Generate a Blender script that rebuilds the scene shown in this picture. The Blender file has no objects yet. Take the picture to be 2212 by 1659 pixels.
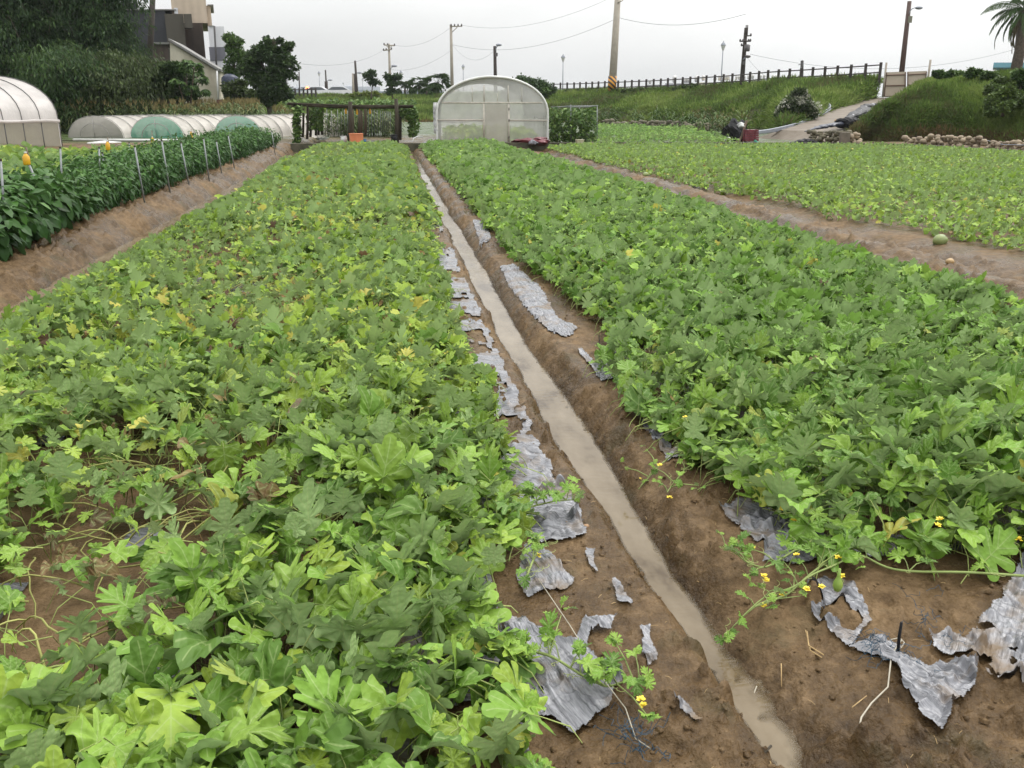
import bpy, math, random
import numpy as np
from mathutils import Vector

random.seed(7)
RNG = np.random.default_rng(7)
SC = bpy.context.scene
COL = SC.collection

# ------------------------------------------------------------------ camera
FPX, PCX, PCY, CAMH, HORIZON = 1950.0, 1106.0, 829.5, 1.6, 220.0      # reference picture measured 2212 x 1659
TH = math.atan((PCY - HORIZON) / FPX)
YAW = math.atan(0.1327)
HD = np.array([math.sin(YAW), math.cos(YAW)])
RT = np.array([math.cos(YAW), -math.sin(YAW)])
cd = bpy.data.cameras.new('camera')
cam = bpy.data.objects.new('camera', cd)
COL.objects.link(cam)
cam.location = (0, 0, CAMH)
cam.rotation_euler = (math.pi / 2 - TH, 0, -YAW)
cd.sensor_width = 36
cd.lens = FPX / 2212 * 36
cd.clip_start = 0.05
cd.clip_end = 6000
SC.camera = cam

# ------------------------------------------------------------------ world, sun, exposure
SUN_EL, SUN_AZ = math.radians(58), math.radians(50)       # veiled sun, ahead and to the right
w = bpy.data.worlds.new('World')
SC.world = w
w.use_nodes = True
nt = w.node_tree
nt.nodes.clear()
def N(tree, typ, **kw):
    n = tree.nodes.new(typ)
    for k, v in kw.items():
        setattr(n, k, v)
    return n
def L(tree, a, b):
    tree.links.new(a, b)
def setin(n, **kw):
    for k, v in kw.items():
        n.inputs[k.replace('_', ' ')].default_value = v
def math_node(t, op, a, b=None, c=None, clamp=False):
    n = N(t, 'ShaderNodeMath', operation=op)
    n.use_clamp = clamp
    for i, v in enumerate((a, b, c)):
        if v is None:
            continue
        if isinstance(v, (int, float)):
            n.inputs[i].default_value = v
        else:
            L(t, v, n.inputs[i])
    return n.outputs[0]
sky = N(nt, 'ShaderNodeTexSky', sky_type='NISHITA')
sky.sun_disc = False
sky.sun_elevation = SUN_EL
sky.sun_rotation = SUN_AZ
sky.dust_density = 6
sky.air_density = 1.5
bw = N(nt, 'ShaderNodeHueSaturation')
setin(bw, Saturation=0.25)
L(nt, sky.outputs[0], bw.inputs['Color'])
bg1 = N(nt, 'ShaderNodeBackground')
bg1.inputs[1].default_value = 0.05
L(nt, bw.outputs[0], bg1.inputs[0])
tc = N(nt, 'ShaderNodeTexCoord')
sep = N(nt, 'ShaderNodeSeparateXYZ')
L(nt, tc.outputs['Generated'], sep.inputs[0])
el = math_node(nt, 'MAXIMUM', sep.outputs[2], 0.0)
grad = math_node(nt, 'MULTIPLY_ADD', el, 2.0, 0.67)      # overcast sky: zenith about three times the horizon
# thinner cloud to the right
sunny = math_node(nt, 'MULTIPLY_ADD', sep.outputs[0], 0.28, 0.98)
cl = N(nt, 'ShaderNodeTexNoise')
mp = N(nt, 'ShaderNodeMapping')
mp.inputs['Scale'].default_value = (1.6, 1.6, 6.0)
L(nt, tc.outputs['Generated'], mp.inputs[0])
L(nt, mp.outputs[0], cl.inputs['Vector'])
setin(cl, Scale=1.7, Detail=4.0, Roughness=0.5)
cloud = math_node(nt, 'MULTIPLY_ADD', cl.outputs[0], 0.40, 0.79)
lum = math_node(nt, 'MULTIPLY', math_node(nt, 'MULTIPLY', grad, sunny), cloud)
bg2 = N(nt, 'ShaderNodeBackground')
bg2.inputs[0].default_value = (0.985, 1.0, 1.0, 1)
L(nt, lum, bg2.inputs[1])
add = N(nt, 'ShaderNodeAddShader')
L(nt, bg1.outputs[0], add.inputs[0])
L(nt, bg2.outputs[0], add.inputs[1])
wo = N(nt, 'ShaderNodeOutputWorld')
L(nt, add.outputs[0], wo.inputs[0])

sd_ = bpy.data.lights.new('sun', 'SUN')
sd_.energy = 1.1
sd_.angle = math.radians(25)
sd_.color = (1.0, 0.96, 0.9)
so = bpy.data.objects.new('sun', sd_)
COL.objects.link(so)
sdir = Vector((math.sin(SUN_AZ) * math.cos(SUN_EL), math.cos(SUN_AZ) * math.cos(SUN_EL), math.sin(SUN_EL)))
so.rotation_euler = (-sdir).to_track_quat('-Z', 'Y').to_euler()

SC.view_settings.view_transform = 'Standard'
SC.view_settings.look = 'None'
SC.view_settings.exposure = 0.0
SC.view_settings.gamma = 1.0
SC.cycles.use_denoising = True
SC.cycles.max_bounces = 7
SC.cycles.diffuse_bounces = 3
SC.cycles.glossy_bounces = 3
SC.cycles.transmission_bounces = 4
SC.cycles.transparent_max_bounces = 24

# ------------------------------------------------------------------ measuring helpers
def ray(px, py):
    u = (px - PCX) / FPX
    v = (PCY - py) / FPX
    fw = math.cos(TH) + v * math.sin(TH)
    dz = -math.sin(TH) + v * math.cos(TH)
    return u, fw, dz
def on_ground(px, py, z=0.0):
    u, fw, dz = ray(px, py)
    t = (z - CAMH) / dz
    p = RT * (u * t) + HD * (fw * t)
    return np.array([p[0], p[1], z])
def at(px, py, D):
    """the point D metres ahead of the viewer whose picture position is px, py"""
    u, fw, dz = ray(px, py)
    t = D / fw
    p = RT * (u * t) + HD * D
    return np.array([p[0], p[1], CAMH + dz * t])

# ------------------------------------------------------------------ noise
def _hash(ix, iy, seed):
    n = (ix.astype(np.int64) * 374761393 + iy.astype(np.int64) * 668265263 + seed * 974634777) & 0x7fffffff
    n = ((n ^ (n >> 13)) * 1274126177) & 0x7fffffff
    n = n ^ (n >> 16)
    return (n & 0xffff) / 65535.0
def vnoise(x, y, seed=0):
    x = np.asarray(x, float); y = np.asarray(y, float)
    ix = np.floor(x); iy = np.floor(y)
    fx = x - ix; fy = y - iy
    fx = fx * fx * (3 - 2 * fx); fy = fy * fy * (3 - 2 * fy)
    a = _hash(ix, iy, seed); b = _hash(ix + 1, iy, seed)
    c = _hash(ix, iy + 1, seed); d = _hash(ix + 1, iy + 1, seed)
    return (a * (1 - fx) + b * fx) * (1 - fy) + (c * (1 - fx) + d * fx) * fy
def fbm(x, y, seed=0, oct=4, gain=0.5):
    s = 0; a = 1; t = 0
    for k in range(oct):
        s = s + a * vnoise(np.asarray(x) * 2 ** k + 17.3 * k, np.asarray(y) * 2 ** k + 5.7 * k, seed + k)
        t += a; a *= gain
    return s / t
def sstep(x, a, b):
    t = np.clip((x - a) / (b - a), 0, 1)
    return t * t * (3 - 2 * t)

# ------------------------------------------------------------------ mesh helpers
class MB:
    def __init__(s):
        s.v = []; s.f = {}; s.n = 0; s.tint = []; s.luv = []
    def add(s, V, F, tint=None, luv=None):
        V = np.asarray(V, float).reshape(-1, 3)
        F = np.asarray(F, np.int64)
        if F.size:
            s.f.setdefault(F.shape[1], []).append(F + s.n)
        s.v.append(V); s.n += len(V)
        s.tint.append(np.broadcast_to(np.array([.5, .5, .5]) if tint is None else tint, (len(V), 3)))
        s.luv.append(np.zeros((len(V), 3)) if luv is None else luv)
        return s
    def box(s, c, size, rz=0, tint=None):
        sx, sy, sz = [d / 2 for d in size]
        V = np.array([[x, y, z] for x in (-sx, sx) for y in (-sy, sy) for z in (-sz, sz)], float)
        R = np.array([[math.cos(rz), -math.sin(rz), 0], [math.sin(rz), math.cos(rz), 0], [0, 0, 1]])
        return s.add(V @ R.T + np.asarray(c, float), [[0, 1, 3, 2], [4, 6, 7, 5], [0, 4, 5, 1], [2, 3, 7, 6], [0, 2, 6, 4], [1, 5, 7, 3]], tint)
    def hexa(s, P, tint=None):
        """eight corners: four below, four above, both going round"""
        return s.add(P, [[3, 2, 1, 0], [4, 5, 6, 7], [0, 1, 5, 4], [1, 2, 6, 5], [2, 3, 7, 6], [3, 0, 4, 7]], tint)
    def tube(s, pts, r, n=6, tint=None, cap=True):
        P = np.asarray(pts, float)
        m = len(P)
        r = np.broadcast_to(np.asarray(r, float), (m,))
        T = np.gradient(P, axis=0)
        T /= np.maximum(np.linalg.norm(T, axis=1), 1e-9)[:, None]
        up = np.array([0, 0, 1.0]) if abs(T[0, 2]) < .9 else np.array([1.0, 0, 0])
        a = np.cross(T, up); bad = np.linalg.norm(a, axis=1) < 1e-3
        a[bad] = np.cross(T[bad], np.array([0, 1.0, 0.1]))
        a /= np.linalg.norm(a, axis=1)[:, None]
        b = np.cross(a, T)
        an = np.arange(n) * 2 * math.pi / n
        V = P[:, None, :] + r[:, None, None] * (np.cos(an)[None, :, None] * a[:, None, :] + np.sin(an)[None, :, None] * b[:, None, :])
        i = np.arange(m - 1)[:, None] * n; j = np.arange(n)[None, :]; k = (j + 1) % n
        F = np.stack([i + j, i + k, i + n + k, i + n + j], -1).reshape(-1, 4)
        s.add(V.reshape(-1, 3), F, tint)
        if cap and n > 3:
            base = s.n - m * n
            s.f.setdefault(n, []).append(np.array([list(range(n - 1, -1, -1))]) + base)
            s.f.setdefault(n, []).append(np.array([list(range(n))]) + base + (m - 1) * n)
        return s
    def lathe(s, c, prof, n=12, tint=None, ax=None):
        """prof: list of (radius, height)"""
        return s.tube_prof(c, prof, n, tint)
    def tube_prof(s, c, prof, n, tint):
        an = np.arange(n) * 2 * math.pi / n + (math.pi / 4 + .13 if n == 4 else 0)
        pr = np.array(prof, float)
        V = np.stack([pr[:, 0:1] * np.cos(an), pr[:, 0:1] * np.sin(an), np.repeat(pr[:, 1:2], n, 1)], -1) + np.asarray(c, float)
        m = len(pr)
        i = np.arange(m - 1)[:, None] * n; j = np.arange(n)[None, :]; k = (j + 1) % n
        F = np.stack([i + j, i + k, i + n + k, i + n + j], -1).reshape(-1, 4)
        s.add(V.reshape(-1, 3), F, tint)
        base = s.n - m * n
        s.f.setdefault(n, []).append(np.array([list(range(n - 1, -1, -1))]) + base)
        s.f.setdefault(n, []).append(np.array([list(range(n))]) + base + (m - 1) * n)
        return s
    def blob(s, c, r, seed=0, rough=.15, nu=10, nv=7, tint=None, rz=0):
        u = np.arange(nu) * 2 * math.pi / nu; v = np.linspace(0.02, math.pi - .02, nv)
        U, Vv = np.meshgrid(u, v)
        d = np.stack([np.sin(Vv) * np.cos(U), np.sin(Vv) * np.sin(U), np.cos(Vv)], -1)
        k = 1 + rough * (vnoise(d[..., 0] * 1.7 + seed * 3.1, d[..., 1] * 1.7 + d[..., 2] * 2.3 + seed, seed) - .5) * 2
        P = d * k[..., None] * np.asarray(r, float)
        R = np.array([[math.cos(rz), -math.sin(rz), 0], [math.sin(rz), math.cos(rz), 0], [0, 0, 1]])
        P = P @ R.T + np.asarray(c, float)
        i = np.arange(nv - 1)[:, None] * nu; j = np.arange(nu)[None, :]; kk = (j + 1) % nu
        F = np.stack([i + j, i + nu + j, i + nu + kk, i + kk], -1).reshape(-1, 4)
        return s.add(P.reshape(-1, 3), F, tint)
    def build(s, name, material, parent=None, smooth=False, attrs=True):
        V = np.concatenate(s.v) if s.v else np.zeros((0, 3))
        me = bpy.data.meshes.new(name)
        me.vertices.add(len(V))
        me.vertices.foreach_set('co', V.astype(np.float32).ravel())
        loops, starts, pos = [], [], 0
        for k, fl in s.f.items():
            F = np.concatenate(fl)
            loops.append(F.ravel())
            starts.append(pos + np.arange(len(F)) * k)
            pos += F.size
        lo = np.concatenate(loops); st = np.concatenate(starts)
        me.loops.add(len(lo)); me.polygons.add(len(st))
        me.loops.foreach_set('vertex_index', lo.astype(np.int32))
        me.polygons.foreach_set('loop_start', st.astype(np.int32))
        me.polygons.foreach_set('use_smooth', np.full(len(st), bool(smooth)))
        if attrs:
            t = np.concatenate(s.tint)
            a = me.attributes.new('tint', 'FLOAT_COLOR', 'POINT')
            a.data.foreach_set('color', np.concatenate([t, np.ones((len(t), 1))], 1).astype(np.float32).ravel())
            a = me.attributes.new('luv', 'FLOAT_VECTOR', 'POINT')
            a.data.foreach_set('vector', np.concatenate(s.luv).astype(np.float32).ravel())
        me.update(calc_edges=True)
        if material is not None:
            me.materials.append(material)
        o = bpy.data.objects.new(name, me)
        COL.objects.link(o)
        if parent is not None:
            o.parent = parent
            o.matrix_parent_inverse.identity()
            # meshes are drawn in world coordinates: bring them into the parent's own frame
            l = np.array(parent_world(parent))
            if np.any(l):
                me.vertices.foreach_set('co', (V - l).astype(np.float32).ravel())
                me.update()
        return o
def parent_world(o):
    p = Vector((0, 0, 0))
    while o is not None:
        p = p + o.location
        o = o.parent
    return p
def tag(o, label=None, cat=None, group=None, kind=None):
    for k, v in (('label', label), ('category', cat), ('group', group), ('kind', kind)):
        if v:
            o[k] = v
    return o
def thing(name, loc, label, cat, group=None):
    o = bpy.data.objects.new(name, None)
    o.empty_display_size = .2
    o.location = Vector([float(x) for x in loc])
    COL.objects.link(o)
    return tag(o, label, cat, group)
def copy_tree(o, parent=None):
    c = o.copy(); COL.objects.link(c); c.parent = parent
    for ch in list(o.children):
        copy_tree(ch, c)
    return c

# ------------------------------------------------------------------ materials
def new_mat(name):
    m = bpy.data.materials.new(name); m.use_nodes = True
    t = m.node_tree
    return m, t, t.nodes['Principled BSDF'], t.nodes['Material Output']
def ramp(t, fac, stops):
    r = N(t, 'ShaderNodeValToRGB')
    while len(r.color_ramp.elements) < len(stops):
        r.color_ramp.elements.new(0.5)
    for e, (p, c) in zip(r.color_ramp.elements, stops):
        e.position = p; e.color = (*c, 1)
    L(t, fac, r.inputs[0])
    return r.outputs[0]
def noise_out(t, scale, detail=4, rough=.55, vec=None, stretch=None, coord='Object'):
    tcn = N(t, 'ShaderNodeTexCoord')
    v = tcn.outputs[coord] if vec is None else vec
    if stretch:
        m = N(t, 'ShaderNodeMapping'); m.inputs['Scale'].default_value = stretch
        L(t, v, m.inputs[0]); v = m.outputs[0]
    n = N(t, 'ShaderNodeTexNoise'); setin(n, Scale=scale, Detail=detail, Roughness=rough)
    L(t, v, n.inputs['Vector'])
    return n.outputs[0]
def bump(t, p, height, strength=.4, dist=.02):
    b = N(t, 'ShaderNodeBump'); setin(b, Strength=strength, Distance=dist)
    L(t, height, b.inputs['Height']); L(t, b.outputs[0], p.inputs['Normal'])
    return b
def simple(name, c1, c2=None, scale=3.0, rough=.7, metal=0.0, bs=.25, bd=.02, stretch=None, spec=.4, lo=.3, hi=.7):
    m, t, p, o = new_mat(name)
    setin(p, Roughness=rough, Metallic=metal)
    p.inputs['Specular IOR Level'].default_value = spec
    n = noise_out(t, scale, 6, .6, stretch=stretch)
    if c2 is None:
        c2 = tuple(x * .75 for x in c1)
    L(t, ramp(t, n, [(lo, c2), (hi, c1)]), p.inputs['Base Color'])
    if bs:
        bump(t, p, n, bs, bd)
    return m
def leaf_mat(name, veins=False, transl=.3, rough=.45, under=(.20, .26, .13), undermix=.4, vary=.25, nscale=30, spec=.16):
    m, t, p, o = new_mat(name)
    at_ = N(t, 'ShaderNodeAttribute'); at_.attribute_name = 'tint'
    nz = noise_out(t, nscale, 3, .6)
    v = math_node(t, 'MULTIPLY_ADD', nz, vary * 2, 1 - vary)
    mul = N(t, 'ShaderNodeVectorMath', operation='SCALE')
    L(t, at_.outputs['Color'], mul.inputs[0]); L(t, v, mul.inputs['Scale'])
    colr = mul.outputs[0]
    def mix(f, a, b):
        n = N(t, 'ShaderNodeMix', data_type='RGBA')
        for sock, val in ((n.inputs[0], f), (n.inputs[6], a), (n.inputs[7], b)):
            if isinstance(val, tuple): sock.default_value = (*val, 1)
            elif isinstance(val, (int, float)): sock.default_value = val
            else: L(t, val, sock)
        return n.outputs[2]
    if veins:
        lu = N(t, 'ShaderNodeAttribute'); lu.attribute_name = 'luv'
        ab = N(t, 'ShaderNodeVectorMath', operation='ABSOLUTE'); L(t, lu.outputs['Vector'], ab.inputs[0])
        best = None
        for A, B in VEINS:
            A = np.array([*A, 0.]); B = np.array([*B, 0.]); d = B - A; l2 = float(d @ d)
            s1 = N(t, 'ShaderNodeVectorMath', operation='SUBTRACT'); L(t, ab.outputs[0], s1.inputs[0]); s1.inputs[1].default_value = A
            dt = N(t, 'ShaderNodeVectorMath', operation='DOT_PRODUCT'); L(t, s1.outputs[0], dt.inputs[0]); dt.inputs[1].default_value = d / l2
            h = math_node(t, 'ADD', dt.outputs['Value'], 0.0, clamp=True)
            sc = N(t, 'ShaderNodeVectorMath', operation='SCALE'); sc.inputs[0].default_value = d; L(t, h, sc.inputs['Scale'])
            s2 = N(t, 'ShaderNodeVectorMath', operation='SUBTRACT'); L(t, s1.outputs[0], s2.inputs[0]); L(t, sc.outputs[0], s2.inputs[1])
            ln = N(t, 'ShaderNodeVectorMath', operation='LENGTH'); L(t, s2.outputs[0], ln.inputs[0])
            best = ln.outputs['Value'] if best is None else math_node(t, 'MINIMUM', best, ln.outputs['Value'])
        vm = N(t, 'ShaderNodeMapRange'); L(t, best, vm.inputs[0])
        vm.inputs[1].default_value = 0.002; vm.inputs[2].default_value = 0.013; vm.inputs[3].default_value = 1; vm.inputs[4].default_value = 0
        halo = N(t, 'ShaderNodeMapRange'); L(t, best, halo.inputs[0])
        halo.inputs[1].default_value = 0.0; halo.inputs[2].default_value = 0.09; halo.inputs[3].default_value = .2; halo.inputs[4].default_value = 0
        colr = mix(halo.outputs[0], colr, (.21, .32, .10))
        wv = N(t, 'ShaderNodeTexVoronoi'); setin(wv, Scale=11.0); L(t, lu.outputs['Vector'], wv.inputs['Vector'])
        hh = math_node(t, 'MULTIPLY_ADD', wv.outputs[0], .6, math_node(t, 'MULTIPLY', best, -2.0))
        bump(t, p, hh, .4, .012)
    geo = N(t, 'ShaderNodeNewGeometry')
    fac = math_node(t, 'MULTIPLY', geo.outputs['Backfacing'], undermix)
    colr = mix(fac, colr, under)
    if veins:
        colr = mix(math_node(t, 'MULTIPLY', vm.outputs[0], math_node(t, 'MULTIPLY_ADD', geo.outputs['Backfacing'], .4, .38)), colr, (.36, .43, .19))
        colr = mix(math_node(t, 'MULTIPLY', geo.outputs['Backfacing'], math_node(t, 'MULTIPLY', math_node(t, 'SUBTRACT', wv.outputs[0], .25, clamp=True), .5)), colr, (.20, .30, .10))
    L(t, colr, p.inputs['Base Color'])
    setin(p, Roughness=rough); p.inputs['Specular IOR Level'].default_value = spec
    tr = N(t, 'ShaderNodeBsdfTranslucent'); L(t, colr, tr.inputs[0])
    ms = N(t, 'ShaderNodeMixShader'); ms.inputs[0].default_value = transl
    L(t, p.outputs[0], ms.inputs[1]); L(t, tr.outputs[0], ms.inputs[2]); L(t, ms.outputs[0], o.inputs[0])
    return m
def film_mat(name, colr, alpha=.5, rough=.4, vary=True):
    m, t, p, o = new_mat(name)
    setin(p, Roughness=rough)
    n = noise_out(t, 1.4, 5, .6)
    bump(t, p, noise_out(t, 5, 5, .6, stretch=(1, 1, .3)), .5, .05)
    L(t, ramp(t, n, [(.3, tuple(x * .78 for x in colr)), (.65, colr)]), p.inputs['Base Color'])
    tr = N(t, 'ShaderNodeBsdfTranslucent'); tr.inputs[0].default_value = (*colr, 1)
    m1 = N(t, 'ShaderNodeMixShader'); m1.inputs[0].default_value = .45
    L(t, p.outputs[0], m1.inputs[1]); L(t, tr.outputs[0], m1.inputs[2])
    tp = N(t, 'ShaderNodeBsdfTransparent')
    m2 = N(t, 'ShaderNodeMixShader')
    L(t, math_node(t, 'MULTIPLY_ADD', n, .3, alpha - .15, clamp=True), m2.inputs[0])
    L(t, tp.outputs[0], m2.inputs[1]); L(t, m1.outputs[0], m2.inputs[2]); L(t, m2.outputs[0], o.inputs[0])
    return m

# ------------------------------------------------------------------ ground
WATER = -0.10
def xl(T):  return .745 + .24 * np.exp(-(T - 1.5) / 2.2) + .045 * (fbm(T * .9, T * 0 + 3, 5, 3) - .5) * 2 + .02
def xr(T):
    b = np.interp(T, [1.3, 1.9, 2.2, 2.9, 3.5, 4.4, 5.5, 7, 14, 34], [1.06, 1.03, 1.01, .975, 1.01, 1.01, .98, .945, .93, .88])
    return b + .045 * (fbm(T * 1.1, T * 0 + 9, 8, 3) - .5) * 2
def ground_h(X, T):
    X = np.asarray(X, float); T = np.asarray(T, float)
    l, r = xl(T), xr(T)
    z = np.zeros(np.broadcast(X, T).shape)
    end = 1 - sstep(T, 2.35, 2.75)                       # in front of the right bed
    rw = .26 + .10 * end
    top = 0.015 - .05 * end
    left = sstep(X, l - .09, l + .07)
    right = 1 - sstep(X, r - .4 * rw, r + .6 * rw)
    inch = np.minimum(left, right)
    z = z - inch * .172 * (1 - sstep(T, 33, 33.6))
    z = z + np.where(X > r, top * sstep(X, r - .2 * rw, r + .6 * rw), 0)
    # left furrow and bank
    f = sstep(X, -3.42, -3.24) * (1 - sstep(X, -2.95, -2.72))
    z = z - .13 * f
    z = z + .15 * (1 - sstep(X, -3.76 + .1 * (fbm(T, T * 0, 3) - .5), -3.3)) * sstep(X, -60, -30)
    # right furrow
    fr = sstep(X, 4.75, 5.2) * (1 - sstep(X, 5.9, 6.5))
    z = z - .10 * fr + .07 * sstep(X, 5.5, 5.65) * (1 - sstep(X, 5.85, 6.0))
    # lumps
    near = 1 - sstep(T, 30, 34)
    mud = np.clip(inch * 1.5 + end * sstep(X, r, r + .2) + fr + sstep(X, -4.0, -3.8) * (1 - sstep(X, -3.0, -2.85)) + .22 + sstep(X, .45, .6) * (1 - sstep(X, 1.5, 1.7)) * .5, 0, 1)
    bottom = inch * sstep(-(z), .085, .13)
    mud = mud * (1 - .65 * bottom) * near
    shore = np.exp(-((z + .10) / .022) ** 2)
    lump = (fbm(X * 7, T * 7, 21, 4) - .5) * .06 + (fbm(X * 38, T * 38, 31, 3) - .5) * .022 * (1 - .8 * shore)
    ridg = np.abs(fbm(X * 5 + 2, T * 5, 41, 4) - .5)
    crack = -np.exp(-(ridg / .018) ** 2) * .012
    clod = np.maximum(fbm(X * 22, T * 22, 51, 2) - .57, 0) * .20 * (1 - shore) * sstep(fbm(X * 2.3, T * 2.3, 55, 3), .4, .62)
    bank = sstep(X, -4.0, -3.7) * (1 - sstep(X, -3.35, -3.2)) * near
    z = z + bank * ((fbm(X * 3.5, T * 2.2, 71, 4) - .5) * .13 + np.maximum(fbm(X * 13, T * 11, 72, 2) - .58, 0) * .22)
    rut = fr * near * (fbm(X * 4, T * 1.6, 73, 3) - .5) * .10
    z = z + mud * (lump + crack + clod) + rut
    return z
def mud_material():
    m, t, p, o = new_mat('wet_mud')
    n1 = noise_out(t, .9, 5, .6); n2 = noise_out(t, 14, 6, .65); n3 = noise_out(t, 90, 4, .6)
    mixn = math_node(t, 'ADD', math_node(t, 'MULTIPLY', n1, .52), math_node(t, 'ADD', math_node(t, 'MULTIPLY', n2, .35), math_node(t, 'MULTIPLY', n3, .13)))
    c = ramp(t, mixn, [(.37, (.040, .024, .011)), (.49, (.092, .057, .026)), (.59, (.172, .112, .057))])
    gz = N(t, 'ShaderNodeSeparateXYZ'); gp_ = N(t, 'ShaderNodeTexCoord'); L(t, gp_.outputs['Object'], gz.inputs[0])
    wet = N(t, 'ShaderNodeMapRange'); L(t, math_node(t, 'ADD', gz.outputs[2], math_node(t, 'MULTIPLY', n2, .04)), wet.inputs[0])
    wet.inputs[1].default_value = -.085; wet.inputs[2].default_value = -.035; wet.inputs[3].default_value = .62; wet.inputs[4].default_value = 1.0
    wv = N(t, 'ShaderNodeVectorMath', operation='SCALE'); L(t, c, wv.inputs[0]); L(t, wet.outputs[0], wv.inputs['Scale']); c = wv.outputs[0]
    # faint algae
    n4 = noise_out(t, 3.1, 5, .6)
    alg = N(t, 'ShaderNodeMix', data_type='RGBA')
    L(t, math_node(t, 'MULTIPLY', math_node(t, 'SUBTRACT', n4, .56, clamp=True), 4.0, clamp=True), alg.inputs[0])
    L(t, c, alg.inputs[6]); alg.inputs[7].default_value = (.062, .055, .026, 1)
    # turf beyond the plots
    a = N(t, 'ShaderNodeAttribute'); a.attribute_name = 'tint'
    s = N(t, 'ShaderNodeSeparateColor'); L(t, a.outputs['Color'], s.inputs[0])
    gr = ramp(t, n2, [(.35, (.035, .05, .018)), (.65, (.07, .1, .03))])
    tm = N(t, 'ShaderNodeMix', data_type='RGBA'); L(t, s.outputs[0], tm.inputs[0]); L(t, alg.outputs[2], tm.inputs[6]); L(t, gr, tm.inputs[7])
    L(t, tm.outputs[2], p.inputs['Base Color'])
    L(t, ramp(t, n1, [(.43, (.20,) * 3), (.58, (.65,) * 3)]), p.inputs['Roughness'])
    p.inputs['Specular IOR Level'].default_value = .14
    vor = N(t, 'ShaderNodeTexVoronoi'); setin(vor, Scale=46.0); L(t, N(t, 'ShaderNodeTexCoord').outputs['Object'], vor.inputs['Vector'])
    hh = math_node(t, 'ADD', math_node(t, 'ADD', n2, math_node(t, 'MULTIPLY', n3, .6)), math_node(t, 'MULTIPLY', vor.outputs[0], -.35))
    bump(t, p, hh, .65, .02)
    return m
def grid_lines(segs):
    out = [segs[0][0]]
    for a, b, step in segs:
        n = max(1, int(round((b - a) / step)))
        out += list(np.linspace(a, b, n + 1)[1:])
    return np.array(out)
def sheet(name, xs, ys, zf, mat, tintf=None, keep=None, smooth=True, parent=None, ab=None):
    X, Y = np.meshgrid(xs, ys)
    Z = zf(X, Y)
    nx, ny = len(xs), len(ys)
    i = np.arange(ny - 1)[:, None] * nx; j = np.arange(nx - 1)[None, :]
    F = np.stack([i + j, i + j + 1, i + nx + j + 1, i + nx + j], -1).reshape(-1, 4)
    V = np.stack([X, Y, Z], -1).reshape(-1, 3)
    tint = None if tintf is None else tintf(X, Y).reshape(-1, 1) * np.ones((1, 3))
    luv = None
    if ab is not None:
        luv = np.stack([X * ab[0] + Y * ab[1], -X * ab[1] + Y * ab[0], np.zeros_like(X)], -1).reshape(-1, 3)
    if keep is not None:
        k = keep(X, Y).ravel()
        ok = k[F].all(1); F = F[ok]
        used = np.zeros(len(V), bool); used[F.ravel()] = True
        idx = np.cumsum(used) - 1
        V = V[used]; F = idx[F]
        if tint is not None: tint = tint[used]
        if luv is not None: luv = luv[used]
    return MB().add(V, F, tint, luv).build(name, mat, parent, smooth)
def geo(a, b, k, mn):
    out = [a]
    while out[-1] < b:
        out.append(out[-1] + max(mn, k * out[-1]))
    return out
GX = grid_lines([(-900, -300, 150), (-300, -40, 20), (-40, -12, 2), (-12, -4.2, .3), (-4.2, -2.8, .028), (-2.8, .3, .1), (.3, 2.5, .0115),
                 (2.5, 4.9, .1), (4.9, 6.7, .035), (6.7, 24, .4), (24, 60, 3), (60, 300, 20), (300, 900, 150)])
GY = np.array([-60, -20, -6, -2, 0, .6] + geo(.9, 36, .0056, .0115) + list(np.arange(37, 140, 3)) + list(np.arange(145, 400, 25)) + [500, 700, 900, 1100])
MUD = mud_material()
g = sheet('ground', GX, GY, ground_h, MUD, lambda X, Y: np.clip(sstep(Y, 35, 38) * (1 - .8 * sstep(X, -6, -3) * (1 - sstep(X, 6, 7)) * (1 - sstep(Y, 44, 48))) + (1 - sstep(X, -16, -14)), 0, 1))
tag(g, 'wet brown mud ground with furrows between the melon beds', 'ground', kind='structure')

# muddy water lying in the furrows
def water_material():
    m, t, p, o = new_mat('muddy_water')
    n = noise_out(t, 1.3, 3, .5)
    n2 = noise_out(t, 5.0, 4, .6, stretch=(1, .45, 1))
    L(t, ramp(t, n2, [(.32, (.060, .037, .013)), (.42, (.120, .088, .048)), (.62, (.170, .132, .082)), (.8, (.20, .16, .105))]), p.inputs['Base Color'])
    setin(p, Roughness=.06, IOR=1.33)
    p.inputs['Specular IOR Level'].default_value = .5
    rp = noise_out(t, 20, 3, .5, stretch=(.55, 1.6, 1)); rm = noise_out(t, .55, 2, .5)
    bump(t, p, math_node(t, 'MULTIPLY', rp, math_node(t, 'MULTIPLY', math_node(t, 'SUBTRACT', rm, .38, clamp=True), 6.0, clamp=True)), .13, .03)
    L(t, ramp(t, n2, [(.35, (.02,) * 3), (.7, (.12,) * 3)]), p.inputs['Roughness'])
    # the water is cloudy: the bed shows through where it is shallow
    dp = N(t, 'ShaderNodeAttribute'); dp.attribute_name = 'tint'
    sp_ = N(t, 'ShaderNodeSeparateColor'); L(t, dp.outputs['Color'], sp_.inputs[0])
    al = math_node(t, 'ADD', math_node(t, 'MULTIPLY', sp_.outputs[0], 42.0), math_node(t, 'MULTIPLY_ADD', n2, .5, -.12), clamp=True)
    L(t, al, p.inputs['Alpha'])
    return m
WAT = water_material()
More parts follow.
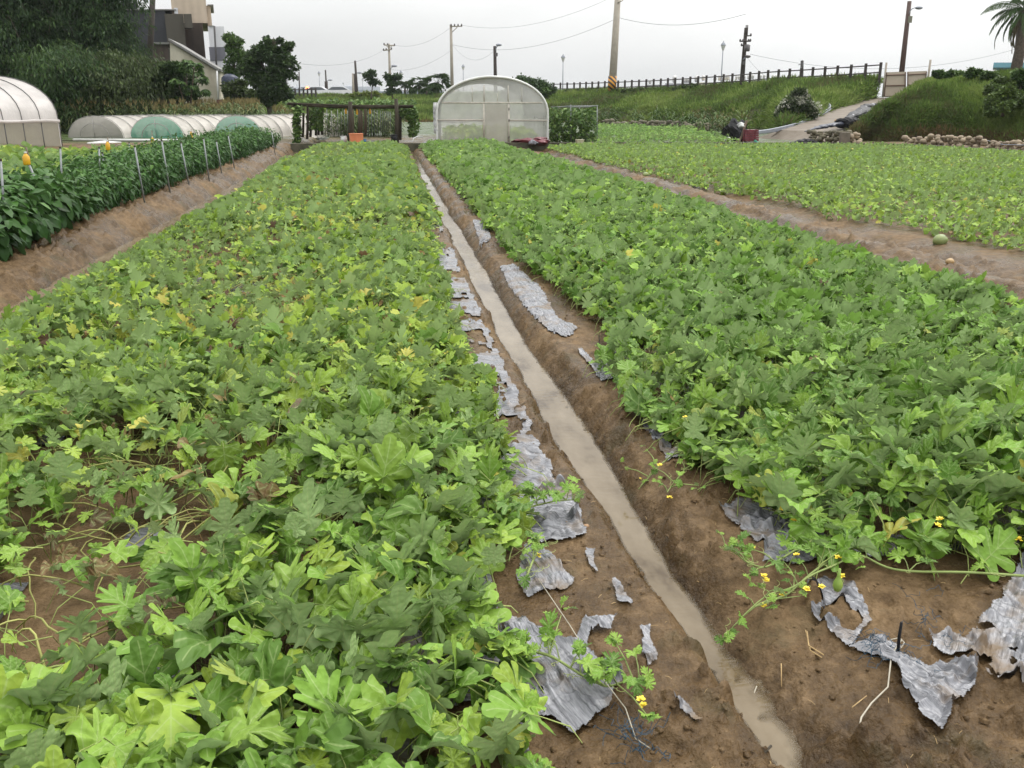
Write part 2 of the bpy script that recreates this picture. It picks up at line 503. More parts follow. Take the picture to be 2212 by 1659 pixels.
for nm, x0, x1, lab in (('water', .5, 1.35, 'shallow muddy water lying along the narrow channel between the beds'), ('water', -3.40, -2.72, 'muddy water in the furrow below the pepper bank')):
    lv = WATER if x0 > 0 else -.085
    o = sheet(nm, np.linspace(x0, x1, 66), np.array(geo(.9, 33.4, .0075, .014)), lambda X, Y, k=lv: np.full(X.shape, k), WAT, lambda X, Y, k=lv: np.clip(k - ground_h(X, Y), 0, 1))
    tag(o, lab, 'water', kind='structure')

# ------------------------------------------------------------------ retaining wall and the embankment behind
CONC = simple('mossy_concrete', (.10, .09, .06), (.035, .036, .02), 5, .85)
def wall_run(mb, pts, h, th, z0=-.25):
    pts = [np.array(p, float) for p in pts]
    nrm = []
    for i in range(len(pts)):
        d = pts[min(i + 1, len(pts) - 1)] - pts[max(i - 1, 0)]
        d /= np.linalg.norm(d); nrm.append(np.array([-d[1], d[0]]))
    for i in range(len(pts) - 1):
        a, b, na, nb = pts[i], pts[i + 1], nrm[i], nrm[i + 1]
        P = [(*a, z0), (*b, z0), (*(b + nb * th), z0), (*(a + na * th), z0)]
        mb.hexa(P + [(p[0], p[1], h) for p in P])
WALLPTS = [on_ground(px, py)[:2] for px, py in ((628, 323), (900, 322), (1180, 320), (1530, 320), (1760, 321), (1960, 324), (2212, 341), (2420, 362))]
mb = MB(); wall_run(mb, WALLPTS, .2, .22)
tag(mb.build('retaining_wall', CONC), 'low dark mossy concrete wall along the far end of the melon beds', 'wall')

EMB = [  # picture x, foot y, crest y, crest distance
    (-900, 262, 214, 120), (200, 264, 210, 118), (600, 268, 207, 110), (900, 268, 208, 105), (1200, 268, 200, 92), (1330, 272, 197, 84), (1500, 279, 192, 74), (1600, 284, 186, 69), (1660, 287, 181, 66)]
RAMP = [((1628, 302), 0.0, (1800, 309), 0.0, 0), ]
def away(c, d, dz):
    u = np.array(c[:2]) / np.linalg.norm(c[:2])
    return np.array([*(np.array(c[:2]) + u * d), c[2] + dz])
def loft(rows, nsub=14, nrow=16, amp=.25, seed=3):
    """rows: list of polylines (same count) from foot to back; returns grid of points, smoothly subdivided"""
    R = np.array(rows, float)                          # columns, points, 3
    m = R.shape[0]
    u = np.linspace(0, m - 1, (m - 1) * nsub + 1)
    i = np.minimum(u.astype(int), m - 2); f = (u - i)[:, None, None]
    C = R[i] * (1 - f) + R[i + 1] * f
    k = R.shape[1]
    v = np.linspace(0, k - 1, (k - 1) * nrow + 1)
    j = np.minimum(v.astype(int), k - 2); g = (v - j)[None, :, None]
    Q = C[:, j] * (1 - g) + C[:, j + 1] * g
    Q[..., 2] += (fbm(Q[..., 0] * .45, Q[..., 1] * .45, seed, 4) - .5) * 2 * amp * np.clip(np.minimum(v, 3)[None, :], 0, 1)
    return Q
def grid_mesh(name, Q, mat, tint=None):
    a, b = Q.shape[:2]
    i = np.arange(a - 1)[:, None] * b; j = np.arange(b - 1)[None, :]
    F = np.stack([i + j, i + b + j, i + b + j + 1, i + j + 1], -1).reshape(-1, 4)
    t = None if tint is None else np.repeat(tint.reshape(-1, 1), 3, 1)
    return MB().add(Q.reshape(-1, 3), F, t).build(name, mat, None, True)
rows = []
for px, fy, cy, D in EMB:
    f0 = on_ground(px, fy, -.15); c = at(px, cy, D)
    f1 = f0 * .78 + c * .22; f1[2] = c[2] * .42
    bk = at(px, cy, D + 9); bk[2] = c[2] - .05
    b2 = at(px, cy, D + 60); b2[2] = c[2] - .3
    rows.append([f0, f1, c, bk, b2])
# the bank ends at the left edge of the ramp
RL = [on_ground(1625, 301, -.05), at(1688, 282, 42), at(1752, 260, 46), at(1812, 233, 52), at(1893, 212, 58), at(1893, 212, 66)]
RR = [on_ground(1800, 312, -.05), at(1826, 292, 39), at(1860, 265, 45), at(1900, 240, 51), at(1982, 213, 58), at(1982, 213, 66)]
ce = at(1895, 173, 58)
for k in (1, 2, 3, 4):
    px, cy, D = {1: (1715, 179, 64), 2: (1770, 176, 62), 3: (1830, 174, 60), 4: (1897, 172, 58.5)}[k]
    c = at(px, cy, D); f0 = RL[k].copy(); f0[2] -= .08
    f1 = f0 * .6 + c * .4; f1[2] = f0[2] * .45 + c[2] * .55
    bk = away(c, 9, -.05); b2 = away(c, 60, -.3)
    rows.append([f0, f1, c, bk, b2])
GRASSBASE = simple('grass_bank_soil', (.055, .075, .022), (.05, .034, .018), 1.2, .9, bs=.6, bd=.1)
QB = loft(rows)
tag(grid_mesh('hill', QB, GRASSBASE), 'long grassy dike rising behind the greenhouse up to the wooden rail fence', 'dike', kind='structure')
# right mound
MND = [  # foot, crest picture positions and distances
    (RR[4] - [0, 0, .1], at(2006, 196, 57.5)), (RR[3] - [0, 0, .1], at(2030, 172, 49)), (RR[2] - [0, 0, .1], at(2070, 167, 46)), (RR[1] - [0, 0, .25], at(2100, 166, 45)), (on_ground(1850, 312, -.15), at(2120, 166, 44.5)), (on_ground(1920, 314, -.15), at(2140, 166, 44)),
    (on_ground(1990, 314, -.15), at(2170, 163, 42)), (on_ground(2100, 317, -.15), at(2230, 160, 41)), (on_ground(2212, 325, -.15), at(2330, 157, 40)), (on_ground(2500, 345, -.15), at(2700, 150, 37))]
rows = []
for f0, c in MND:
    f0 = np.array(f0, float); f1 = f0 * .72 + c * .28; f1[2] = f0[2] * .5 + c[2] * .5
    if f0[2] > .5: f1[2] = f0[2] * .6 + c[2] * .4
    m2 = f0 * .35 + c * .65; m2[2] = f0[2] * .2 + c[2] * .8
    out = away(c, 10, .05); o2 = away(c, 60, -.5)
    rows.append([f0, f1, m2, c, out, o2])
QM = loft(rows, nsub=12, nrow=10, seed=9)
tag(grid_mesh('hill', QM, GRASSBASE), 'steep grassy mound on the right above the cobble edging', 'mound', kind='structure')
# ramp
RAMPM = simple('ramp_soil', (.17, .14, .105), (.10, .075, .05), 1.5, .7, bs=.5, bd=.05)
RL.append(away(RL[-1], 60, 0)); RR.append(away(RR[-1], 60, 0))
QR = loft([[np.array(a) - [*(RT * .7), .5], a, (np.array(a) + np.array(b)) / 2 + [0, 0, .04], b, np.array(b) + [*(RT * .7), -.5]] for a, b in zip(RL, RR)], nsub=12, nrow=8, amp=.05, seed=4)
tag(grid_mesh('path', QR, RAMPM), 'bare earth ramp climbing from the field to the metal gate', 'ramp', kind='structure')

# ------------------------------------------------------------------ plastic mulch film
def film_material():
    m, t, p, o = new_mat('silver_mulch_film')
    lu = N(t, 'ShaderNodeAttribute'); lu.attribute_name = 'luv'
    st = noise_out(t, 1, 5, .62, vec=lu.outputs['Vector'], stretch=(42, 2.6, 1))
    cr = noise_out(t, 1, 4, .6, vec=lu.outputs['Vector'], stretch=(110, 9, 1))
    n = noise_out(t, 3.2, 5, .6); n2 = noise_out(t, 11, 5, .65)
    c = ramp(t, math_node(t, 'ADD', math_node(t, 'MULTIPLY', st, .6), math_node(t, 'MULTIPLY', cr, .4)), [(.36, (.035, .035, .040)), (.45, (.120, .120, .130)), (.57, (.23, .23, .245))])
    mudm = math_node(t, 'MULTIPLY', math_node(t, 'SUBTRACT', math_node(t, 'ADD', math_node(t, 'MULTIPLY', n, .65), math_node(t, 'MULTIPLY', n2, .35)), .50, clamp=True), 8.0, clamp=True)
    mx = N(t, 'ShaderNodeMix', data_type='RGBA'); L(t, mudm, mx.inputs[0]); L(t, c, mx.inputs[6]); mx.inputs[7].default_value = (.135, .092, .052, 1)
    L(t, mx.outputs[2], p.inputs['Base Color'])
    L(t, math_node(t, 'MULTIPLY_ADD', mudm, .35, .21), p.inputs['Roughness'])
    p.inputs['Specular IOR Level'].default_value = .55
    bump(t, p, math_node(t, 'ADD', st, math_node(t, 'MULTIPLY', cr, .5)), .6, .015)
    return m
FILM = film_material()
def inside(poly, X, Y):
    r = np.zeros(X.shape, bool); n = len(poly)
    for i in range(n):
        x1, y1 = poly[i]; x2, y2 = poly[(i + 1) % n]
        c = (y1 > Y) != (y2 > Y)
        with np.errstate(divide='ignore', invalid='ignore'):
            xi = (x2 - x1) * (Y - y1) / (y2 - y1 + 1e-12) + x1
        r ^= c & (X < xi)
    return r
def film_poly(pix, label, cell=.009, fold=.02, lift=.012, seed=1, ang=.6, rag=.035, name='mulch_film', group=None, cat='plastic film', torn=0.0, drape=.06):
    P = np.array([on_ground(*q)[:2] for q in pix])
    cell *= .55; lo, hi = P.min(0) - .03, P.max(0) + .03
    xs = np.arange(lo[0], hi[0], cell); ys = np.arange(lo[1], hi[1], cell * 1.25)
    ca, sa = math.cos(ang), math.sin(ang)
    def zf(X, Y):
        a, b = X * ca + Y * sa, -X * sa + Y * ca
        r1 = 1 - 2 * np.abs(fbm(a * 19 + fbm(a * 4, b * 4, seed + 3, 2) * 3, b * 1.5, seed, 3) - .5) * 2
        r2 = 1 - 2 * np.abs(fbm(a * 7 + 9, b * 9, seed + 5, 3) - .5) * 2
        gh = ground_h(X, Y); base = gh * .75 + np.maximum(gh, -.03) * .25
        return base + lift + fold * (np.clip(r1, 0, 1) ** 3 * .34 + np.clip(r2, 0, 1) ** 4 * drape) - fold * .1
    def keep(X, Y):
        jx = (fbm(X * 16, Y * 16, seed + 11, 4) - .5) * rag; jy = (fbm(X * 16 + 40, Y * 16, seed + 12, 4) - .5) * rag
        k = inside(P, X + jx, Y + jy)
        if torn:
            k &= fbm(X * 7, Y * 7, seed + 20, 3) > torn
        return k
    o = sheet(name, xs, ys, zf, FILM, keep=keep, ab=(ca, sa))
    return tag(o, label, cat, group)
def bed_film(x0, x1, t0, t1, label, seed, xs, band):
    ys = np.array(geo(t0, t1, .0065, .013))
    def zf(X, Y): return np.maximum(ground_h(X, Y), -.03) * .7 + .012 + .007 * (fbm(X * 20, Y * 3, seed, 3) - .5)
    def keep(X, Y):
        k = fbm(X * 3.0, Y * 2.2, seed + 2, 4) > np.where((X < .2), .60, .36)
        k &= band(X, Y)
        return k
    return tag(sheet('mulch_film', xs, ys, zf, FILM, keep=keep, ab=(math.cos(1.1), math.sin(1.1))), label, 'plastic film')
def band_left(X, Y):
    n = fbm(Y * 2.3, Y * 0 + 1, 77, 2) + .10 * (fbm(X * 12, Y * 12, 78, 3) - .5) * 2
    edge = np.minimum(.68, xl(Y) - .10) + .025 * (fbm(Y * 9, Y * 0, 79, 3) - .5) * 2
    return (X < edge) & ((n > .37) | (X < .25) | (X > edge - .06)) & ((Y > 3.2) | (X < .3)) & (Y < 32.8)
def band_right(X, Y):
    n = fbm(Y * 1.6, X * 1.2, 87, 3)
    return (n > .34) & (Y > 2.75)
bed_film(-2.6, .6, 1.2, 16.0, 'silver mulch film lying under the vines of the left melon bed', 5, grid_lines([(-2.6, .25, .06), (.25, .70, .008)]), band_left)
bed_film(1.5, 3.2, 2.7, 6.0, 'silver mulch film lying under the vines of the right melon bed', 6, grid_lines([(1.5, 3.2, .03)]), band_right)
film_poly([(1078, 578), (1108, 575), (1168, 625), (1205, 690), (1248, 712), (1224, 738), (1195, 730), (1145, 680), (1100, 620)], 'long narrow strip of grey film along the far right bank of the channel', .012, .014, seed=2, ang=.15)
film_poly([(1246, 758), (1270, 770), (1290, 792), (1305, 762), (1350, 768), (1368, 800), (1338, 830), (1300, 832), (1275, 800)], 'notched grey film scrap with a thin stick poking through it on the right bank', .011, .015, seed=3, ang=.2)
film_poly([(1355, 880), (1380, 880), (1440, 960), (1470, 1000), (1440, 1000), (1400, 950)], 'narrow dark strip of film under the leaf edge of the right bed', .01, .015, seed=33, ang=1.)
film_poly([(1548, 1108), (1600, 1090), (1665, 1108), (1790, 1170), (1800, 1215), (1712, 1230), (1650, 1228), (1640, 1190), (1598, 1150)], 'pleated grey film at the near corner of the right melon bed', .008, .018, seed=4, ang=.71)
film_poly([(1730, 1290), (1780, 1250), (1850, 1265), (1885, 1330), (1832, 1388), (1790, 1345)], 'pleated silver film strip under the trailing fruit vine', .007, .02, seed=5, ang=.75, torn=.3)
film_poly([(1832, 1385), (1890, 1362), (1950, 1380), (1948, 1425), (1880, 1408)], 'small crumpled film patch beside the black stick and blue netting', .007, .03, seed=6, ang=.9)
film_poly([(1888, 1400), (1930, 1408), (1985, 1418), (2050, 1424), (2115, 1440), (2106, 1480), (2060, 1520), (2058, 1552), (2034, 1580), (2000, 1540), (1955, 1482), (1935, 1440)], 'bright crumpled triangular flap of silver film hanging over the mud', .006, .05, .03, seed=7, ang=.5, rag=.022, drape=.26)
film_poly([(1992, 1362), (2050, 1350), (2090, 1362), (2150, 1300), (2200, 1215), (2330, 1180), (2400, 1470), (2212, 1468), (2130, 1445), (2085, 1412), (2040, 1405)], 'large creased sheet of silver film at the front end of the right bed', .008, .03, .02, seed=8, ang=-.75, torn=.22, drape=.2)
film_poly([(1170, 1058), (1225, 1050), (1255, 1100), (1268, 1160), (1210, 1175), (1150, 1180), (1120, 1110)], 'grey film patch beside the round pebble on the left bank', .008, .025, seed=9, ang=1.3)
film_poly([(1140, 1180), (1180, 1190), (1210, 1228), (1240, 1255), (1205, 1285), (1140, 1300), (1110, 1250)], 'fan shaped grey film scrap spreading over the left mud bank', .007, .03, seed=10, ang=.2)
film_poly([(1080, 1340), (1150, 1352), (1200, 1385), (1242, 1400), (1262, 1350), (1335, 1342), (1322, 1375), (1285, 1375), (1268, 1410), (1300, 1440), (1345, 1470), (1310, 1530), (1268, 1575), (1235, 1598), (1190, 1565), (1100, 1540)], 'big crumpled sheet of grey film below the trailing flower vine', .006, .05, .02, seed=11, ang=.3, rag=.03, torn=.2, drape=.2)
film_poly([(1370, 1342), (1402, 1352), (1422, 1425), (1396, 1445), (1388, 1400)], 'short curved film scrap half sunk in the mud right of the big sheet', .006, .03, seed=12, ang=.4, torn=.4)
film_poly([(1318, 1255), (1338, 1258), (1368, 1312), (1335, 1306)], 'tiny film scrap lying alone on the mud slope', .006, .03, seed=13, ang=.7)
film_poly([(1262, 1180), (1285, 1185), (1292, 1240), (1275, 1230)], 'thin dark film ribbon below the round pebble', .006, .03, seed=15, ang=1.2)
film_poly([(1455, 1505), (1480, 1512), (1515, 1560), (1500, 1562), (1475, 1540)], 'thin torn film sliver in the mud near the bottom of the channel', .006, .03, seed=16, ang=.7)
film_poly([(1020, 478), (1050, 482), (1062, 520), (1040, 535), (1028, 505)], 'faded film patch on the right bank far up the channel', .014, .02, seed=14, ang=1.2)

# ------------------------------------------------------------------ leaf shapes
CAPS = {
 0: [((0, .0), (0, .93), .06, .105), ((0, .50), (.24, .80), .055, .08), ((0, .30), (.37, .52), .06, .09), ((.2, .42), (.32, .67), .04, .062), ((0, .14), (.32, .09), .06, .09), ((.15, .12), (.37, .25), .04, .065)],
 1: [((0, .0), (0, .90), .055, .14), ((0, .5), (.21, .74), .06, .10), ((0, .28), (.35, .45), .065, .125), ((0, .1), (.27, .07), .065, .12)],
 2: [((0, .0), (0, .97), .04, .06), ((0, .62), (.17, .88), .04, .048), ((0, .45), (.28, .74), .04, .05), ((.15, .57), (.15, .80), .03, .04), ((0, .25), (.40, .46), .045, .058), ((.24, .36), (.37, .60), .03, .042), ((0, .12), (.33, .05), .05, .058), ((.18, .08), (.40, .20), .03, .042)],
}
VEINS = [((0, 0), (0, .97)), ((0, .48), (.23, .80)), ((0, .28), (.38, .52)), ((0, .12), (.33, .08)), ((.2, .4), (.31, .66)), ((.16, .11), (.38, .24))]
LC = np.array([0, .33])
def leaf_outline(caps, n, flip=1):
    an = (np.arange(n) + .5) * 2 * math.pi / n
    rr = np.linspace(.02, .8, 160)
    P = LC + rr[None, :, None] * np.stack([np.sin(an), np.cos(an)], -1)[:, None, :]
    ins = np.zeros(P.shape[:2], bool)
    X, Y = np.abs(P[..., 0]), P[..., 1]
    for A, B, wa, wb in caps:
        A = np.array(A); B = np.array(B); d = B - A
        h = np.clip(((X - A[0]) * d[0] + (Y - A[1]) * d[1]) / (d @ d), 0, 1)
        ins |= np.hypot(X - A[0] - h * d[0], Y - A[1] - h * d[1]) < wa + (wb - wa) * h
    r = np.where(ins, rr[None, :], 0).max(1)
    r = np.maximum(r, .05)
    return an, r
def leaf_template(kind, n, rings, zamp=1.0):
    an, r = leaf_outline(CAPS[kind], n)
    V = [np.array([[LC[0], LC[1], 0]])]
    for q in rings:
        rad = r * q
        V.append(np.stack([LC[0] + rad * np.sin(an), LC[1] + rad * np.cos(an), np.zeros(n)], -1))
    V = np.concatenate(V)
    uv = V.copy()
    x, y = V[:, 0], V[:, 1]
    d = np.hypot(x, y - .33)
    V[:, 2] = zamp * (.50 * np.abs(x) ** 1.15 - .9 * d ** 2 * .55 + .035 * np.sin(9 * np.arctan2(x, y - .33) + kind) * d * 2 + .022 * np.sin(x * 19 + kind * 2) * np.sin(y * 15 + 1) * (d * 3))
    F = []
    for i in range(n):
        F.append([0, 1 + (i + 1) % n, 1 + i])
    for k in range(len(rings) - 1):
        a, b = 1 + k * n, 1 + (k + 1) * n
        for i in range(n):
            j = (i + 1) % n
            F += [[a + i, a + j, b + j], [a + i, b + j, b + i]]
    return V, np.array(F), uv
def spear_template(wd=.22, fold=.08, droop=.25):
    V = np.array([[0, 0, 0], [wd * .8, .3, fold], [0, .33, 0], [-wd * .8, .3, fold], [wd * .75, .62, fold * .6 - droop * .4], [0, .66, -droop * .42], [-wd * .75, .62, fold * .6 - droop * .4], [0, 1, -droop]])
    F = np.array([[0, 1, 2], [0, 2, 3], [1, 4, 5], [1, 5, 2], [2, 5, 6], [2, 6, 3], [4, 7, 5], [5, 7, 6]])
    return V, F, V.copy()
def diamond_template(wd=.3, droop=.15):
    V = np.array([[0, 0, 0], [wd, .5, -droop * .3], [0, 1, -droop], [-wd, .5, -droop * .3]])
    return V, np.array([[0, 1, 2, 3]]), V.copy()
def round_template(n=9):
    an = np.arange(n) * 2 * math.pi / n
    k = 1 + .1 * np.cos(an * 5)
    V = np.concatenate([[[0, .4, -.1]], np.stack([.48 * k * np.sin(an), .42 - .48 * k * np.cos(an), .05 + .04 * np.sin(an * 3)], -1)])
    F = np.array([[0, 1 + i, 1 + (i + 1) % n] for i in range(n)])
    return V, F, V.copy()
def scatter(mb, tmpl, pos, az, pitch, roll, scale, tint, zs=None):
    V, F, uv = tmpl
    n = len(pos)
    if n == 0: return
    ca, sa, cp, sp = np.cos(az), np.sin(az), np.cos(pitch), np.sin(pitch)
    y = np.stack([ca * cp, sa * cp, sp], -1)
    x0 = np.stack([sa, -ca, np.zeros(n)], -1)
    z0 = np.cross(x0, y)
    cr, sr = np.cos(roll)[:, None], np.sin(roll)[:, None]
    x = cr * x0 + sr * z0; z = -sr * x0 + cr * z0
    scale = np.asarray(scale, float) * np.ones(n)
    zs = np.ones(n) if zs is None else zs
    W = (V[None, :, 0:1] * x[:, None] + V[None, :, 1:2] * y[:, None] + V[None, :, 2:3] * (z * zs[:, None])[:, None]) * scale[:, None, None] + pos[:, None]
    k = len(V)
    FF = (F[None] + (np.arange(n) * k)[:, None, None]).reshape(-1, F.shape[1])
    T = np.repeat(np.asarray(tint), k, 0)
    mb.add(W.reshape(-1, 3), FF, T, np.tile(uv, (n, 1)))

# ------------------------------------------------------------------ melon beds
MELON = leaf_mat('melon_leaf', veins=True, transl=.16, rough=.42, under=(.34, .46, .20), undermix=.85, vary=.18, nscale=22)
MELONFAR = leaf_mat('melon_leaf_far', transl=.16, rough=.5, under=(.34, .46, .20), undermix=.85, vary=.15, nscale=6)
STEM = leaf_mat('vine_stem', transl=.1, rough=.5, undermix=0, vary=.15)
PAL = {
 'right': np.array([(.122, .228, .030), (.152, .272, .035), (.085, .165, .027), (.20, .325, .044), (.215, .335, .052)]),
 'left': np.array([(.152, .240, .030), (.205, .305, .036), (.24, .325, .04), (.10, .185, .028), (.25, .35, .05)]),
 'far': np.array([(.195, .305, .042), (.22, .33, .046), (.245, .34, .05), (.17, .275, .04)]),
}
YEL = np.array([(.33, .36, .06), (.40, .37, .07), (.28, .34, .07)])
BRN = np.array([(.15, .09, .04), (.09, .055, .03), (.20, .13, .05)])
TEMPL = {
 'near': [leaf_template(0, 72, (.4, .72, 1)), leaf_template(1, 56, (.4, .72, 1)), leaf_template(2, 80, (.4, .72, 1)), leaf_template(1, 60, (.4, .72, 1), .5)],
 'mid': [leaf_template(0, 40, (.55, 1)), leaf_template(1, 32, (.55, 1)), leaf_template(2, 46, (1,))],
 'far': [leaf_template(0, 18, (1,)), leaf_template(1, 16, (1,))],
}
def bare_left(X, T):
    """open, withered places of the left bed: 0 none .. 1 bare"""
    b = sstep(fbm(X * .55 + 3, T * .35, 61, 3), .54, .70) * .75 * sstep(T, 4, 7)
    for px, py, rx, rt, k in ((300, 1180, .55, .36, .86), (90, 1420, .32, .26, .84), (330, 1020, .65, .5, .66), (560, 660, .8, 1.4, .6), (480, 1080, .35, .25, .7), (120, 800, .5, .5, .5), (650, 450, 1.1, 3, .5), (200, 1300, .36, .22, .84)):
        p = on_ground(px, py, .05)
        d = ((X - p[0]) / rx) ** 2 + ((T - p[1]) / rt) ** 2
        b = np.maximum(b, k * np.exp(-d * d))
    return b
def melon_bed(name, label, xa, xb, t0, t1, dens, pal, seed, hcan, bare=None, edge=None, lods=(5.2, 12), yel=.05, brn=.02, size=(.07, .185), far_dens=.62, flowers=0, stemcol=(.34, .40, .13)):
    R = np.random.default_rng(seed)
    A = (xb - xa) * (t1 - t0)
    n = int(A * dens)
    X = R.uniform(xa, xb, n); T = R.uniform(t0, t1, n)
    # thin out with distance, drop what lies far outside the view
    keep = R.random(n) < np.interp(T, [2.4, 4.2, lods[1], t1], [.70, 1, .85, far_dens])
    side = (X * RT[0] + T * RT[1]); dep = X * HD[0] + T * HD[1]
    keep &= np.abs(side) < dep * .66 + .9
    ed = np.full(n, 9.0) if edge is None else edge(X, T)
    keep &= ed > 0
    bar = np.zeros(n) if bare is None else bare(X, T)
    keep &= R.random(n) > bar * .93
    X, T, bar, ed = X[keep], T[keep], bar[keep], ed[keep]
    n = len(X)
    hc = hcan * (.65 + .7 * fbm(X * 1.5, T * 1.5, seed + 1, 3)) * (1 - .45 * bar) * (.38 + .62 * sstep(ed, 0, .45))
    lay = R.random(n) ** .55
    Z = np.maximum(ground_h(X, T), -.06) + .03 + hc * lay
    az = R.uniform(-math.pi, math.pi, n)
    pitch = R.normal(.15, .62, n); roll = R.normal(0, .55, n)
    fl = R.random(n) < .19
    az = np.where(fl, R.normal(-1.5, .9, n), az); pitch = np.where(fl, R.uniform(.6, 1.7, n), pitch)
    lay2 = np.where(fl, np.maximum(lay, .75), lay); Z = Z + hc * (lay2 - lay) + np.where(fl, .035, 0)
    sc = (size[0] + (size[1] - size[0]) * R.random(n) ** 1.35) * (.8 + .4 * fbm(X * 2.2, T * 2.2, seed + 4, 2)) * (1 - .2 * bar)
    sc = sc * (1 + .10 * (1 - sstep(T, 2.4, 4.2)) - .14 * sstep(T, 3.5, 5.5)) * np.where(fl & (T < 9), 1.08, 1)
    cl = fbm(X * .8, T * .5, seed + 2, 3)
    k = np.clip((cl - .3) * 2.2 + R.normal(0, .28, n), 0, .999)
    tint = pal[(k * len(pal)).astype(int)] * R.uniform(.8, 1.15, (n, 1))
    yprob = yel * (.3 + 2.2 * sstep(cl, .45, .7)) + bar * .16
    if pal is PAL['left']:
        gl_ = R.random(n) < .75 * (1 - sstep(T, 3.0, 4.6)); tint = np.where(gl_[:, None], PAL['right'][R.integers(0, 5, n)] * R.uniform(.8, 1.1, (n, 1)), tint)
        yprob = yprob * (.22 + .78 * sstep(T, 2.6, 4.5))
    isy = R.random(n) < yprob
    tint = np.where(isy[:, None], YEL[R.integers(0, 3, n)] * R.uniform(.7, 1.1, (n, 1)), tint)
    isb = R.random(n) < brn + bar * .14
    tint = np.where(isb[:, None], BRN[R.integers(0, 3, n)], tint)
    zs = R.uniform(.2, 2.1, n) * np.where(isb, 2.6, 1); sc = sc * np.where(isb, .72, 1)
    mbn, mbf = MB(), MB()
    pos = np.stack([X, T, Z], -1)
    # leaf base sits half a leaf back so that the blade centres on the spot
    y = np.stack([np.cos(az) * np.cos(pitch), np.sin(az) * np.cos(pitch), np.sin(pitch)], -1)
    pos = pos - y * (sc * .4)[:, None]
    pos[:, 2] = np.maximum(pos[:, 2], .015)
    for lod, lo, hi in (('near', -1, lods[0]), ('mid', lods[0], lods[1]), ('far', lods[1], 999)):
        s_ = (T >= lo) & (T < hi)
        tv = R.integers(0, len(TEMPL[lod]), n)
        for q, tm in enumerate(TEMPL[lod]):
            m = s_ & (tv == q)
            scatter(mbn if lod == 'near' else mbf, tm, pos[m], az[m], pitch[m], roll[m], sc[m] * (1.22 if lod == 'far' else 1), tint[m], zs[m])
    root = mbn.build(name, MELON, None, True) if mbn.n else mbf.build(name, MELONFAR, None, True)
    tag(root, label, 'melon vines', kind='stuff')
    if mbn.n and mbf.n:
        tag(mbf.build('distant_leaves', MELONFAR, root, True), kind='stuff')
    # leaf stalks near by
    st = MB()
    near = np.where((T < lods[0] + 4.5) & (R.random(n) < np.where(T < lods[0], .85, .4)))[0]
    N_ = len(near)
    if N_:
        b = pos[near].copy(); tip = b + y[near] * .02
        ga = az[near] + math.pi + R.normal(0, .6, N_)
        ln = R.uniform(.05, .16, N_)
        root_p = np.stack([b[:, 0] + np.cos(ga) * ln, b[:, 1] + np.sin(ga) * ln, np.full(N_, .02)], -1)
        midp = (root_p + b) / 2; midp[:, 2] = root_p[:, 2] * .35 + b[:, 2] * .65; midp[:, :2] = root_p[:, :2] * .7 + b[:, :2] * .3
        P3 = np.stack([root_p, midp, b, b + y[near] * (sc[near] * .25)[:, None]], 1)
        rad = np.array([.0028, .0024, .002, .0008])
        sidev = np.stack([-np.sin(ga), np.cos(ga), np.zeros(N_)], -1)
        upv = np.array([0, 0, 1.])
        tri = [(0.0, 1.0), (.87, -.5), (-.87, -.5)]
        VV = np.stack([P3 + rad[None, :, None] * (c * sidev[:, None] + s2 * upv) for c, s2 in tri], 2)     # N,4,3,3
        Fq = []
        for a_ in range(3):
            for b_ in range(3):
                c_ = (b_ + 1) % 3
                Fq.append([a_ * 3 + b_, a_ * 3 + c_, a_ * 3 + 3 + c_, a_ * 3 + 3 + b_])
        Fq = np.array(Fq)
        FF = (Fq[None] + (np.arange(N_) * 12)[:, None, None]).reshape(-1, 4)
        st.add(VV.reshape(-1, 3), FF, np.repeat(np.array(stemcol) * R.uniform(.6, 1.1, (N_, 1)), 12, 0))
    # creeping vines
    nv = int((xb - xa) * 2.2 * (lods[0] + 2 - t0))
    for _ in range(nv):
        x, t_ = R.uniform(xa, xb), R.uniform(t0, lods[0] + 2)
        if edge is not None and edge(np.array([x]), np.array([t_]))[0] < .1: continue
        a = R.uniform(0, 2 * math.pi); L_ = R.uniform(.5, 1.5); m = 12
        pts = []
        for i in range(m):
            a += R.normal(0, .28); x += math.cos(a) * L_ / m; t_ += math.sin(a) * L_ / m
            if edge is not None and edge(np.array([x]), np.array([t_]))[0] < 0: break
            pts.append((x, t_, .022 + .02 * math.sin(i * 1.3) ** 2 + float(np.maximum(ground_h(x, t_), -.05))))
        if len(pts) < 4: continue
        st.tube(pts, np.linspace(.0045, .0022, len(pts)), 4, tint=np.array(stemcol) * R.uniform(.7, 1.25), cap=False)
    if bare is not None and t0 < lods[0]:               # bundles of bare, pale vines in the withered places
        for _ in range(1100):
            x, t_ = R.uniform(xa, xb), R.uniform(t0, lods[0] + 3)
            if bare(np.array([x]), np.array([t_]))[0] < R.uniform(.12, .7): continue
            a = R.uniform(0, 2 * math.pi); L_ = R.uniform(.25, .8); m = 9; pts = []
            hz = R.uniform(.02, .12)
            for i in range(m):
                a += R.normal(0, .38); x += math.cos(a) * L_ / m; t_ += math.sin(a) * L_ / m
                pts.append((x, t_, .03 + hz * math.sin(math.pi * i / (m - 1))))
            st.tube(pts, np.linspace(.0042, .0025, m), 4, tint=np.array([.36, .36, .12]) * R.uniform(.6, 1.15), cap=False)
    if st.n:
        tag(st.build('vine_stems', STEM, root, True), kind='stuff')
    return root
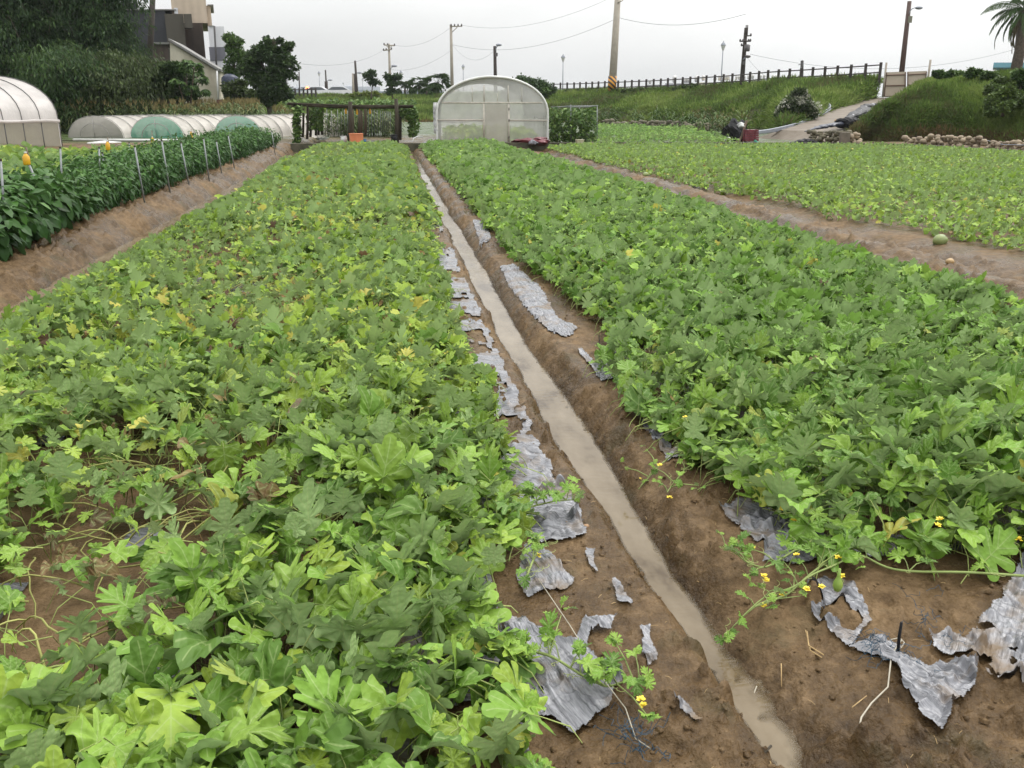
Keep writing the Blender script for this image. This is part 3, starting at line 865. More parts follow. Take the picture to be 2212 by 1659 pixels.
def edge_left(X, T):
    e = np.interp(T, [1, 2.1, 2.6, 3.2, 4, 5, 5.6, 9, 10.5, 13, 33], [.46, .34, .22, .44, .52, .52, .44, .44, .54, .60, .60]) + .08 * (fbm(T * 2.3, T * 0, 91, 3) - .5) * 2
    l = -2.68 + .12 * (fbm(T * 1.1, T * 0, 92, 3) - .5) * 2
    return np.minimum(e - X, X - l)
def edge_right(X, T):
    e = np.interp(T, [2, 2.8, 3.3, 4.4, 5.3, 6, 7.5, 9.5, 13, 33], [1.42, 1.40, 1.33, 1.18, 1.28, 1.50, 1.42, 1.24, 1.26, 1.12]) + .08 * (fbm(T * 2.3, T * 0, 93, 3) - .5) * 2
    r = np.interp(T, [6, 13, 30], [4.66, 4.5, 3.95]) + .15 * (fbm(T * 1.1, T * 0, 94, 3) - .5) * 2
    fr = 2.66 - .06 * sstep(X, 1.6, 2.2) + .1 * (fbm(X * 3, X * 0, 95, 2) - .5)
    return np.minimum(np.minimum(X - e, r - X), T - fr)
def edge_far(X, T):
    l = np.interp(T, [8, 12, 18, 33], [6.85, 6.4, 6.05, 5.5]) + .2 * (fbm(T * .9, T * 0, 96, 3) - .5) * 2
    r = np.interp(X, [5, 11.7, 17.6, 19, 23], [33.0, 32.6, 31.0, 25.2, 22])
    return np.minimum(X - l, r - T)
melon_bed('melon_foliage', 'broad left bed of lobed melon leaves with yellow withered patches', -3.1, .72, 1.15, 32.9, 410, PAL['left'], 101, .21, bare=bare_left, edge=edge_left, yel=.075, brn=.024)
melon_bed('melon_foliage', 'dense blue green melon leaves filling the bed right of the water channel', 1.1, 5.5, 2.6, 32.6, 430, PAL['right'], 102, .24, edge=edge_right, yel=.02, brn=.006)
melon_bed('melon_foliage', 'pale sparse melon leaves of the far right bed beyond the bare furrow', 5.6, 21, 8, 32.9, 200, PAL['far'], 103, .14, edge=edge_far, yel=.012, brn=.012, size=(.06, .12), lods=(4, 10), far_dens=.9,
          bare=lambda X, T: .30 * sstep(fbm(X * .5, T * .5, 63, 3), .5, .65))

# ------------------------------------------------------------------ grass, shrubs and trees
GRASS = leaf_mat('grass_blade', transl=.25, rough=.6, undermix=.1, vary=.2, nscale=.6)
FOL = leaf_mat('tree_leaf', transl=.22, rough=.5, under=(.12, .17, .07), undermix=.3, vary=.3, nscale=.9)
BARK = simple('bark', (.13, .10, .075), (.05, .04, .03), 8, .9, bs=.6)
BLADES = []
def grass_scatter(name, label, P, hgt, cols, seed, wd=.045, parent=None, lean=.5, nb=3):
    R = np.random.default_rng(seed)
    n = len(P)
    cols = np.array(cols)
    mb = MB()
    for b in range(nb):
        k = R.random(n)
        az = R.uniform(-math.pi, math.pi, n); pt = R.normal(.75, lean, n)
        h = hgt * R.uniform(.55, 1.25, n) * (.6 + .8 * fbm(P[:, 0] * .5, P[:, 1] * .5, seed, 3))
        q = np.clip(fbm(P[:, 0] * .35, P[:, 1] * .35, seed + 3, 4) * 1.9 - .45 + R.normal(0, .18, n), 0, .999)
        t = cols[(q * len(cols)).astype(int)] * R.uniform(.75, 1.2, (n, 1))
        off = np.stack([R.normal(0, .09, n), R.normal(0, .09, n), np.zeros(n) - .04], -1)
        scatter(mb, diamond_template(wd / hgt * .8, .35), P + off, az, pt, R.normal(0, .3, n), h, t)
    o = mb.build(name, GRASS, parent, False)
    return tag(o, label, 'grass', kind='stuff')
def sample_grid(Q, n, seed, vmin=0, vmax=None):
    R = np.random.default_rng(seed)
    a, b = Q.shape[:2]
    vmax = b - 1 if vmax is None else vmax
    A = Q[:-1, vmin:vmax]; B = Q[1:, vmin:vmax]; C = Q[:-1, vmin + 1:vmax + 1]
    ar = np.linalg.norm(np.cross(B - A, C - A), axis=-1)
    dist = np.linalg.norm(A[..., :2], axis=-1)
    wgt = ar / dist                                    # nearer turf gets more blades
    side = A[..., 0] * RT[0] + A[..., 1] * RT[1]; dep = A[..., 0] * HD[0] + A[..., 1] * HD[1]
    wgt = wgt * (np.abs(side) < dep * .62 + 2) * (dep > 5)
    c = R.choice(wgt.size, n, p=(wgt / wgt.sum()).ravel())
    i, j = np.unravel_index(c, wgt.shape)
    u, v = R.random((n, 1)), R.random((n, 1))
    return A[i, j] + (B - A)[i, j] * u + (C - A)[i, j] * v
GC = [(.105, .105, .04), (.072, .115, .024), (.10, .165, .032), (.13, .20, .038), (.165, .24, .048), (.21, .27, .07)]
grass_scatter('grass', 'tall rough grass covering the long dike', sample_grid(QB, 95000, 5, 2, 40), .40, GC, 11, .04, nb=4)
grass_scatter('grass', 'thick green grass on the steep right mound', sample_grid(QM, 80000, 6, 1, 34), .30, GC, 12, .03, nb=4)
DRY = [(.15, .09, .04), (.20, .13, .06), (.10, .06, .03), (.12, .10, .04)]
grass_scatter('dead_grass', 'withered brown grass hanging above the cobbles at the foot of the mound', sample_grid(QM[30:], 14000, 7, 0, 4), .30, DRY, 13, .03)
grass_scatter('dead_grass', 'brown dead grass along the foot of the long dike', sample_grid(QB[:100], 5000, 8, 0, 3), .40, DRY, 14, .05)
def small_bed(name, label, corners, n, h, cols, seed, tm=None, size=.12):
    R = np.random.default_rng(seed)
    C = [on_ground(*c) for c in corners]
    u, v = R.random((n, 1)), R.random((n, 1))
    P = (C[0] * (1 - u) + C[1] * u) * (1 - v) + (C[3] * (1 - u) + C[2] * u) * v
    hc = h * (.5 + fbm(P[:, 0] * 1.3, P[:, 1] * 1.3, seed, 3))
    P[:, 2] += hc * R.random(n) ** .5
    mb = MB(); cols = np.array(cols)
    k = np.clip(fbm(P[:, 0] * .8, P[:, 1] * .8, seed + 1, 3) * 1.6 - .3 + R.normal(0, .2, n), 0, .999)
    scatter(mb, tm or TEMPL['far'][0], P, R.uniform(-3.1, 3.1, n), R.normal(.15, .45, n), R.normal(0, .4, n), size * R.uniform(.7, 1.3, n), cols[(k * len(cols)).astype(int)] * R.uniform(.8, 1.15, (n, 1)))
    return tag(mb.build(name, MELONFAR, None, False), label, 'crop leaves', kind='stuff')
small_bed('crop_foliage', 'bright green low crop between greenhouse and dike', [(1285, 321), (1600, 319), (1470, 283), (1285, 278)], 5500, .35, [(.10, .20, .03), (.14, .25, .04), (.18, .29, .05)], 21)
small_bed('crop_foliage', 'squash leaves filling the left plot behind the pepper row', [(-500, 480), (330, 428), (500, 352), (0, 350)], 13000, .36, [(.10, .19, .03), (.15, .24, .04), (.19, .27, .045), (.25, .31, .05)], 22, round_template(), .19)
GRB = []
def crown(R, blobs, n, leaf, cols, tmpl, droop=.0, sub=.33, nsub=16, mb=None, flat=.75, up=.3):
    mb = mb or MB(); cols = np.array(cols)
    vol = np.array([b[1][0] * b[1][1] * b[1][2] for b in blobs]) ** .67
    for (c, r), sh in zip(blobs, vol / vol.sum()):
        c = np.array(c, float); r = np.array(r, float)
        ns = max(4, int(nsub * len(blobs) * sh))
        d = R.normal(size=(ns, 3)); d /= np.linalg.norm(d, axis=1)[:, None]; d[:, 2] = np.where(d[:, 2] < -.5, -d[:, 2], d[:, 2])
        sc = c + d * r * R.uniform(.45, .88, (ns, 1)); sr = r.mean() * sub * R.uniform(.6, 1.3, ns)
        m = int(n * sh); w_ = sr ** 2 / (sr ** 2).sum()
        k = R.choice(ns, m, p=w_)
        e = R.normal(size=(m, 3)); e /= np.linalg.norm(e, axis=1)[:, None]
        P = sc[k] + e * (sr[k] * R.uniform(.35, 1.05, m) ** .6)[:, None] * [1, 1, flat]
        az = np.arctan2(e[:, 1], e[:, 0]) + R.normal(0, .8, m)
        pt = R.normal(-droop + up * e[:, 2], .5, m)
        tone = (R.random(ns) * .6)[k] + R.random(m) * .4
        scatter(mb, tmpl, P, az, pt, R.normal(0, .5, m), leaf * R.uniform(.6, 1.35, m), cols[np.clip(tone * len(cols), 0, len(cols) - .01).astype(int)] * R.uniform(.8, 1.2, (m, 1)))
    return mb
def tree(name, label, cat, base, blobs, n, leaf, cols, seed, tr=.18, tmpl=None, droop=.2, limbs=True, group=None, **kw):
    R = np.random.default_rng(seed)
    base = np.array(base, float)
    root = thing(name, base, label, cat, group)
    crown(R, blobs, n, leaf, cols, tmpl or diamond_template(.28), droop, **kw).build('crown', FOL, root)
    tb = MB()
    cen = np.mean([b[0] for b in blobs], axis=0)
    top = base * .35 + cen * .65; top[2] = base[2] + (cen[2] - base[2]) * .75
    mid = (base + top) / 2 + [R.normal(0, tr), R.normal(0, tr), 0]
    tb.tube([base - [0, 0, .3], base + [0, 0, .1], mid, top], [tr * 1.3, tr, tr * .8, tr * .55], 8)
    if limbs:
        for c, r in blobs:
            c = np.array(c, float)
            for q in range(2):
                e = c + R.normal(0, .35, 3) * r
                tb.tube([mid * .4 + top * .6, (top + e) / 2 + [0, 0, .1 * np.linalg.norm(e - top)], e], [tr * .5, tr * .3, tr * .08], 5)
    tb.build('trunk', BARK, root, True)
    return root
DK = [(.018, .040, .011), (.026, .055, .015), (.038, .075, .019), (.05, .09, .024)]
MG = [(.03, .065, .016), (.045, .09, .02), (.065, .12, .026), (.09, .15, .035)]
def bl(px, py, D, rx, ry, rz=None):
    """crown lobe: centre by picture position, radii in picture units"""
    c = at(px, py, D); k = D / FPX
    return (c, (rx * k, (rz or (rx + ry) / 2) * k, ry * k))
def bamboo(label, px, py, D, hgt, spread, nculm, leaves, seed, cols):
    R = np.random.default_rng(seed)
    base = at(px, py, D); base[2] = 0
    root = thing('bamboo_clump', base, label, 'bamboo')
    cu, fo = MB(), MB(); cols = np.array(cols)
    for i in range(nculm):
        a = R.uniform(0, 2 * math.pi); rr = R.uniform(0, .9)
        b = base + [math.cos(a) * rr, math.sin(a) * rr, -.1]
        h = hgt * R.uniform(.45, 1.0); sp = spread * R.uniform(.25, 1.1)
        a2 = a + R.normal(0, .6)
        u = np.linspace(0, 1, 14)
        pts = np.stack([b[0] + np.cos(a2) * sp * u ** 2.2, b[1] + np.sin(a2) * sp * u ** 2.2, b[2] + h * (np.sin(u * 1.9) / math.sin(1.57)) * np.where(u > .8, 1 - (u - .8) * .9, 1)], -1)
        cu.tube(pts, np.linspace(.045, .008, 14), 5)
        m = leaves // nculm
        ns = 34
        su = R.uniform(.12, 1, ns) ** .8
        spos = np.stack([np.interp(su, u, pts[:, q]) for q in range(3)], -1) + R.normal(0, 1, (ns, 3)) * [.55, .55, .3]
        k = R.integers(0, ns, m)
        P = spos[k] + R.normal(0, 1, (m, 3)) * [.26, .26, .15] - np.abs(R.normal(0, .22, (m, 1))) * [0, 0, 1]
        tone = (R.random(ns) * .65)[k] + R.random(m) * .35
        scatter(fo, diamond_template(.15, .3), P, a2 + R.normal(0, 1.0, m), R.normal(-.75, .4, m), R.normal(0, .5, m), .24 * R.uniform(.6, 1.4, m), cols[np.clip(tone * len(cols), 0, len(cols) - .01).astype(int)] * R.uniform(.8, 1.2, (m, 1)))
    cu.build('trunk', BARK, root, True); fo.build('crown', FOL, root)
    return root
BB = [(.012, .030, .010), (.018, .042, .012), (.027, .058, .015), (.042, .08, .02)]
BR = [(.03, .045, .014), (.042, .062, .018), (.055, .08, .022)]
bamboo('dark towering bamboo thicket at the left edge behind the round greenhouse', 20, 225, 50, 11.5, 3.4, 60, 56000, 31, BB)
bamboo('tall dark bamboo thicket between the left edge thicket and the black building', 140, 225, 53, 12.0, 3.6, 64, 60000, 32, BB)
bamboo('feathery bamboo thicket drooping in front of the black building', 238, 225, 52, 9.6, 1.7, 40, 36000, 33, BB)
bamboo('lower lighter bamboo clump in front of the tall thickets', 125, 232, 46, 4.4, 1.9, 30, 24000, 34, [(.02, .045, .012), (.03, .065, .016), (.05, .09, .02)])
bamboo('brownish drooping bamboo clump right of the lighter clump', 255, 232, 47, 4.2, 1.7, 28, 22000, 35, BR)
tree('broadleaf_tree', 'round dark broadleaf tree between bamboo and white gabled shed', 'tree', on_ground(360, 262)[:3] * 0 + at(362, 240, 48) * [1, 1, 0], [bl(345, 190, 48, 42, 40), bl(378, 165, 48, 34, 32), bl(400, 205, 48, 34, 26)], 12000, .19, DK, 41, .14)
def palmate(label, px, D, seed):
    R = np.random.default_rng(seed)
    base = at(px, 240, D) * [1, 1, 0]
    root = thing('papaya_tree', base, label, 'tree')
    tb, fo = MB(), MB()
    for ex, ey in ((396, 150), (420, 142), (385, 178), (432, 172), (412, 190), (436, 200), (400, 135), (425, 160)):
        e = at(ex, ey, D + R.normal(0, .4))
        mid = base * .5 + e * .5; mid[:2] = base[:2] * .7 + e[:2] * .3
        tb.tube([base, base + [0, 0, 1.2], mid, e], [.06, .055, .035, .02], 6)
        for k in range(13):
            a = R.uniform(0, 6.28); q = e + [math.cos(a) * .22, math.sin(a) * .22, R.uniform(-.12, .18)]
            n = 7
            az = a + np.linspace(-1.7, 1.7, n)
            scatter(fo, diamond_template(.2, .35), np.tile(q, (n, 1)), az, R.normal(-.35, .2, n), R.normal(0, .3, n), .34 * np.ones(n), np.array(MG)[R.integers(0, 3, n)])
    tb.build('trunk', BARK, root, True); fo.build('crown', FOL, root)
palmate('slender tree with fan shaped leaves in front of the white gabled shed', 408, 47.5, 42)
tree('broadleaf_tree', 'large dark tree with ragged crown right of the banded tower', 'tree', at(585, 235, 58) * [1, 1, 0], [bl(585, 190, 58, 46, 44), bl(600, 215, 58, 44, 20), bl(560, 215, 58, 30, 20), bl(632, 130, 58, 10, 12), bl(600, 88, 58, 14, 12), bl(575, 125, 58, 38, 34), bl(612, 150, 58, 30, 40), bl(618, 108, 58, 20, 18), bl(578, 92, 58, 18, 16), bl(545, 165, 58, 24, 44), bl(548, 125, 58, 16, 16)], 26000, .19, [(.022, .045, .014), (.034, .066, .019), (.05, .09, .025), (.07, .115, .034)], 43, .2, sub=.22, nsub=26)
tree('broadleaf_tree', 'light green tree squeezed between the banded tower and the large dark tree', 'tree', at(512, 235, 64) * [1, 1, 0], [bl(503, 95, 64, 16, 26), bl(512, 130, 64, 20, 34), bl(505, 170, 64, 18, 30)], 9000, .17, [(.05, .10, .02), (.07, .13, .026), (.10, .17, .035)], 44, .15)
tree('shrub', 'brownish green bush at the foot of the brick wall', 'bush', at(515, 240, 55) * [1, 1, 0], [bl(510, 200, 55, 24, 34), bl(530, 215, 55, 22, 24)], 5000, .2, BR, 45, .08)
tree('shrub', 'big dome of dark leaves behind the white greenhouse', 'bush', at(1140, 213, 88), [bl(1130, 184, 88, 34, 20), bl(1165, 192, 88, 34, 20), bl(1105, 200, 88, 22, 18), bl(1188, 200, 88, 20, 14), bl(1145, 205, 88, 55, 16)], 14000, .22, [(.022, .05, .012), (.035, .075, .018), (.06, .11, .025), (.08, .14, .03)], 46, .12)
tree('young_tree', 'sapling with a bushy top and bare trunk left of the wooden utility pole', 'tree', at(802, 207, 92), [bl(800, 166, 92, 13, 13), bl(806, 178, 92, 11, 9), bl(815, 180, 92, 10, 4), bl(801, 158, 92, 5, 7)], 1500, .26, DK, 47, .06)
tree('young_tree', 'sapling with a forked spreading top below the wooden utility pole', 'tree', at(848, 207, 90), [bl(838, 168, 90, 10, 9), bl(856, 168, 90, 11, 9), bl(847, 180, 90, 12, 12), bl(846, 198, 90, 14, 9)], 1900, .26, DK, 48, .06)
tree('hedge', 'yellow green trimmed hedge on the dike left of the saplings', 'hedge', at(795, 207, 95), [bl(770, 205, 95, 12, 5), bl(790, 204, 95, 16, 6), bl(812, 204, 95, 16, 6)], 1800, .2, [(.12, .17, .02), (.17, .21, .03), (.21, .24, .035)], 49, .03, limbs=False)
HB = [bl(px, py - 3, D - 1.5, 15, h + 1) for px, py, D, h in ((1225, 206, 91, 8), (1250, 206, 90, 8), (1275, 206, 89, 8), (1300, 205, 87, 8), (1328, 205, 85, 9), (1355, 204, 83, 8), (1380, 203, 82, 8), (1408, 203, 80, 8), (1435, 201, 79, 8), (1460, 199, 77, 9), (1485, 197, 76, 9), (1500, 196, 75, 8))]
tree('hedge', 'long dark clipped hedge below the wooden rail fence', 'hedge', at(1360, 207, 83), HB, 9000, .2, [(.03, .045, .014), (.045, .065, .018), (.05, .085, .02)], 50, .03, limbs=False)
def flower_bush():
    R = np.random.default_rng(51)
    base = at(1725, 268, 46.5)
    root = thing('flowering_shrub', base, 'round oleander like shrub dotted with whitish blossom beside the ramp', 'shrub')
    B = [bl(1722, 225, 46.5, 34, 26), bl(1745, 240, 46.5, 26, 24), bl(1700, 245, 46.5, 24, 20), bl(1728, 205, 46.5, 18, 12), bl(1720, 256, 46.5, 36, 14)]
    crown(R, B, 7000, .17, [(.025, .04, .016), (.04, .06, .024), (.07, .09, .04)], diamond_template(.2), .0, up=.8).build('crown', FOL, root)
    crown(R, B[:4], 3200, .085, [(.45, .43, .33), (.5, .5, .42), (.36, .36, .28)], diamond_template(.45), .0, up=.8, mb=MB()).build('blossom', FOL, root)
    tb = MB()
    for i in range(9):
        c, r = B[i % 5]; e = np.array(c) + R.normal(0, .4, 3) * r
        tb.tube([base - [0, 0, .2], (base + e) / 2, e], [.035, .025, .008], 5)
    tb.build('trunk', BARK, root, True)
flower_bush()
tree('shrub', 'dense yellow green shrub on the right mound below the palm', 'bush', at(2168, 235, 37.5), [bl(2160, 195, 38, 32, 26), bl(2185, 215, 37, 34, 30), bl(2150, 222, 37, 22, 24), bl(2165, 240, 36.5, 34, 18)], 12000, .13, [(.05, .08, .018), (.075, .12, .026), (.10, .145, .03)], 52, .05)
tree('shrub', 'tall leafy shrub right at the picture edge in front of the palm', 'bush', at(2200, 200, 38), [bl(2196, 170, 38, 18, 18), bl(2225, 185, 38, 24, 30)], 4000, .14, MG, 53, .05)
for i, (px, py, D, r, h, lab) in enumerate(((2030, 162, 46, 16, 9, 'dark low bush just right of the metal gate'), (2065, 162, 45, 20, 8, 'wide low bush on the mound top between gate and blue roof'), (2105, 158, 43, 18, 9, 'bush on the mound top left of the blue roof'), (2135, 163, 42, 14, 8, 'small bush in front of the blue roof'), (1870, 168, 64, 16, 5, 'small bush behind the last fence posts left of the gate'))):
    tree('shrub', lab, 'bush', at(px, py + h + 4, D), [bl(px - r * .4, py, D, r * .6, h), bl(px + r * .4, py + 1, D, r * .6, h * .9)], 1500, .15, MG, 60 + i, .03)
# weeds and maize
def corn_plant(mb, base, h, R, cols, tassel=True, tas=None):
    cols = np.array(cols); tas = np.array([.22, .17, .07])
    mb.tube([base, base + [R.normal(0, .03), R.normal(0, .03), h]], [.016, .007], 4, tint=cols[0], cap=False)
    n = 9
    z = np.linspace(.12, .92, n) * h
    az = R.uniform(0, 6.28) + np.arange(n) * math.pi + R.normal(0, .4, n)
    ln = h * .42 * np.sin(np.linspace(.5, 2.6, n)) + .1
    for i in range(n):
        u = np.linspace(0, 1, 5)
        d = np.array([math.cos(az[i]), math.sin(az[i])])
        px = ln[i] * u; pz = z[i] + ln[i] * (1.1 * u - 1.25 * u * u)
        wv = .038 * np.sin(np.clip(u * 2.6 + .5, 0, math.pi))
        V = []
        for k in range(5):
            c = np.array([base[0] + d[0] * px[k], base[1] + d[1] * px[k], base[2] + pz[k]])
            s2 = np.array([-d[1], d[0], 0]) * max(wv[k], .004)
            V += [c - s2, c + s2]
        mb.add(V, [[2 * k, 2 * k + 1, 2 * k + 3, 2 * k + 2] for k in range(4)], cols[R.integers(0, len(cols))] * R.uniform(.8, 1.2))
    if tassel:
        for k in range(6):
            a = R.uniform(0, 6.28); t = base + [0, 0, h]
            e = t + [math.cos(a) * .09, math.sin(a) * .09, R.uniform(.12, .26)]
            mb.tube([t, e], [.012, .006], 3, tint=tas * R.uniform(.7, 1.3), cap=False)
R = np.random.default_rng(70)
mb = MB()
CC = [(.06, .10, .028), (.085, .13, .04), (.11, .15, .05), (.15, .16, .06)]
for i in range(950):
    px = R.uniform(90, 560); D = R.uniform(44.5, 52)
    p = at(px, 230, D); p[2] = 0
    corn_plant(mb, p, R.uniform(1.15, 1.6), R, CC)
for i in range(60):
    p = at(R.uniform(588, 645), 230, R.uniform(47, 52)); p[2] = 0
    corn_plant(mb, p, R.uniform(.9, 1.3), R, CC)
for i in range(130):
    p = at(R.uniform(690, 860), 230, R.uniform(44, 48)); p[2] = 0
    corn_plant(mb, p, R.uniform(.9, 1.2), R, CC, tassel=False)
tag(mb.build('corn_crop', GRASS), 'strip of maize with tan tassels behind the net tunnels', 'maize', kind='stuff')
C2 = [(.045, .085, .022), (.065, .11, .03), (.085, .13, .04)]
for px, py, h, lab in ((1320, 277, 1.35, 'leafy maize clump nearest the bean frame'), (1368, 279, 1.2, 'middle of the three maize clumps by the stone edging'), (1427, 281, 1.45, 'tallest maize clump with a pale tassel, furthest right of three')):
    root = thing('maize_clump', on_ground(px, py), lab, 'maize', 'maize clumps below the dike')
    m1 = MB()
    for k in range(7):
        corn_plant(m1, on_ground(px, py) + [R.normal(0, .3), R.normal(0, .2), 0], h * R.uniform(.7, 1), R, C2, tassel=k == 0)
    m1.build('foliage', GRASS, root)
for px, py, D, sc, lab, cc in ((1505, 286, 47, 1.15, 'clump of bright green reeds at the foot of the dike', C2), (1560, 296, 43, 1.25, 'clump of tall weeds with reddish tops beside the black tarp pile', [(.07, .11, .03), (.1, .14, .045), (.14, .13, .05)])):
    root = thing('weed_clump', on_ground(px, py), lab, 'weeds')
    m1 = MB()
    for k in range(26):
        corn_plant(m1, on_ground(px, py) + [R.normal(0, .55), R.normal(0, .4), 0], sc * R.uniform(.55, 1), R, cc, tassel=k % 3 == 0)
    m1.build('foliage', GRASS, root)
# palms
def fan_palm(px, py, D, h, r, label, seed, n=26):
    R = np.random.default_rng(seed)
    base = at(px, py, D)
    root = thing('fan_palm', base, label, 'palm', 'fan palms on the dike')
    MB().tube([base - [0, 0, .3], base + [0, 0, h * .5], base + [.05, 0, h]], [.14, .12, .09], 8).build('trunk', BARK, root, True)
    fo = MB()
    for k in range(n):
        a = R.uniform(0, 6.28); e = R.uniform(-.5, 1.3)
        tip = base + np.array([math.cos(a) * math.cos(e), math.sin(a) * math.cos(e), math.sin(e)]) * r * .55 + [0, 0, h]
        fo.tube([base + [0, 0, h], tip], [.015, .01], 3, tint=np.array(MG[0]), cap=False)
        m = 15
        az = a + np.linspace(-1.3, 1.3, m); scatter(fo, diamond_template(.10, .55), np.tile(tip, (m, 1)), az, e * .6 + R.normal(0, .1, m) - .2, R.normal(0, .2, m), r * .6 * np.ones(m), np.array(DK)[R.integers(1, 4, m)])
    fo.build('crown', FOL, root)
fan_palm(875, 210, 108, 1.1, 1.2, 'fan palm standing nearest the forked sapling', 81)
fan_palm(906, 211, 106, 1.3, 1.3, 'middle fan palm between two others on the dike', 82)
fan_palm(946, 210, 104, 1.5, 1.5, 'tallest fan palm just left of the concrete utility pole', 83)
fan_palm(922, 214, 100, .8, .9, 'smallest fan palm in front of the taller ones', 84, 12)
def date_palm():
    R = np.random.default_rng(85)
    base = at(2190, 175, 64); base[2] = 2.4
    top = at(2213, 22, 64)
    root = thing('date_palm', base, 'tall palm with drooping feather fronds at the right edge', 'palm')
    MB().tube([base, base * .5 + top * .5 + [.1, 0, 0], top], [.42, .34, .36], 10).build('trunk', BARK, root, True)
    fo = MB()
    for k in range(32):
        a = R.uniform(0, 6.28); e0 = R.uniform(-.75, 1.25); ln = R.uniform(2.0, 2.9)
        m = 15; u = np.linspace(0, 1, m)
        ang = e0 - u * R.uniform(.8, 1.5)
        step = ln / (m - 1)
        xs = np.cumsum(np.cos(ang)) * step; zs = np.cumsum(np.sin(ang)) * step
        pts = top + np.stack([math.cos(a) * xs, math.sin(a) * xs, zs], -1)
        c = np.array(DK)[R.integers(1, 4)] * R.uniform(.8, 1.3)
        if e0 < -.4: c = np.array([.10, .075, .04])
        fo.tube(pts, np.linspace(.03, .008, m), 3, tint=c, cap=False)
        for s_ in (-1, 1):
            q = 26; uu = np.linspace(.12, 1, q)
            P = np.stack([np.interp(uu, u, pts[:, d]) for d in range(3)], -1)
            pa = np.interp(uu, u, ang)
            scatter(fo, diamond_template(.06, .3), P, a + s_ * R.normal(.75, .12, q), pa * .6 - .35, np.zeros(q), (.5 * np.sin(uu * 2.4 + .45) + .08), np.tile(c, (q, 1)))
    fo.build('crown', FOL, root)
date_palm()

# ------------------------------------------------------------------ pepper row with stakes and bottles
PEP = leaf_mat('pepper_leaf', transl=.2, rough=.35, under=(.10, .17, .07), undermix=.4, vary=.15, nscale=14, spec=.14)
def pepper_mesh(seed, big):
    R = np.random.default_rng(seed)
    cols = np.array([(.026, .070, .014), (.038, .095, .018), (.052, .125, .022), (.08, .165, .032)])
    n = 520 if not big else 380
    e = R.normal(size=(n, 3)); e /= np.linalg.norm(e, axis=1)[:, None]
    rad = R.uniform(.45, 1.05, n) ** .6
    P = np.array([0, 0, .34]) + e * rad[:, None] * [.40, .42, .30] + R.normal(0, .03, (n, 3))
    P[:, 2] = np.maximum(P[:, 2], .05)
    az = np.arctan2(e[:, 1], e[:, 0]) + R.normal(0, .7, n)
    pt = R.normal(-.45 + .3 * e[:, 2], .4, n)
    fo = MB()
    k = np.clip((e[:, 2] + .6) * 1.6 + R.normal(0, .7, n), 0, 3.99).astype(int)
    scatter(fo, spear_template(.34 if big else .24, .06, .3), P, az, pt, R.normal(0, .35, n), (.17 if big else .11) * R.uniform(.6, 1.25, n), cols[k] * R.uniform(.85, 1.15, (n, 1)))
    st = MB()
    for i in range(11):
        a = R.uniform(0, 6.28); t = np.array([math.cos(a) * .28, math.sin(a) * .28, R.uniform(.3, .58)])
        st.tube([[R.normal(0, .02), R.normal(0, .02), -.05], t * [.35, .35, .5], t], [.011, .008, .004], 5, tint=(.10, .14, .05))
    return fo, st
PROTO = []
BUSHX = []
R = np.random.default_rng(90)
tpos = 7.6
ROWS = []
while tpos < 32.6:
    ROWS.append((-4.14 + R.normal(0, .06), tpos, 0)); tpos += .62 * R.uniform(.9, 1.15)
tpos = 8.2
while tpos < 32:
    ROWS.append((-4.80 + R.normal(0, .08), tpos, 1)); tpos += .75 * R.uniform(.9, 1.2)
for i in range(6):
    big = i >= 3
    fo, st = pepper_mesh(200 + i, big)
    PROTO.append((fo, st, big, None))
DONE = {}
for x, t_, rear in ROWS:
    big = t_ < 12.6
    i = int(R.integers(3, 6) if big else R.integers(0, 3))
    if big: lab, grp = 'broad leaved dark green bush at the near end of the row on the mud bank', 'broad leaved bushes on the mud bank'
    elif rear: lab, grp = 'fine leaved pepper bush in the rear line of the staked row', 'pepper bushes in the rear line'
    else: lab, grp = 'fine leaved pepper bush in the front line of the staked row on the bank', 'pepper bushes in the front line'
    if i not in DONE:
        o = thing('pepper_bush', (0, 0, 0), lab, 'bush', grp)
        fo, st, _, _ = PROTO[i]
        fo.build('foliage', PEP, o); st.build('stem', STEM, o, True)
        DONE[i] = o
    else:
        o = copy_tree(DONE[i])
    tag(o, lab, 'bush', grp)
    s = R.uniform(.85, 1.1)
    o.location = (x, t_, .13); o.rotation_euler = (0, 0, R.uniform(0, 6.28)); o.scale = (s, s, s * R.uniform(.95, 1.15))
GALV = simple('galvanised_pipe', (.26, .27, .27), (.17, .18, .18), 20, .5, .4, bs=.1)
WOODS = simple('weathered_wood', (.20, .155, .11), (.09, .07, .05), 6, .85, stretch=(1, 1, .2))
DARKW = simple('dark_mossy_wood', (.060, .046, .030), (.022, .020, .012), 6, .9, stretch=(1, 1, .2), bs=.6)
YELO = simple('yellow_liquid', (.62, .36, .02), (.55, .28, .015), 4, .25, bs=0)
WHITEP = simple('white_plastic', (.62, .62, .60), (.5, .5, .48), 5, .4, bs=.05)
def c6(x, y):                       # enlarged left detail -> picture position
    return x / 2.765 * .857, (300 + y / 2.765) * .857
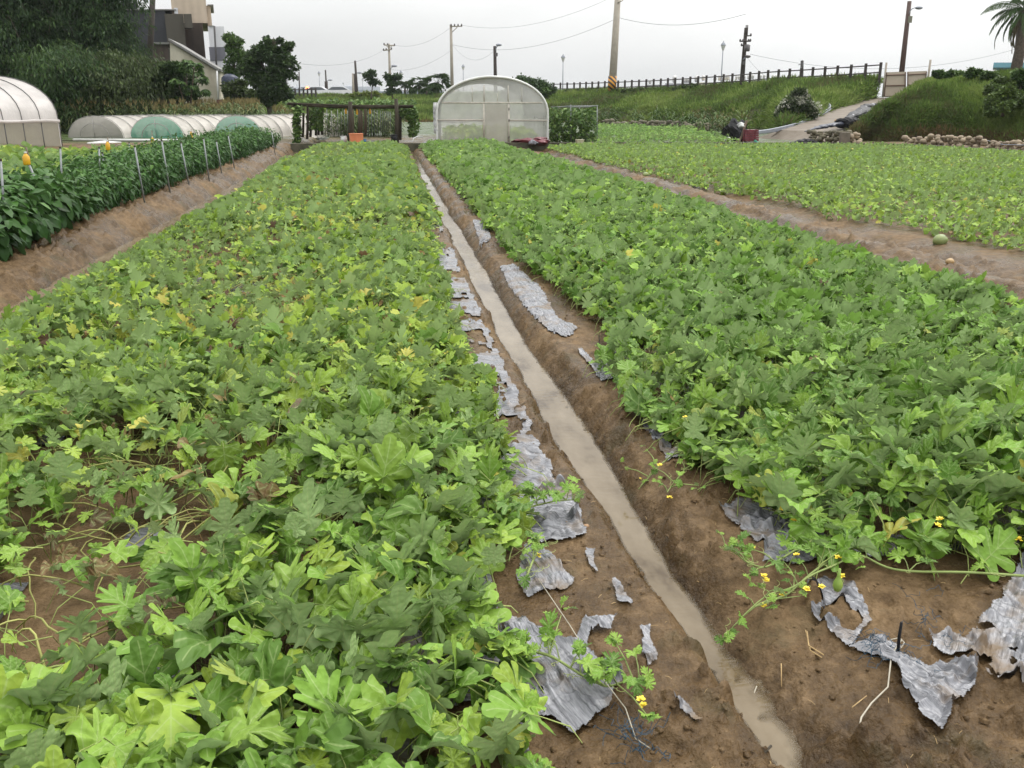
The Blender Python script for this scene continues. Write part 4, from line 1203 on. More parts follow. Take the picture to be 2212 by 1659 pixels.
STK = [  # base, top, depth (0: stands where its base meets the ground), label
    ((25, 560), (4, 285), 9.6, 'metal stake at the extreme left edge of the row'), ((300, 545), (195, 300), 10.6, 'leaning metal stake with the nearest yellow bottle'),
    ((434, 490), (420, 200), 12.6, 'upright thick metal stake standing alone behind the broad leaved bushes'), ((702, 490), (690, 200), 14.5, 'left one of two stakes close together'),
    ((745, 470), (712, 235), 14.8, 'right one of two stakes close together'), ((906, 330), (900, 165), 21, 'short stake tipped dark red behind the pepper bushes'),
    ((1014, 615), (938, 190), 0, 'tall bright stake in front of the first pepper bushes'), ((1190, 540), (1127, 150), 0, 'tall leaning stake on the bank, next after the brightest one'),
    ((1322, 485), (1260, 165), 0, 'tall stake third along the front of the bank'), ((1105, 260), (1096, 140), 25, 'short far stake between the bottles'),
    ((1233, 215), (1229, 115), 26, 'short stake before the green net tunnel'), ((1460, 440), (1418, 135), 0, 'tall stake fourth along the front of the bank'),
    ((1548, 395), (1508, 155), 0, 'stake fifth along the front of the bank'), ((1502, 190), (1499, 100), 28, 'thin far stake before the second green net tunnel'),
    ((1637, 360), (1590, 115), 0, 'stake sixth along the front of the bank'), ((1690, 200), (1680, 95), 29, 'far stake near the second green net tunnel edge'),
    ((1752, 165), (1744, 68), 30, 'far stake topped dark near the end of the row'), ((1856, 190), (1848, 75), 30, 'next to last thin stake of the row'), ((1917, 240), (1893, 85), 0, 'last front stake near the far end of the row')]
for b, t_, D, lab in STK:
    bp, tp = c6(*b), c6(*t_)
    if D == 0:
        B = on_ground(*bp, .08); D = B[0] * HD[0] + B[1] * HD[1]
    else:
        B = at(*bp, D)
    T_ = at(*tp, D); T_ = T_ + (HD[0] * .0, HD[1] * .0, 0)
    d = (B - T_) / np.linalg.norm(B - T_)
    B2 = T_ + d * ((T_[2] - 0.02) / max(-d[2], .3))
    root = thing('metal_stake', B2, lab, 'stake', 'metal stakes along the pepper row')
    MB().tube([B2, T_], .013, 8).build('pole', GALV, root, True)
    MB().tube([T_ + (0, 0, -.01), T_ + (0, 0, .012)], .0155, 8).build('cap', DARKW, root, True)
def bottle(px, py, ph, D, lab, stick):
    top = at(px, py, D); k = D / FPX * 1.0
    h = ph * k
    root = thing('yellow_bottle', top - [0, 0, h], lab, 'bottle', 'yellow trap bottles on the stakes')
    r = .040
    MB().tube_prof(top - [0, 0, h], [(r * .85, 0), (r, .015), (r, h * .62), (r * .45, h * .82), (r * .33, h * .88)], 10, None).build('body', YELO, root, True)
    MB().tube_prof(top - [0, 0, h * .12], [(r * .4, 0), (r * .4, h * .12)], 8, None).build('cap', WHITEP, root, True)
    if stick:
        (bx, by), (tx, ty) = stick
        B, T_ = at(bx, by, D + .05), at(tx, ty, D + .05)
        s = thing('wooden_stick', B, 'thin wooden stick holding ' + lab, 'stick')
        MB().tube([B, B * .5 + T_ * .5 + [.01, 0, 0], T_], [.014, .012, .009], 6).build('shaft', WOODS, s, True)
for (x, y, h, D, lab, st) in ((175, 228, 88, 10.5, 'the nearest yellow bottle, at the far left', ((200, 320), (180, 195))), (746, 148, 66, 17, 'the yellow bottle left of the first green net tunnel', ((783, 290), (748, 128))),
                              (1060, 122, 42, 24, 'the small orange bottle before the first green net tunnel', ((1062, 215), (1058, 80))), (1330, 80, 52, 28, 'the farthest yellow bottle between both green net tunnels', ((1345, 165), (1331, 70)))):
    px, py = c6(x, y)
    bottle(px, py, h / 2.765 * .857, D, lab, tuple(c6(*q) for q in st))

# ------------------------------------------------------------------ net tunnels and greenhouses
NET = film_mat('beige_net', (.74, .69, .63), .93)
GREY = film_mat('grey_net', (.30, .30, .27), .72)
GREEN = film_mat('green_net', (.12, .42, .30), .72)
HOOP = simple('tunnel_hoop', (.35, .34, .32), (.22, .21, .2), 8, .6, bs=0)
def arch(w_, h_, n=19, pw=.9):
    a = np.linspace(0, math.pi, n)
    return np.stack([-w_ * np.sign(np.cos(a)) * np.abs(np.cos(a)) ** pw, h_ * np.sin(a) ** pw], -1)
TANG = math.radians(15)
TD = RT * math.sin(TANG) + HD * math.cos(TANG); TS = RT * math.cos(TANG) - HD * math.sin(TANG)
def tunnel(px0, px1, py, ytop, endmat, length, label, ring):
    A, B = on_ground(px0, py), on_ground(px1, py)
    c = (A + B) / 2; D = c[0] * HD[0] + c[1] * HD[1]
    hw = (px1 - px0) / 2 * D / FPX / .86; h = at((px0 + px1) / 2, ytop, D)[2]
    root = thing('net_tunnel', c, label, 'net tunnel')
    nh = int(length / .75) + 1
    us = np.linspace(0, length, (nh - 1) * 6 + 1)
    pr = arch(hw, h)
    V = np.zeros((len(us), len(pr), 3))
    rng = np.random.default_rng(int(px0) + 5)
    for i, u in enumerate(us):
        ph = (u / length * (nh - 1)) % 1
        sag = 1 - .15 * math.sin(math.pi * ph) ** .8 - .01 * rng.random()
        jig = .05 * (fbm(np.arange(len(pr)) * .6, np.full(len(pr), u * 2), 33, 2) - .5)
        for k, (x, z) in enumerate(pr):
            q = sag if 0 < k < len(pr) - 1 else 1
            p = c[:2] + TD * u + TS * x * (q + jig[k])
            V[i, k] = (p[0], p[1], z * (q + jig[k]))
    grid_mesh('net_cover', V, NET).parent = root
    o = root.children[-1] if root.children else None
    ch = [x for x in COL.objects if x.parent == root][-1]
    co = np.zeros(len(ch.data.vertices) * 3, np.float32); ch.data.vertices.foreach_get('co', co)
    ch.data.vertices.foreach_set('co', (co.reshape(-1, 3) - c.astype(np.float32)).ravel())
    hp = MB()
    for i in range(nh):
        u = length * i / (nh - 1)
        P = [(*(c[:2] + TD * u + TS * x * 1.01), z * 1.01) for x, z in pr]
        hp.tube(P, .012, 5, cap=False)
    hp.build('hoops', HOOP, root, True)
    E_ = np.array([(*(c[:2] - TD * .015 + TS * x * .99), z * .99) for x, z in pr])
    cen = np.array([*(c[:2] - TD * .10), h * .45])
    M = MB(); n = len(E_)
    M.add(np.vstack([cen, E_]), [[0, 1 + i, 2 + i] for i in range(n - 1)] + [[0, n, 1]])
    M.build('end_net', endmat, root, True)
    if ring:
        M = MB(); pr2 = arch(hw * .55, h * .72)
        M.tube([(*(c[:2] - TD * .07 + TS * x), z) for x, z in pr2], .012, 4, cap=False)
        M.tube([(*(c[:2] - TD * .08), .02), (*(c[:2] - TD * .08), h * .9)], .012, 4)
        M.build('end_hoop', HOOP, root, True)
    return root
tunnel(150, 268, 306, 251, GREY, 8.6, 'leftmost low net tunnel with a grey mesh end', True)
tunnel(285, 398, 306, 251, GREEN, 8.2, 'middle low net tunnel with a torn green mesh end', True)
tunnel(466, 566, 306, 250, GREEN, 8.2, 'rightmost low net tunnel with a pale green mesh end beside the pergola', True)
p0, p1 = at(158, 302, 35.6), at(466, 304, 35.8)
tag(MB().tube([p0, p1], .05, 8).build('white_pipe', WHITEP, None, True), 'long white pipe lying in front of the net tunnels', 'pipe')
p0, p1 = at(190, 313, 34), at(262, 310, 35)
tag(MB().tube([p0, p0 * .5 + p1 * .5 + [0, 0, .03], p1], [.09, .1, .06], 8).build('plastic_roll', WHITEP, None, True), 'short white roll of sheeting beside the round greenhouse', 'roll')
mb = MB(); wall_run(mb, [at(110, 312, 36.2)[:2], at(470, 313, 36.4)[:2]], .18, .1)
tag(mb.build('timber_edging', DARKW), 'dark timber edging board under the long white pipe', 'edging')

# round greenhouse at the left
GF = film_mat('aged_greenhouse_film', (.72, .68, .65), .95)
GW = film_mat('side_curtain_film', (.36, .335, .24), .78)
C0 = on_ground(135, 326); AX = -RT * .6 - HD * .8; HP = -RT * .8 + HD * .6
root = thing('greenhouse', C0, 'large round roofed film greenhouse with rolled side curtain at the left edge', 'greenhouse')
HW, EV, AP, LN = 4.7, 1.0, 2.5, 9.0
a = np.linspace(0, math.pi, 21)
prof = [(HW - HW * math.cos(x), EV + (AP - EV) * math.sin(x) ** .85) for x in a]
us = np.linspace(0, LN, 61)
V = np.zeros((len(us), len(prof), 3))
for i, u in enumerate(us):
    s = 1 - .012 * math.sin(math.pi * ((u / .6) % 1))
    for k, (x, z) in enumerate(prof):
        p = C0[:2] + AX * u + HP * x
        V[i, k] = (p[0], p[1], z * s)
g2 = MB()
nI, nK = V.shape[:2]
i = np.arange(nI - 1)[:, None] * nK; j = np.arange(nK - 1)[None, :]
g2.add(V.reshape(-1, 3), np.stack([i + j, i + nK + j, i + nK + j + 1, i + j + 1], -1).reshape(-1, 4))
g2.build('roof_film', GF, root, True)
g3 = MB()
xs_ = np.linspace(0, LN, 91)
P = [(*(C0[:2] + AX * u + HP * (.03 + .03 * fbm(u * 3, 1, 2, 2))), z) for u in xs_ for z in (.02, .5, EV - .04)]
g3.add(P, [[3 * q + r_, 3 * q + r_ + 1, 3 * q + 4 + r_, 3 * q + 3 + r_] for q in range(90) for r_ in (0, 1)])
g3.build('side_curtain', GW, root, True)
g4 = MB(); pe = np.array([(*(C0[:2] + HP * x * .995), z * .99) for x, z in prof] + [(*(C0[:2] + HP * HW * 2), .02), (*C0[:2], .02)])
g4.add(np.vstack([pe.mean(0), pe]), [[0, 1 + q, 1 + (q + 1) % len(pe)] for q in range(len(pe))])
g4.build('end_film', GF, root)
g5 = MB()
for u in np.arange(0, LN + .01, .6):
    g5.tube([(*(C0[:2] + AX * u + HP * (x - .01)), z * 1.006) for x, z in prof[:12]], .014, 5, cap=False)
    g5.tube([(*(C0[:2] + AX * u - HP * .03), 0), (*(C0[:2] + AX * u - HP * .03), EV)], .018, 5)
g5.build('frame', simple('grey_hoop', (.10, .095, .09), None, 5, .6, bs=0), root, True)
g6 = MB()
g6.tube([(*(C0[:2] + AX * u - HP * (.06 + .03 * fbm(u * 4, 0, 9, 2))), EV - .02 + .05 * (fbm(u * 2.5, 3, 4, 2) - .5)) for u in xs_], .05, 7)
g6.build('curtain_roll', GF, root, True)
g7 = MB()
g7.tube([(*(C0[:2] + AX * u - HP * (.08 + .05 * fbm(u * 4, 5, 9, 2))), .06 + .04 * (fbm(u * 2.5, 7, 4, 2) - .5)) for u in xs_], .06, 7)
g7.build('ground_skirt', simple('dark_skirt', (.05, .06, .055), (.03, .035, .03), 9, .5), root, True)
p = [on_ground(-20, 344), on_ground(60, 338), on_ground(150, 330)]
tag(MB().tube([q + [0, 0, .04] for q in p], [.05, .07, .03], 6).build('green_net_roll', GREEN, None, True), 'crumpled teal netting along the foot of the round greenhouse', 'netting')

# white greenhouse in the middle
CLEAR = film_mat('clear_film', (.70, .68, .64), .40, .3)
ROOFF = film_mat('roof_film', (.70, .70, .70), .50, .3)
PAINT = simple('cream_frame', (.50, .46, .40), (.36, .33, .28), 9, .6, bs=.1)
DG = 34.6
gl, gr_ = at(945, 311, DG), at(1183, 311, DG)
gc = (gl + gr_) / 2; gc[2] = 0
gw = np.linalg.norm((gr_ - gl)[:2]) / 2
AXG = RT * math.sin(-YAW * .5) + HD * math.cos(-YAW * .5); SXG = np.array([AXG[1], -AXG[0]])
GH, GE, GL = 2.47, 1.15, 11.0
root = thing('greenhouse', gc, 'white arched film greenhouse with central double doors behind the field', 'greenhouse')
a = np.linspace(0, math.pi, 25)
pr = [(-gw, 0.0), (-gw, GE * .5)] + [(-gw * math.cos(x), GE + (GH - GE) * math.sin(x) ** .92) for x in a] + [(gw, GE * .5), (gw, 0.0)]
def gp(x, y, z): return (*(gc[:2] + SXG * x + AXG * y), z)
m1 = MB(); us = np.linspace(0, GL, 19)
V = np.array([[gp(x, u, z) for x, z in pr] for u in us]); nK = len(pr)
i = np.arange(len(us) - 1)[:, None] * nK; j = np.arange(nK - 1)[None, :]
m1.add(V.reshape(-1, 3), np.stack([i + j, i + nK + j, i + nK + j + 1, i + j + 1], -1).reshape(-1, 4))
m1.build('roof_film', ROOFF, root, True)
m2 = MB(); fr = np.array([gp(x * .992, .02, z * .992) for x, z in pr])
m2.add(np.vstack([gp(0, .02, .9), fr]), [[0, 1 + q, 1 + (q + 1) % nK] for q in range(nK)])
m2.build('front_film', CLEAR, root)
m3 = MB(); bk = np.array([gp(x * .992, GL - .02, z * .992) for x, z in pr])
m3.add(np.vstack([gp(0, GL - .02, .9), bk]), [[0, 1 + (q + 1) % nK, 1 + q] for q in range(nK)])
m3.build('back_film', ROOFF, root)
m4 = MB()
for u in np.arange(0.05, GL, .62):
    m4.tube([gp(x * .985, u, z * .985) for x, z in pr], .016, 5, cap=False)
m4.tube([gp(0, .05, GH * .975), gp(0, GL - .05, GH * .975)], .016, 5)
for s in (-1, 1):
    m4.tube([gp(s * gw * .62, .05, 1.75), gp(s * gw * .62, GL - .05, 1.75)], .014, 5)
    m4.tube([gp(s * gw * .98, .05, 1.0), gp(s * gw * .98, GL - .05, 1.0)], .014, 5)
m4.build('hoop_frame', GALV, root, True)
m5 = MB()
m5.tube([gp(x, -.02, z) for x, z in pr], .045, 6, cap=False)
m5.build('front_arch', WHITEP, root, True)
m6 = MB()
xd = [(1045 - 1063.5) / (243 / 2) * gw, (1099 - 1063.5) / (243 / 2) * gw]
def zt(py): return at(1064, py, DG)[2]
for x in xd: m6.box(gp(x, -.03, zt(222) / 2), (.075, .05, zt(222)), YAW * 0, None)
m6.tube([gp(-gw * .90, -.04, zt(222)), gp(gw * .90, -.04, zt(222))], .03, 6)
m6.tube([gp(-gw * .99, -.04, zt(259)), gp(xd[0], -.04, zt(259))], .026, 6)
m6.tube([gp(xd[1], -.04, zt(260)), gp(gw * .99, -.04, zt(260))], .026, 6)
for x in (xd[0] + .01, xd[1] - .02): m6.tube([gp(x, -.04, zt(222)), gp(x, -.04, zt(176) - .14)], .022, 6)
for px, py in ((1020, 190), (1075, 205), (1128, 192)): m6.tube([gp((px - 1063.5) / 121.5 * gw, -.03, zt(222)), gp((px - 1063.5) / 121.5 * gw, -.03, min(zt(py) + .05, 2.25))], .012, 5)
m6.build('front_frame', PAINT, root, True)
d1 = MB(); d1.box(gp((xd[0] + xd[1]) / 2, -.045, zt(222) / 2 - .02), (xd[1] - xd[0] - .1, .012, zt(222) - .08))
d1.build('door', film_mat('door_film', (.58, .55, .49), .52), root)
m7 = MB()
for q in range(3): m7.box(gp(xd[1] + .01, -.06, (.35, .95, 1.35)[q]), (.03, .03, .09))
m7.build('hinges', simple('black_iron', (.02, .02, .02), None, 5, .5, bs=0), root)
m8 = MB(); R = np.random.default_rng(97)
for s in range(26):
    u = R.uniform(.02, .6); m8.blob(gp(-gw - .04, u, R.uniform(.55, 1.5)), (.09, .12, .12), s, .4, 7, 5)
m8.build('gathered_film', ROOFF, root, True)
m9 = MB(); n = 900
P = np.array([gp(R.uniform(-gw * .9, gw * .9), R.uniform(.5, GL - .5), R.uniform(.05, .5)) for _ in range(n)])
scatter(m9, round_template(), P, R.uniform(-3, 3, n), R.normal(.2, .5, n), R.normal(0, .4, n), .2 * np.ones(n), PAL['left'][R.integers(0, 5, n)])
tag(m9.build('crop_foliage', MELONFAR, None), 'young green crop growing inside the white greenhouse', 'crop leaves', kind='stuff')

# things lying before the greenhouse
def crumple(name, label, cat, px, py, rx, ry, D, mat, seed, rz=0, rough=.35, depth=.3, group=None):
    c = at(px, py, D); k = D / FPX
    mb = MB(); mb.blob((0, 0, 0), (rx * k, depth, ry * k), seed, rough, 22, 14, rz=rz)
    V = mb.v[0]
    V += .16 * ry * k * (np.stack([fbm(V[:, 0] * 9 + q * 7, V[:, 2] * 9 + V[:, 1] * 5, seed + q, 3) for q in range(3)], -1) - .5) * 2
    mb.v[0] = V + c
    return tag(mb.build(name, mat, None, False), label, cat, group)
REDT = simple('dark_red_tarp', (.17, .035, .045), (.08, .018, .022), 5, .4, bs=.5)
BLKT = simple('black_tarp', (.016, .016, .018), (.008, .008, .009), 6, .6, bs=.6, bd=.04, spec=.2)
ORG = simple('orange_plastic', (.62, .22, .10), (.5, .16, .07), 3, .4, bs=.05)
BLU = simple('blue_plastic', (.04, .17, .34), (.03, .12, .25), 3, .35, bs=.05)
crumple('red_tarp', 'crumpled dark red tarp at the right corner of the white greenhouse', 'tarp', 1134, 306, 24, 7, 33.9, REDT, 3)
crumple('red_tarp', 'dark red tarp heap touching the greenhouse corner post', 'tarp', 1168, 305, 17, 8, 33.8, REDT, 8)
crumple('grey_bundle', 'small grey bundle squeezed between two red tarps', 'bundle', 1152, 308, 9, 5, 33.5, simple('grey_cloth', (.16, .16, .18), None, 6, .7), 4)
crumple('black_bundle', 'small black heap of sheeting at the greenhouse door', 'bundle', 1050, 311, 17, 3, 33.9, BLKT, 5)
def tub(name, label, cat, px, py, D, wpx, hpx, mat, taper=.82, square=False, rim=True, group=None):
    c = at(px, py, D); k = D / FPX; r = wpx * k / 2; h = hpx * k
    c = c - [0, 0, 0]
    root = thing(name, c, label, cat, group)
    n = 4 if square else 14
    f = 1.35 if square else 1.0
    MB().tube_prof(c, [(r * taper * f, 0), (r * f, h), (r * f * .93, h), (r * f * taper * .9, .03)], n, None).build('body', mat, root, not square)
    if rim: MB().tube_prof(c + [0, 0, h * .93], [(r * f * 1.05, 0), (r * f * 1.05, h * .08), (r * f * .95, h * .08)], n, None).build('rim', mat, root, not square)
    return root
tub('planter_box', 'flat orange planter box before the left greenhouse wall', 'planter', 999, 312, 33.9, 34, 7, ORG, .95, True)
tub('orange_bin', 'upright orange plastic bin leaning on the middle pergola post', 'bin', 770, 310, 34, 28, 20, ORG, .96, True)
tub('white_bucket', 'white bucket with yellow label left of the orange bin', 'bucket', 743, 309, 34.2, 13, 14, WHITEP)
tub('blue_bowl', 'small blue bowl behind the orange bin', 'bowl', 787, 309, 34.3, 9, 8, BLU)
tub('black_bucket', 'black bucket beside the right pergola post', 'bucket', 852, 308, 34.2, 15, 16, BLKT)
tub('white_planter', 'pale square tub under the bean frame', 'planter', 1252, 310, 33.6, 16, 8, simple('cream_plastic', (.5, .45, .33), None, 3, .4, bs=0), .8, True)
tub('white_planter', 'small pale tub right beside the larger square tub', 'planter', 1277, 311, 33.6, 8, 4, simple('tan_plastic', (.36, .30, .2), None, 3, .4, bs=0), .8, True)

# pergola with climbing plants
def c1(x, y): return (600 + x / 4.424) * .857, (50 + y / 4.424) * .857
def post(name, label, x0, y0, x1, y1, D, r, mat, cat='post', parent=None):
    a_, b_ = at(*c1(x0, y0), D), at(*c1(x1, y1), D)
    m = MB().tube([a_, a_ * .5 + b_ * .5 + [r * .3, 0, 0], b_], [r * 1.1, r, r * .9], 8)
    return m.build(name, mat, parent, True)
root = thing('pergola', at(*c1(1245, 1380), 34.6), 'dark rustic log pergola overgrown with vines left of the white greenhouse', 'pergola')
for x, y0, D in ((655, 1345, 35), (722, 1310, 36.4), (770, 1330, 36.0), (808, 1305, 37.2), (868, 1290, 38.4), (897, 1285, 39.5), (935, 1283, 40.5)):
    post('post', '', x, y0, x + 6, 955, D, .045, DARKW, parent=root)
post('post', '', 1245, 1380, 1250, 910, 34.6, .08, DARKW, parent=root)
for x, y0, D in ((1275, 1280, 37), (1350, 1280, 39), (1374, 1270, 40), (1420, 1290, 38)):
    post('post', '', x, y0, x - 2, 985, D, .06, WOODS, parent=root)
post('post', '', 1770, 1375, 1762, 880, 34.8, .075, DARKW, parent=root)
post('post', '', 1800, 1340, 1795, 975, 35.6, .075, DARKW, parent=root)
bm = MB(); bm.tube([at(*c1(548, 938), 35.2), at(*c1(900, 958), 35), at(*c1(1250, 970), 34.9), at(*c1(1600, 970), 34.9), at(*c1(1955, 968), 35)], [.045, .06, .07, .07, .05], 8)
bm.tube([at(*c1(560, 930), 35.1), at(*c1(1240, 958), 34.85), at(*c1(1960, 958), 34.9)], .035, 6)
bm.build('beam', DARKW, root, True)
rf = MB()
for q in range(9):
    x = 600 + q * 165
    rf.tube([at(*c1(x, 962), 34.9), at(*c1(x * .6 + 540, 930), 41)], .03, 5)
rf.tube([at(*c1(760, 940), 41), at(*c1(1760, 935), 41)], .05, 6)
rf.build('rafters', DARKW, root, True)
def vine_leaves(name, label, boxes, n, leaf, cols, seed, parent=None, tm=None, cat='climbing vine'):
    R = np.random.default_rng(seed); mb = MB(); cols = np.array(cols)
    for (x0, x1, y0, y1, D0, D1, share) in boxes:
        m = int(n * share)
        P = np.array([at(*c1(R.uniform(x0, x1), R.uniform(y0, y1)), R.uniform(D0, D1)) for _ in range(m)])
        P += (fbm(P[:, 0] * 2, P[:, 2] * 2 + P[:, 1], seed, 3) - .5)[:, None] * [.4, .4, .3]
        scatter(mb, tm or diamond_template(.36), P, R.uniform(-3.1, 3.1, m), R.normal(-.4, .5, m), R.normal(0, .5, m), leaf * R.uniform(.6, 1.3, m), cols[R.integers(0, len(cols), m)] * R.uniform(.7, 1.2, (m, 1)))
    o = mb.build(name, FOL, parent, False)
    if parent is None: tag(o, label, cat)
    return o
VC = [(.05, .10, .025), (.075, .14, .03), (.11, .19, .045), (.15, .22, .06)]
vine_leaves('climbing_vine', 'leafy vine covering the pergola roof and its left posts', [(550, 1960, 895, 945, 35, 41, .62), (640, 700, 950, 1340, 34.8, 35.2, .13), (780, 940, 960, 1220, 36.5, 39, .13), (1000, 1900, 930, 965, 35, 41, .12)], 5200, .15, VC, 111)
vine_leaves('climbing_vine', 'ragged vine hanging at the right end of the pergola', [(1810, 1990, 960, 1080, 35, 36, .35), (1905, 2010, 1000, 1290, 35, 36.5, .65)], 900, .13, VC, 112)
for x in (1452, 1487, 1520, 1550, 1588, 1612, 1637, 1660, 1680, 1698):
    a_, b_ = at(*c1(x + 2, 1275 - (x - 1452) * .12), 38 + (x - 1452) * .012), at(*c1(x, 1000 + (x - 1452) * .1), 38 + (x - 1452) * .012)
    tag(MB().tube([a_, b_], .018, 6).build('metal_stake', GALV, None, True), 'galvanised stake in the close row under the pergola', 'stake', 'galvanised stakes under the pergola')
for x in (990, 1040, 1110, 1150, 1185, 1218):
    a_, b_ = at(*c1(x + 3, 1255), 41.5), at(*c1(x, 1000), 41.5)
    tag(MB().tube([a_, b_], .014, 6).build('metal_stake', GALV, None, True), 'thin grey stake left of the middle pergola post, before the white net', 'stake', 'thin stakes behind the pergola')
for x, y, lab in ((1200, 985, 'yellow bottle hanging left of the middle pergola post'), (1325, 995, 'largest yellow bottle hanging under the pergola beam, right of the middle post'), (1470, 985, 'faint yellow bottle hanging at the row of galvanised stakes'), (1262, 985, 'narrow yellow bottle touching the middle pergola post')):
    px, py = c1(x, y); t_ = at(px, py, 35)
    root = thing('yellow_bottle', t_ - [0, 0, .2], lab, 'bottle', 'yellow bottles hanging in the pergola')
    MB().tube_prof(t_ - [0, 0, .2], [(.036, 0), (.042, .02), (.042, .13), (.018, .18), (.016, .2)], 9, None).build('body', YELO, root, True)
    MB().tube([t_, t_ + [0, 0, .12]], .006, 4).build('string', WHITEP, root)
pl = [at(940 - 100, 305, 34.5)]
tag(MB().tube([at(*c1(1935, 1385), 34.3), at(*c1(1960, 1320), 34.3), at(*c1(2000, 1300), 34.4), at(*c1(2060, 1305), 34.6)], .022, 6).build('bent_pipe', WHITEP, None, True), 'bent white hose beside the dark sheet left of the white greenhouse', 'hose')
P = [at(*c1(x, y), D)[:2] for x, y, D in ((2065, 1370, 34.4), (2165, 1370, 34.4), (2150, 1240, 37.5), (2070, 1240, 37.5))]
tag(MB().add([(*q, .05) for q in P] + [(*q, .07) for q in P], [[4, 5, 6, 7], [0, 1, 5, 4], [1, 2, 6, 5], [2, 3, 7, 6], [3, 0, 4, 7]]).build('ground_sheet', simple('grey_sheet', (.09, .10, .10), None, 4, .4)), 'dark grey sheet on the ground left of the white greenhouse', 'sheet')
P = [at(*c1(x, y), D)[:2] for x, y, D in ((1000, 1365, 34.6), (1700, 1365, 34.6), (1650, 1240, 39), (1150, 1240, 39))]
tag(MB().add([(*q, .03) for q in P] + [(*q, .045) for q in P], [[4, 5, 6, 7], [0, 1, 5, 4], [1, 2, 6, 5], [2, 3, 7, 6], [3, 0, 4, 7]]).build('ground_sheet', simple('black_weed_mat', (.05, .052, .05), (.09, .07, .05), 3, .6)), 'black weed mat spread on the ground under the pergola', 'sheet')
R = np.random.default_rng(98)
for k in range(10):
    x, y = R.uniform(780, 1140), R.uniform(1275, 1345)
    a_ = at(*c1(x, y), 35.5 + (1345 - y) * .03); a_[2] = .05
    d = np.array([R.normal(0, .35), R.normal(0, .2), R.uniform(0, .1)])
    tag(MB().tube([a_, a_ + d], [.03, .02], 5).build('wood_scrap', WOODS, None, True), 'short piece of scrap wood on the earth under the left half of the pergola', 'scrap wood', 'scrap wood under the pergola')
# bean frame right of the greenhouse
DB = 35.2
root = thing('bean_trellis', on_ground(1235, 311), 'galvanised pipe frame for beans right of the white greenhouse', 'frame')
fm = MB()
for px, y0, y1, D in ((1233, 312, 226, DB), (1290, 309, 228, DB), (1205, 308, 231, 37.5), (1252, 306, 231, 37.5), (1268, 306, 231, 38.5)):
    fm.tube([at(px, y0, D), at(px, y1, D)], .018, 6)
fm.tube([at(1224, 229, DB), at(1292, 228.5, DB)], .018, 6); fm.tube([at(1190, 231, 37.5), at(1272, 231, 37.5)], .018, 6); fm.tube([at(1233, 229, DB), at(1205, 231, 37.5)], .018, 6); fm.tube([at(1290, 229, DB), at(1268, 231, 38.5)], .018, 6)
fm.build('pipe', GALV, root, True)
R = np.random.default_rng(113); mb = MB()
for k in range(3800):
    pass
n = 3600
bx = R.uniform(1186, 1288, n); by = 232 + (305 - 232) * R.random(n) ** .85
keep = fbm(bx * .06, by * .05, 7, 3) > .30
P = np.array([at(x, y, R.uniform(DB - .3, 37)) for x, y in zip(bx[keep], by[keep])]); n = len(P)
scatter(mb, diamond_template(.36), P, R.uniform(-3.1, 3.1, n), R.normal(-.4, .5, n), R.normal(0, .5, n), .13 * R.uniform(.6, 1.3, n), np.array(VC)[R.integers(0, 4, n)] * R.uniform(.7, 1.15, (n, 1)))
tag(mb.build('bean_vine', FOL), 'tall green bean vines climbing the pipe frame beside the greenhouse', 'bean vine')

# ------------------------------------------------------------------ buildings at the left
def ribbed(name, c1_, c2_, scale, rough=.6, metal=0.0):
    m, t, p, o = new_mat(name)
    setin(p, Roughness=rough, Metallic=metal)
    tcn = N(t, 'ShaderNodeTexCoord'); sx = N(t, 'ShaderNodeSeparateXYZ'); L(t, tcn.outputs['Object'], sx.inputs[0])
    s = math_node(t, 'SINE', math_node(t, 'MULTIPLY', math_node(t, 'ADD', sx.outputs[0], sx.outputs[1]), scale))
    nz = noise_out(t, 1.1, 5, .6)
    L(t, ramp(t, math_node(t, 'ADD', math_node(t, 'MULTIPLY', s, .12), nz), [(.3, c2_), (.7, c1_)]), p.inputs['Base Color'])
    return m
def streaked(name, base, stain, lo=.45, hi=.7, scale=.7, rough=.85, rot=(1.6, 1.6, .25)):
    m, t, p, o = new_mat(name)
    setin(p, Roughness=rough)
    n1 = noise_out(t, scale, 6, .65, stretch=rot); n2 = noise_out(t, 4, 5, .6)
    L(t, ramp(t, math_node(t, 'ADD', math_node(t, 'MULTIPLY', n1, .75), math_node(t, 'MULTIPLY', n2, .25)), [(lo, base), (hi, stain)]), p.inputs['Base Color'])
    return m
def block(mb, x0, x1, ytop, ybot, D, depth, skew=0.0, z0=None):
    """upright block whose front face spans picture x0..x1; skew pushes its right edge farther"""
    a, b = at(x0, ybot, D), at(x1, ybot, D + skew)
    ta, tb = at(x0, ytop, D), at(x1, ytop, D + skew)
    zb = (a[2] if z0 is None else z0)
    rb = (b[:2] if (x0 + x1) / 2 < PCX else a[:2]); back = rb / np.linalg.norm(rb) * depth
    P = [(*a[:2], zb), (*b[:2], zb), (*(b[:2] + back), zb), (*(a[:2] + back), zb)]
    mb.hexa(P + [(*a[:2], ta[2]), (*b[:2], tb[2]), (*(b[:2] + back), tb[2]), (*(a[:2] + back), ta[2])])
    return mb
CHAR = streaked('charcoal_tile', (.030, .031, .038), (.045, .045, .052)); OLIVE = streaked('olive_render', (.070, .062, .048), (.05, .045, .035))
BEIGE = ribbed('beige_sheet', (.50, .41, .31), (.42, .34, .26), 13); STAIN = streaked('stained_dark_wall', (.060, .042, .030), (.022, .017, .014), .4, .65)
WHT = streaked('white_render', (.60, .60, .62), (.48, .48, .5)); BAND = streaked('grey_band', (.13, .13, .15), (.1, .1, .12))
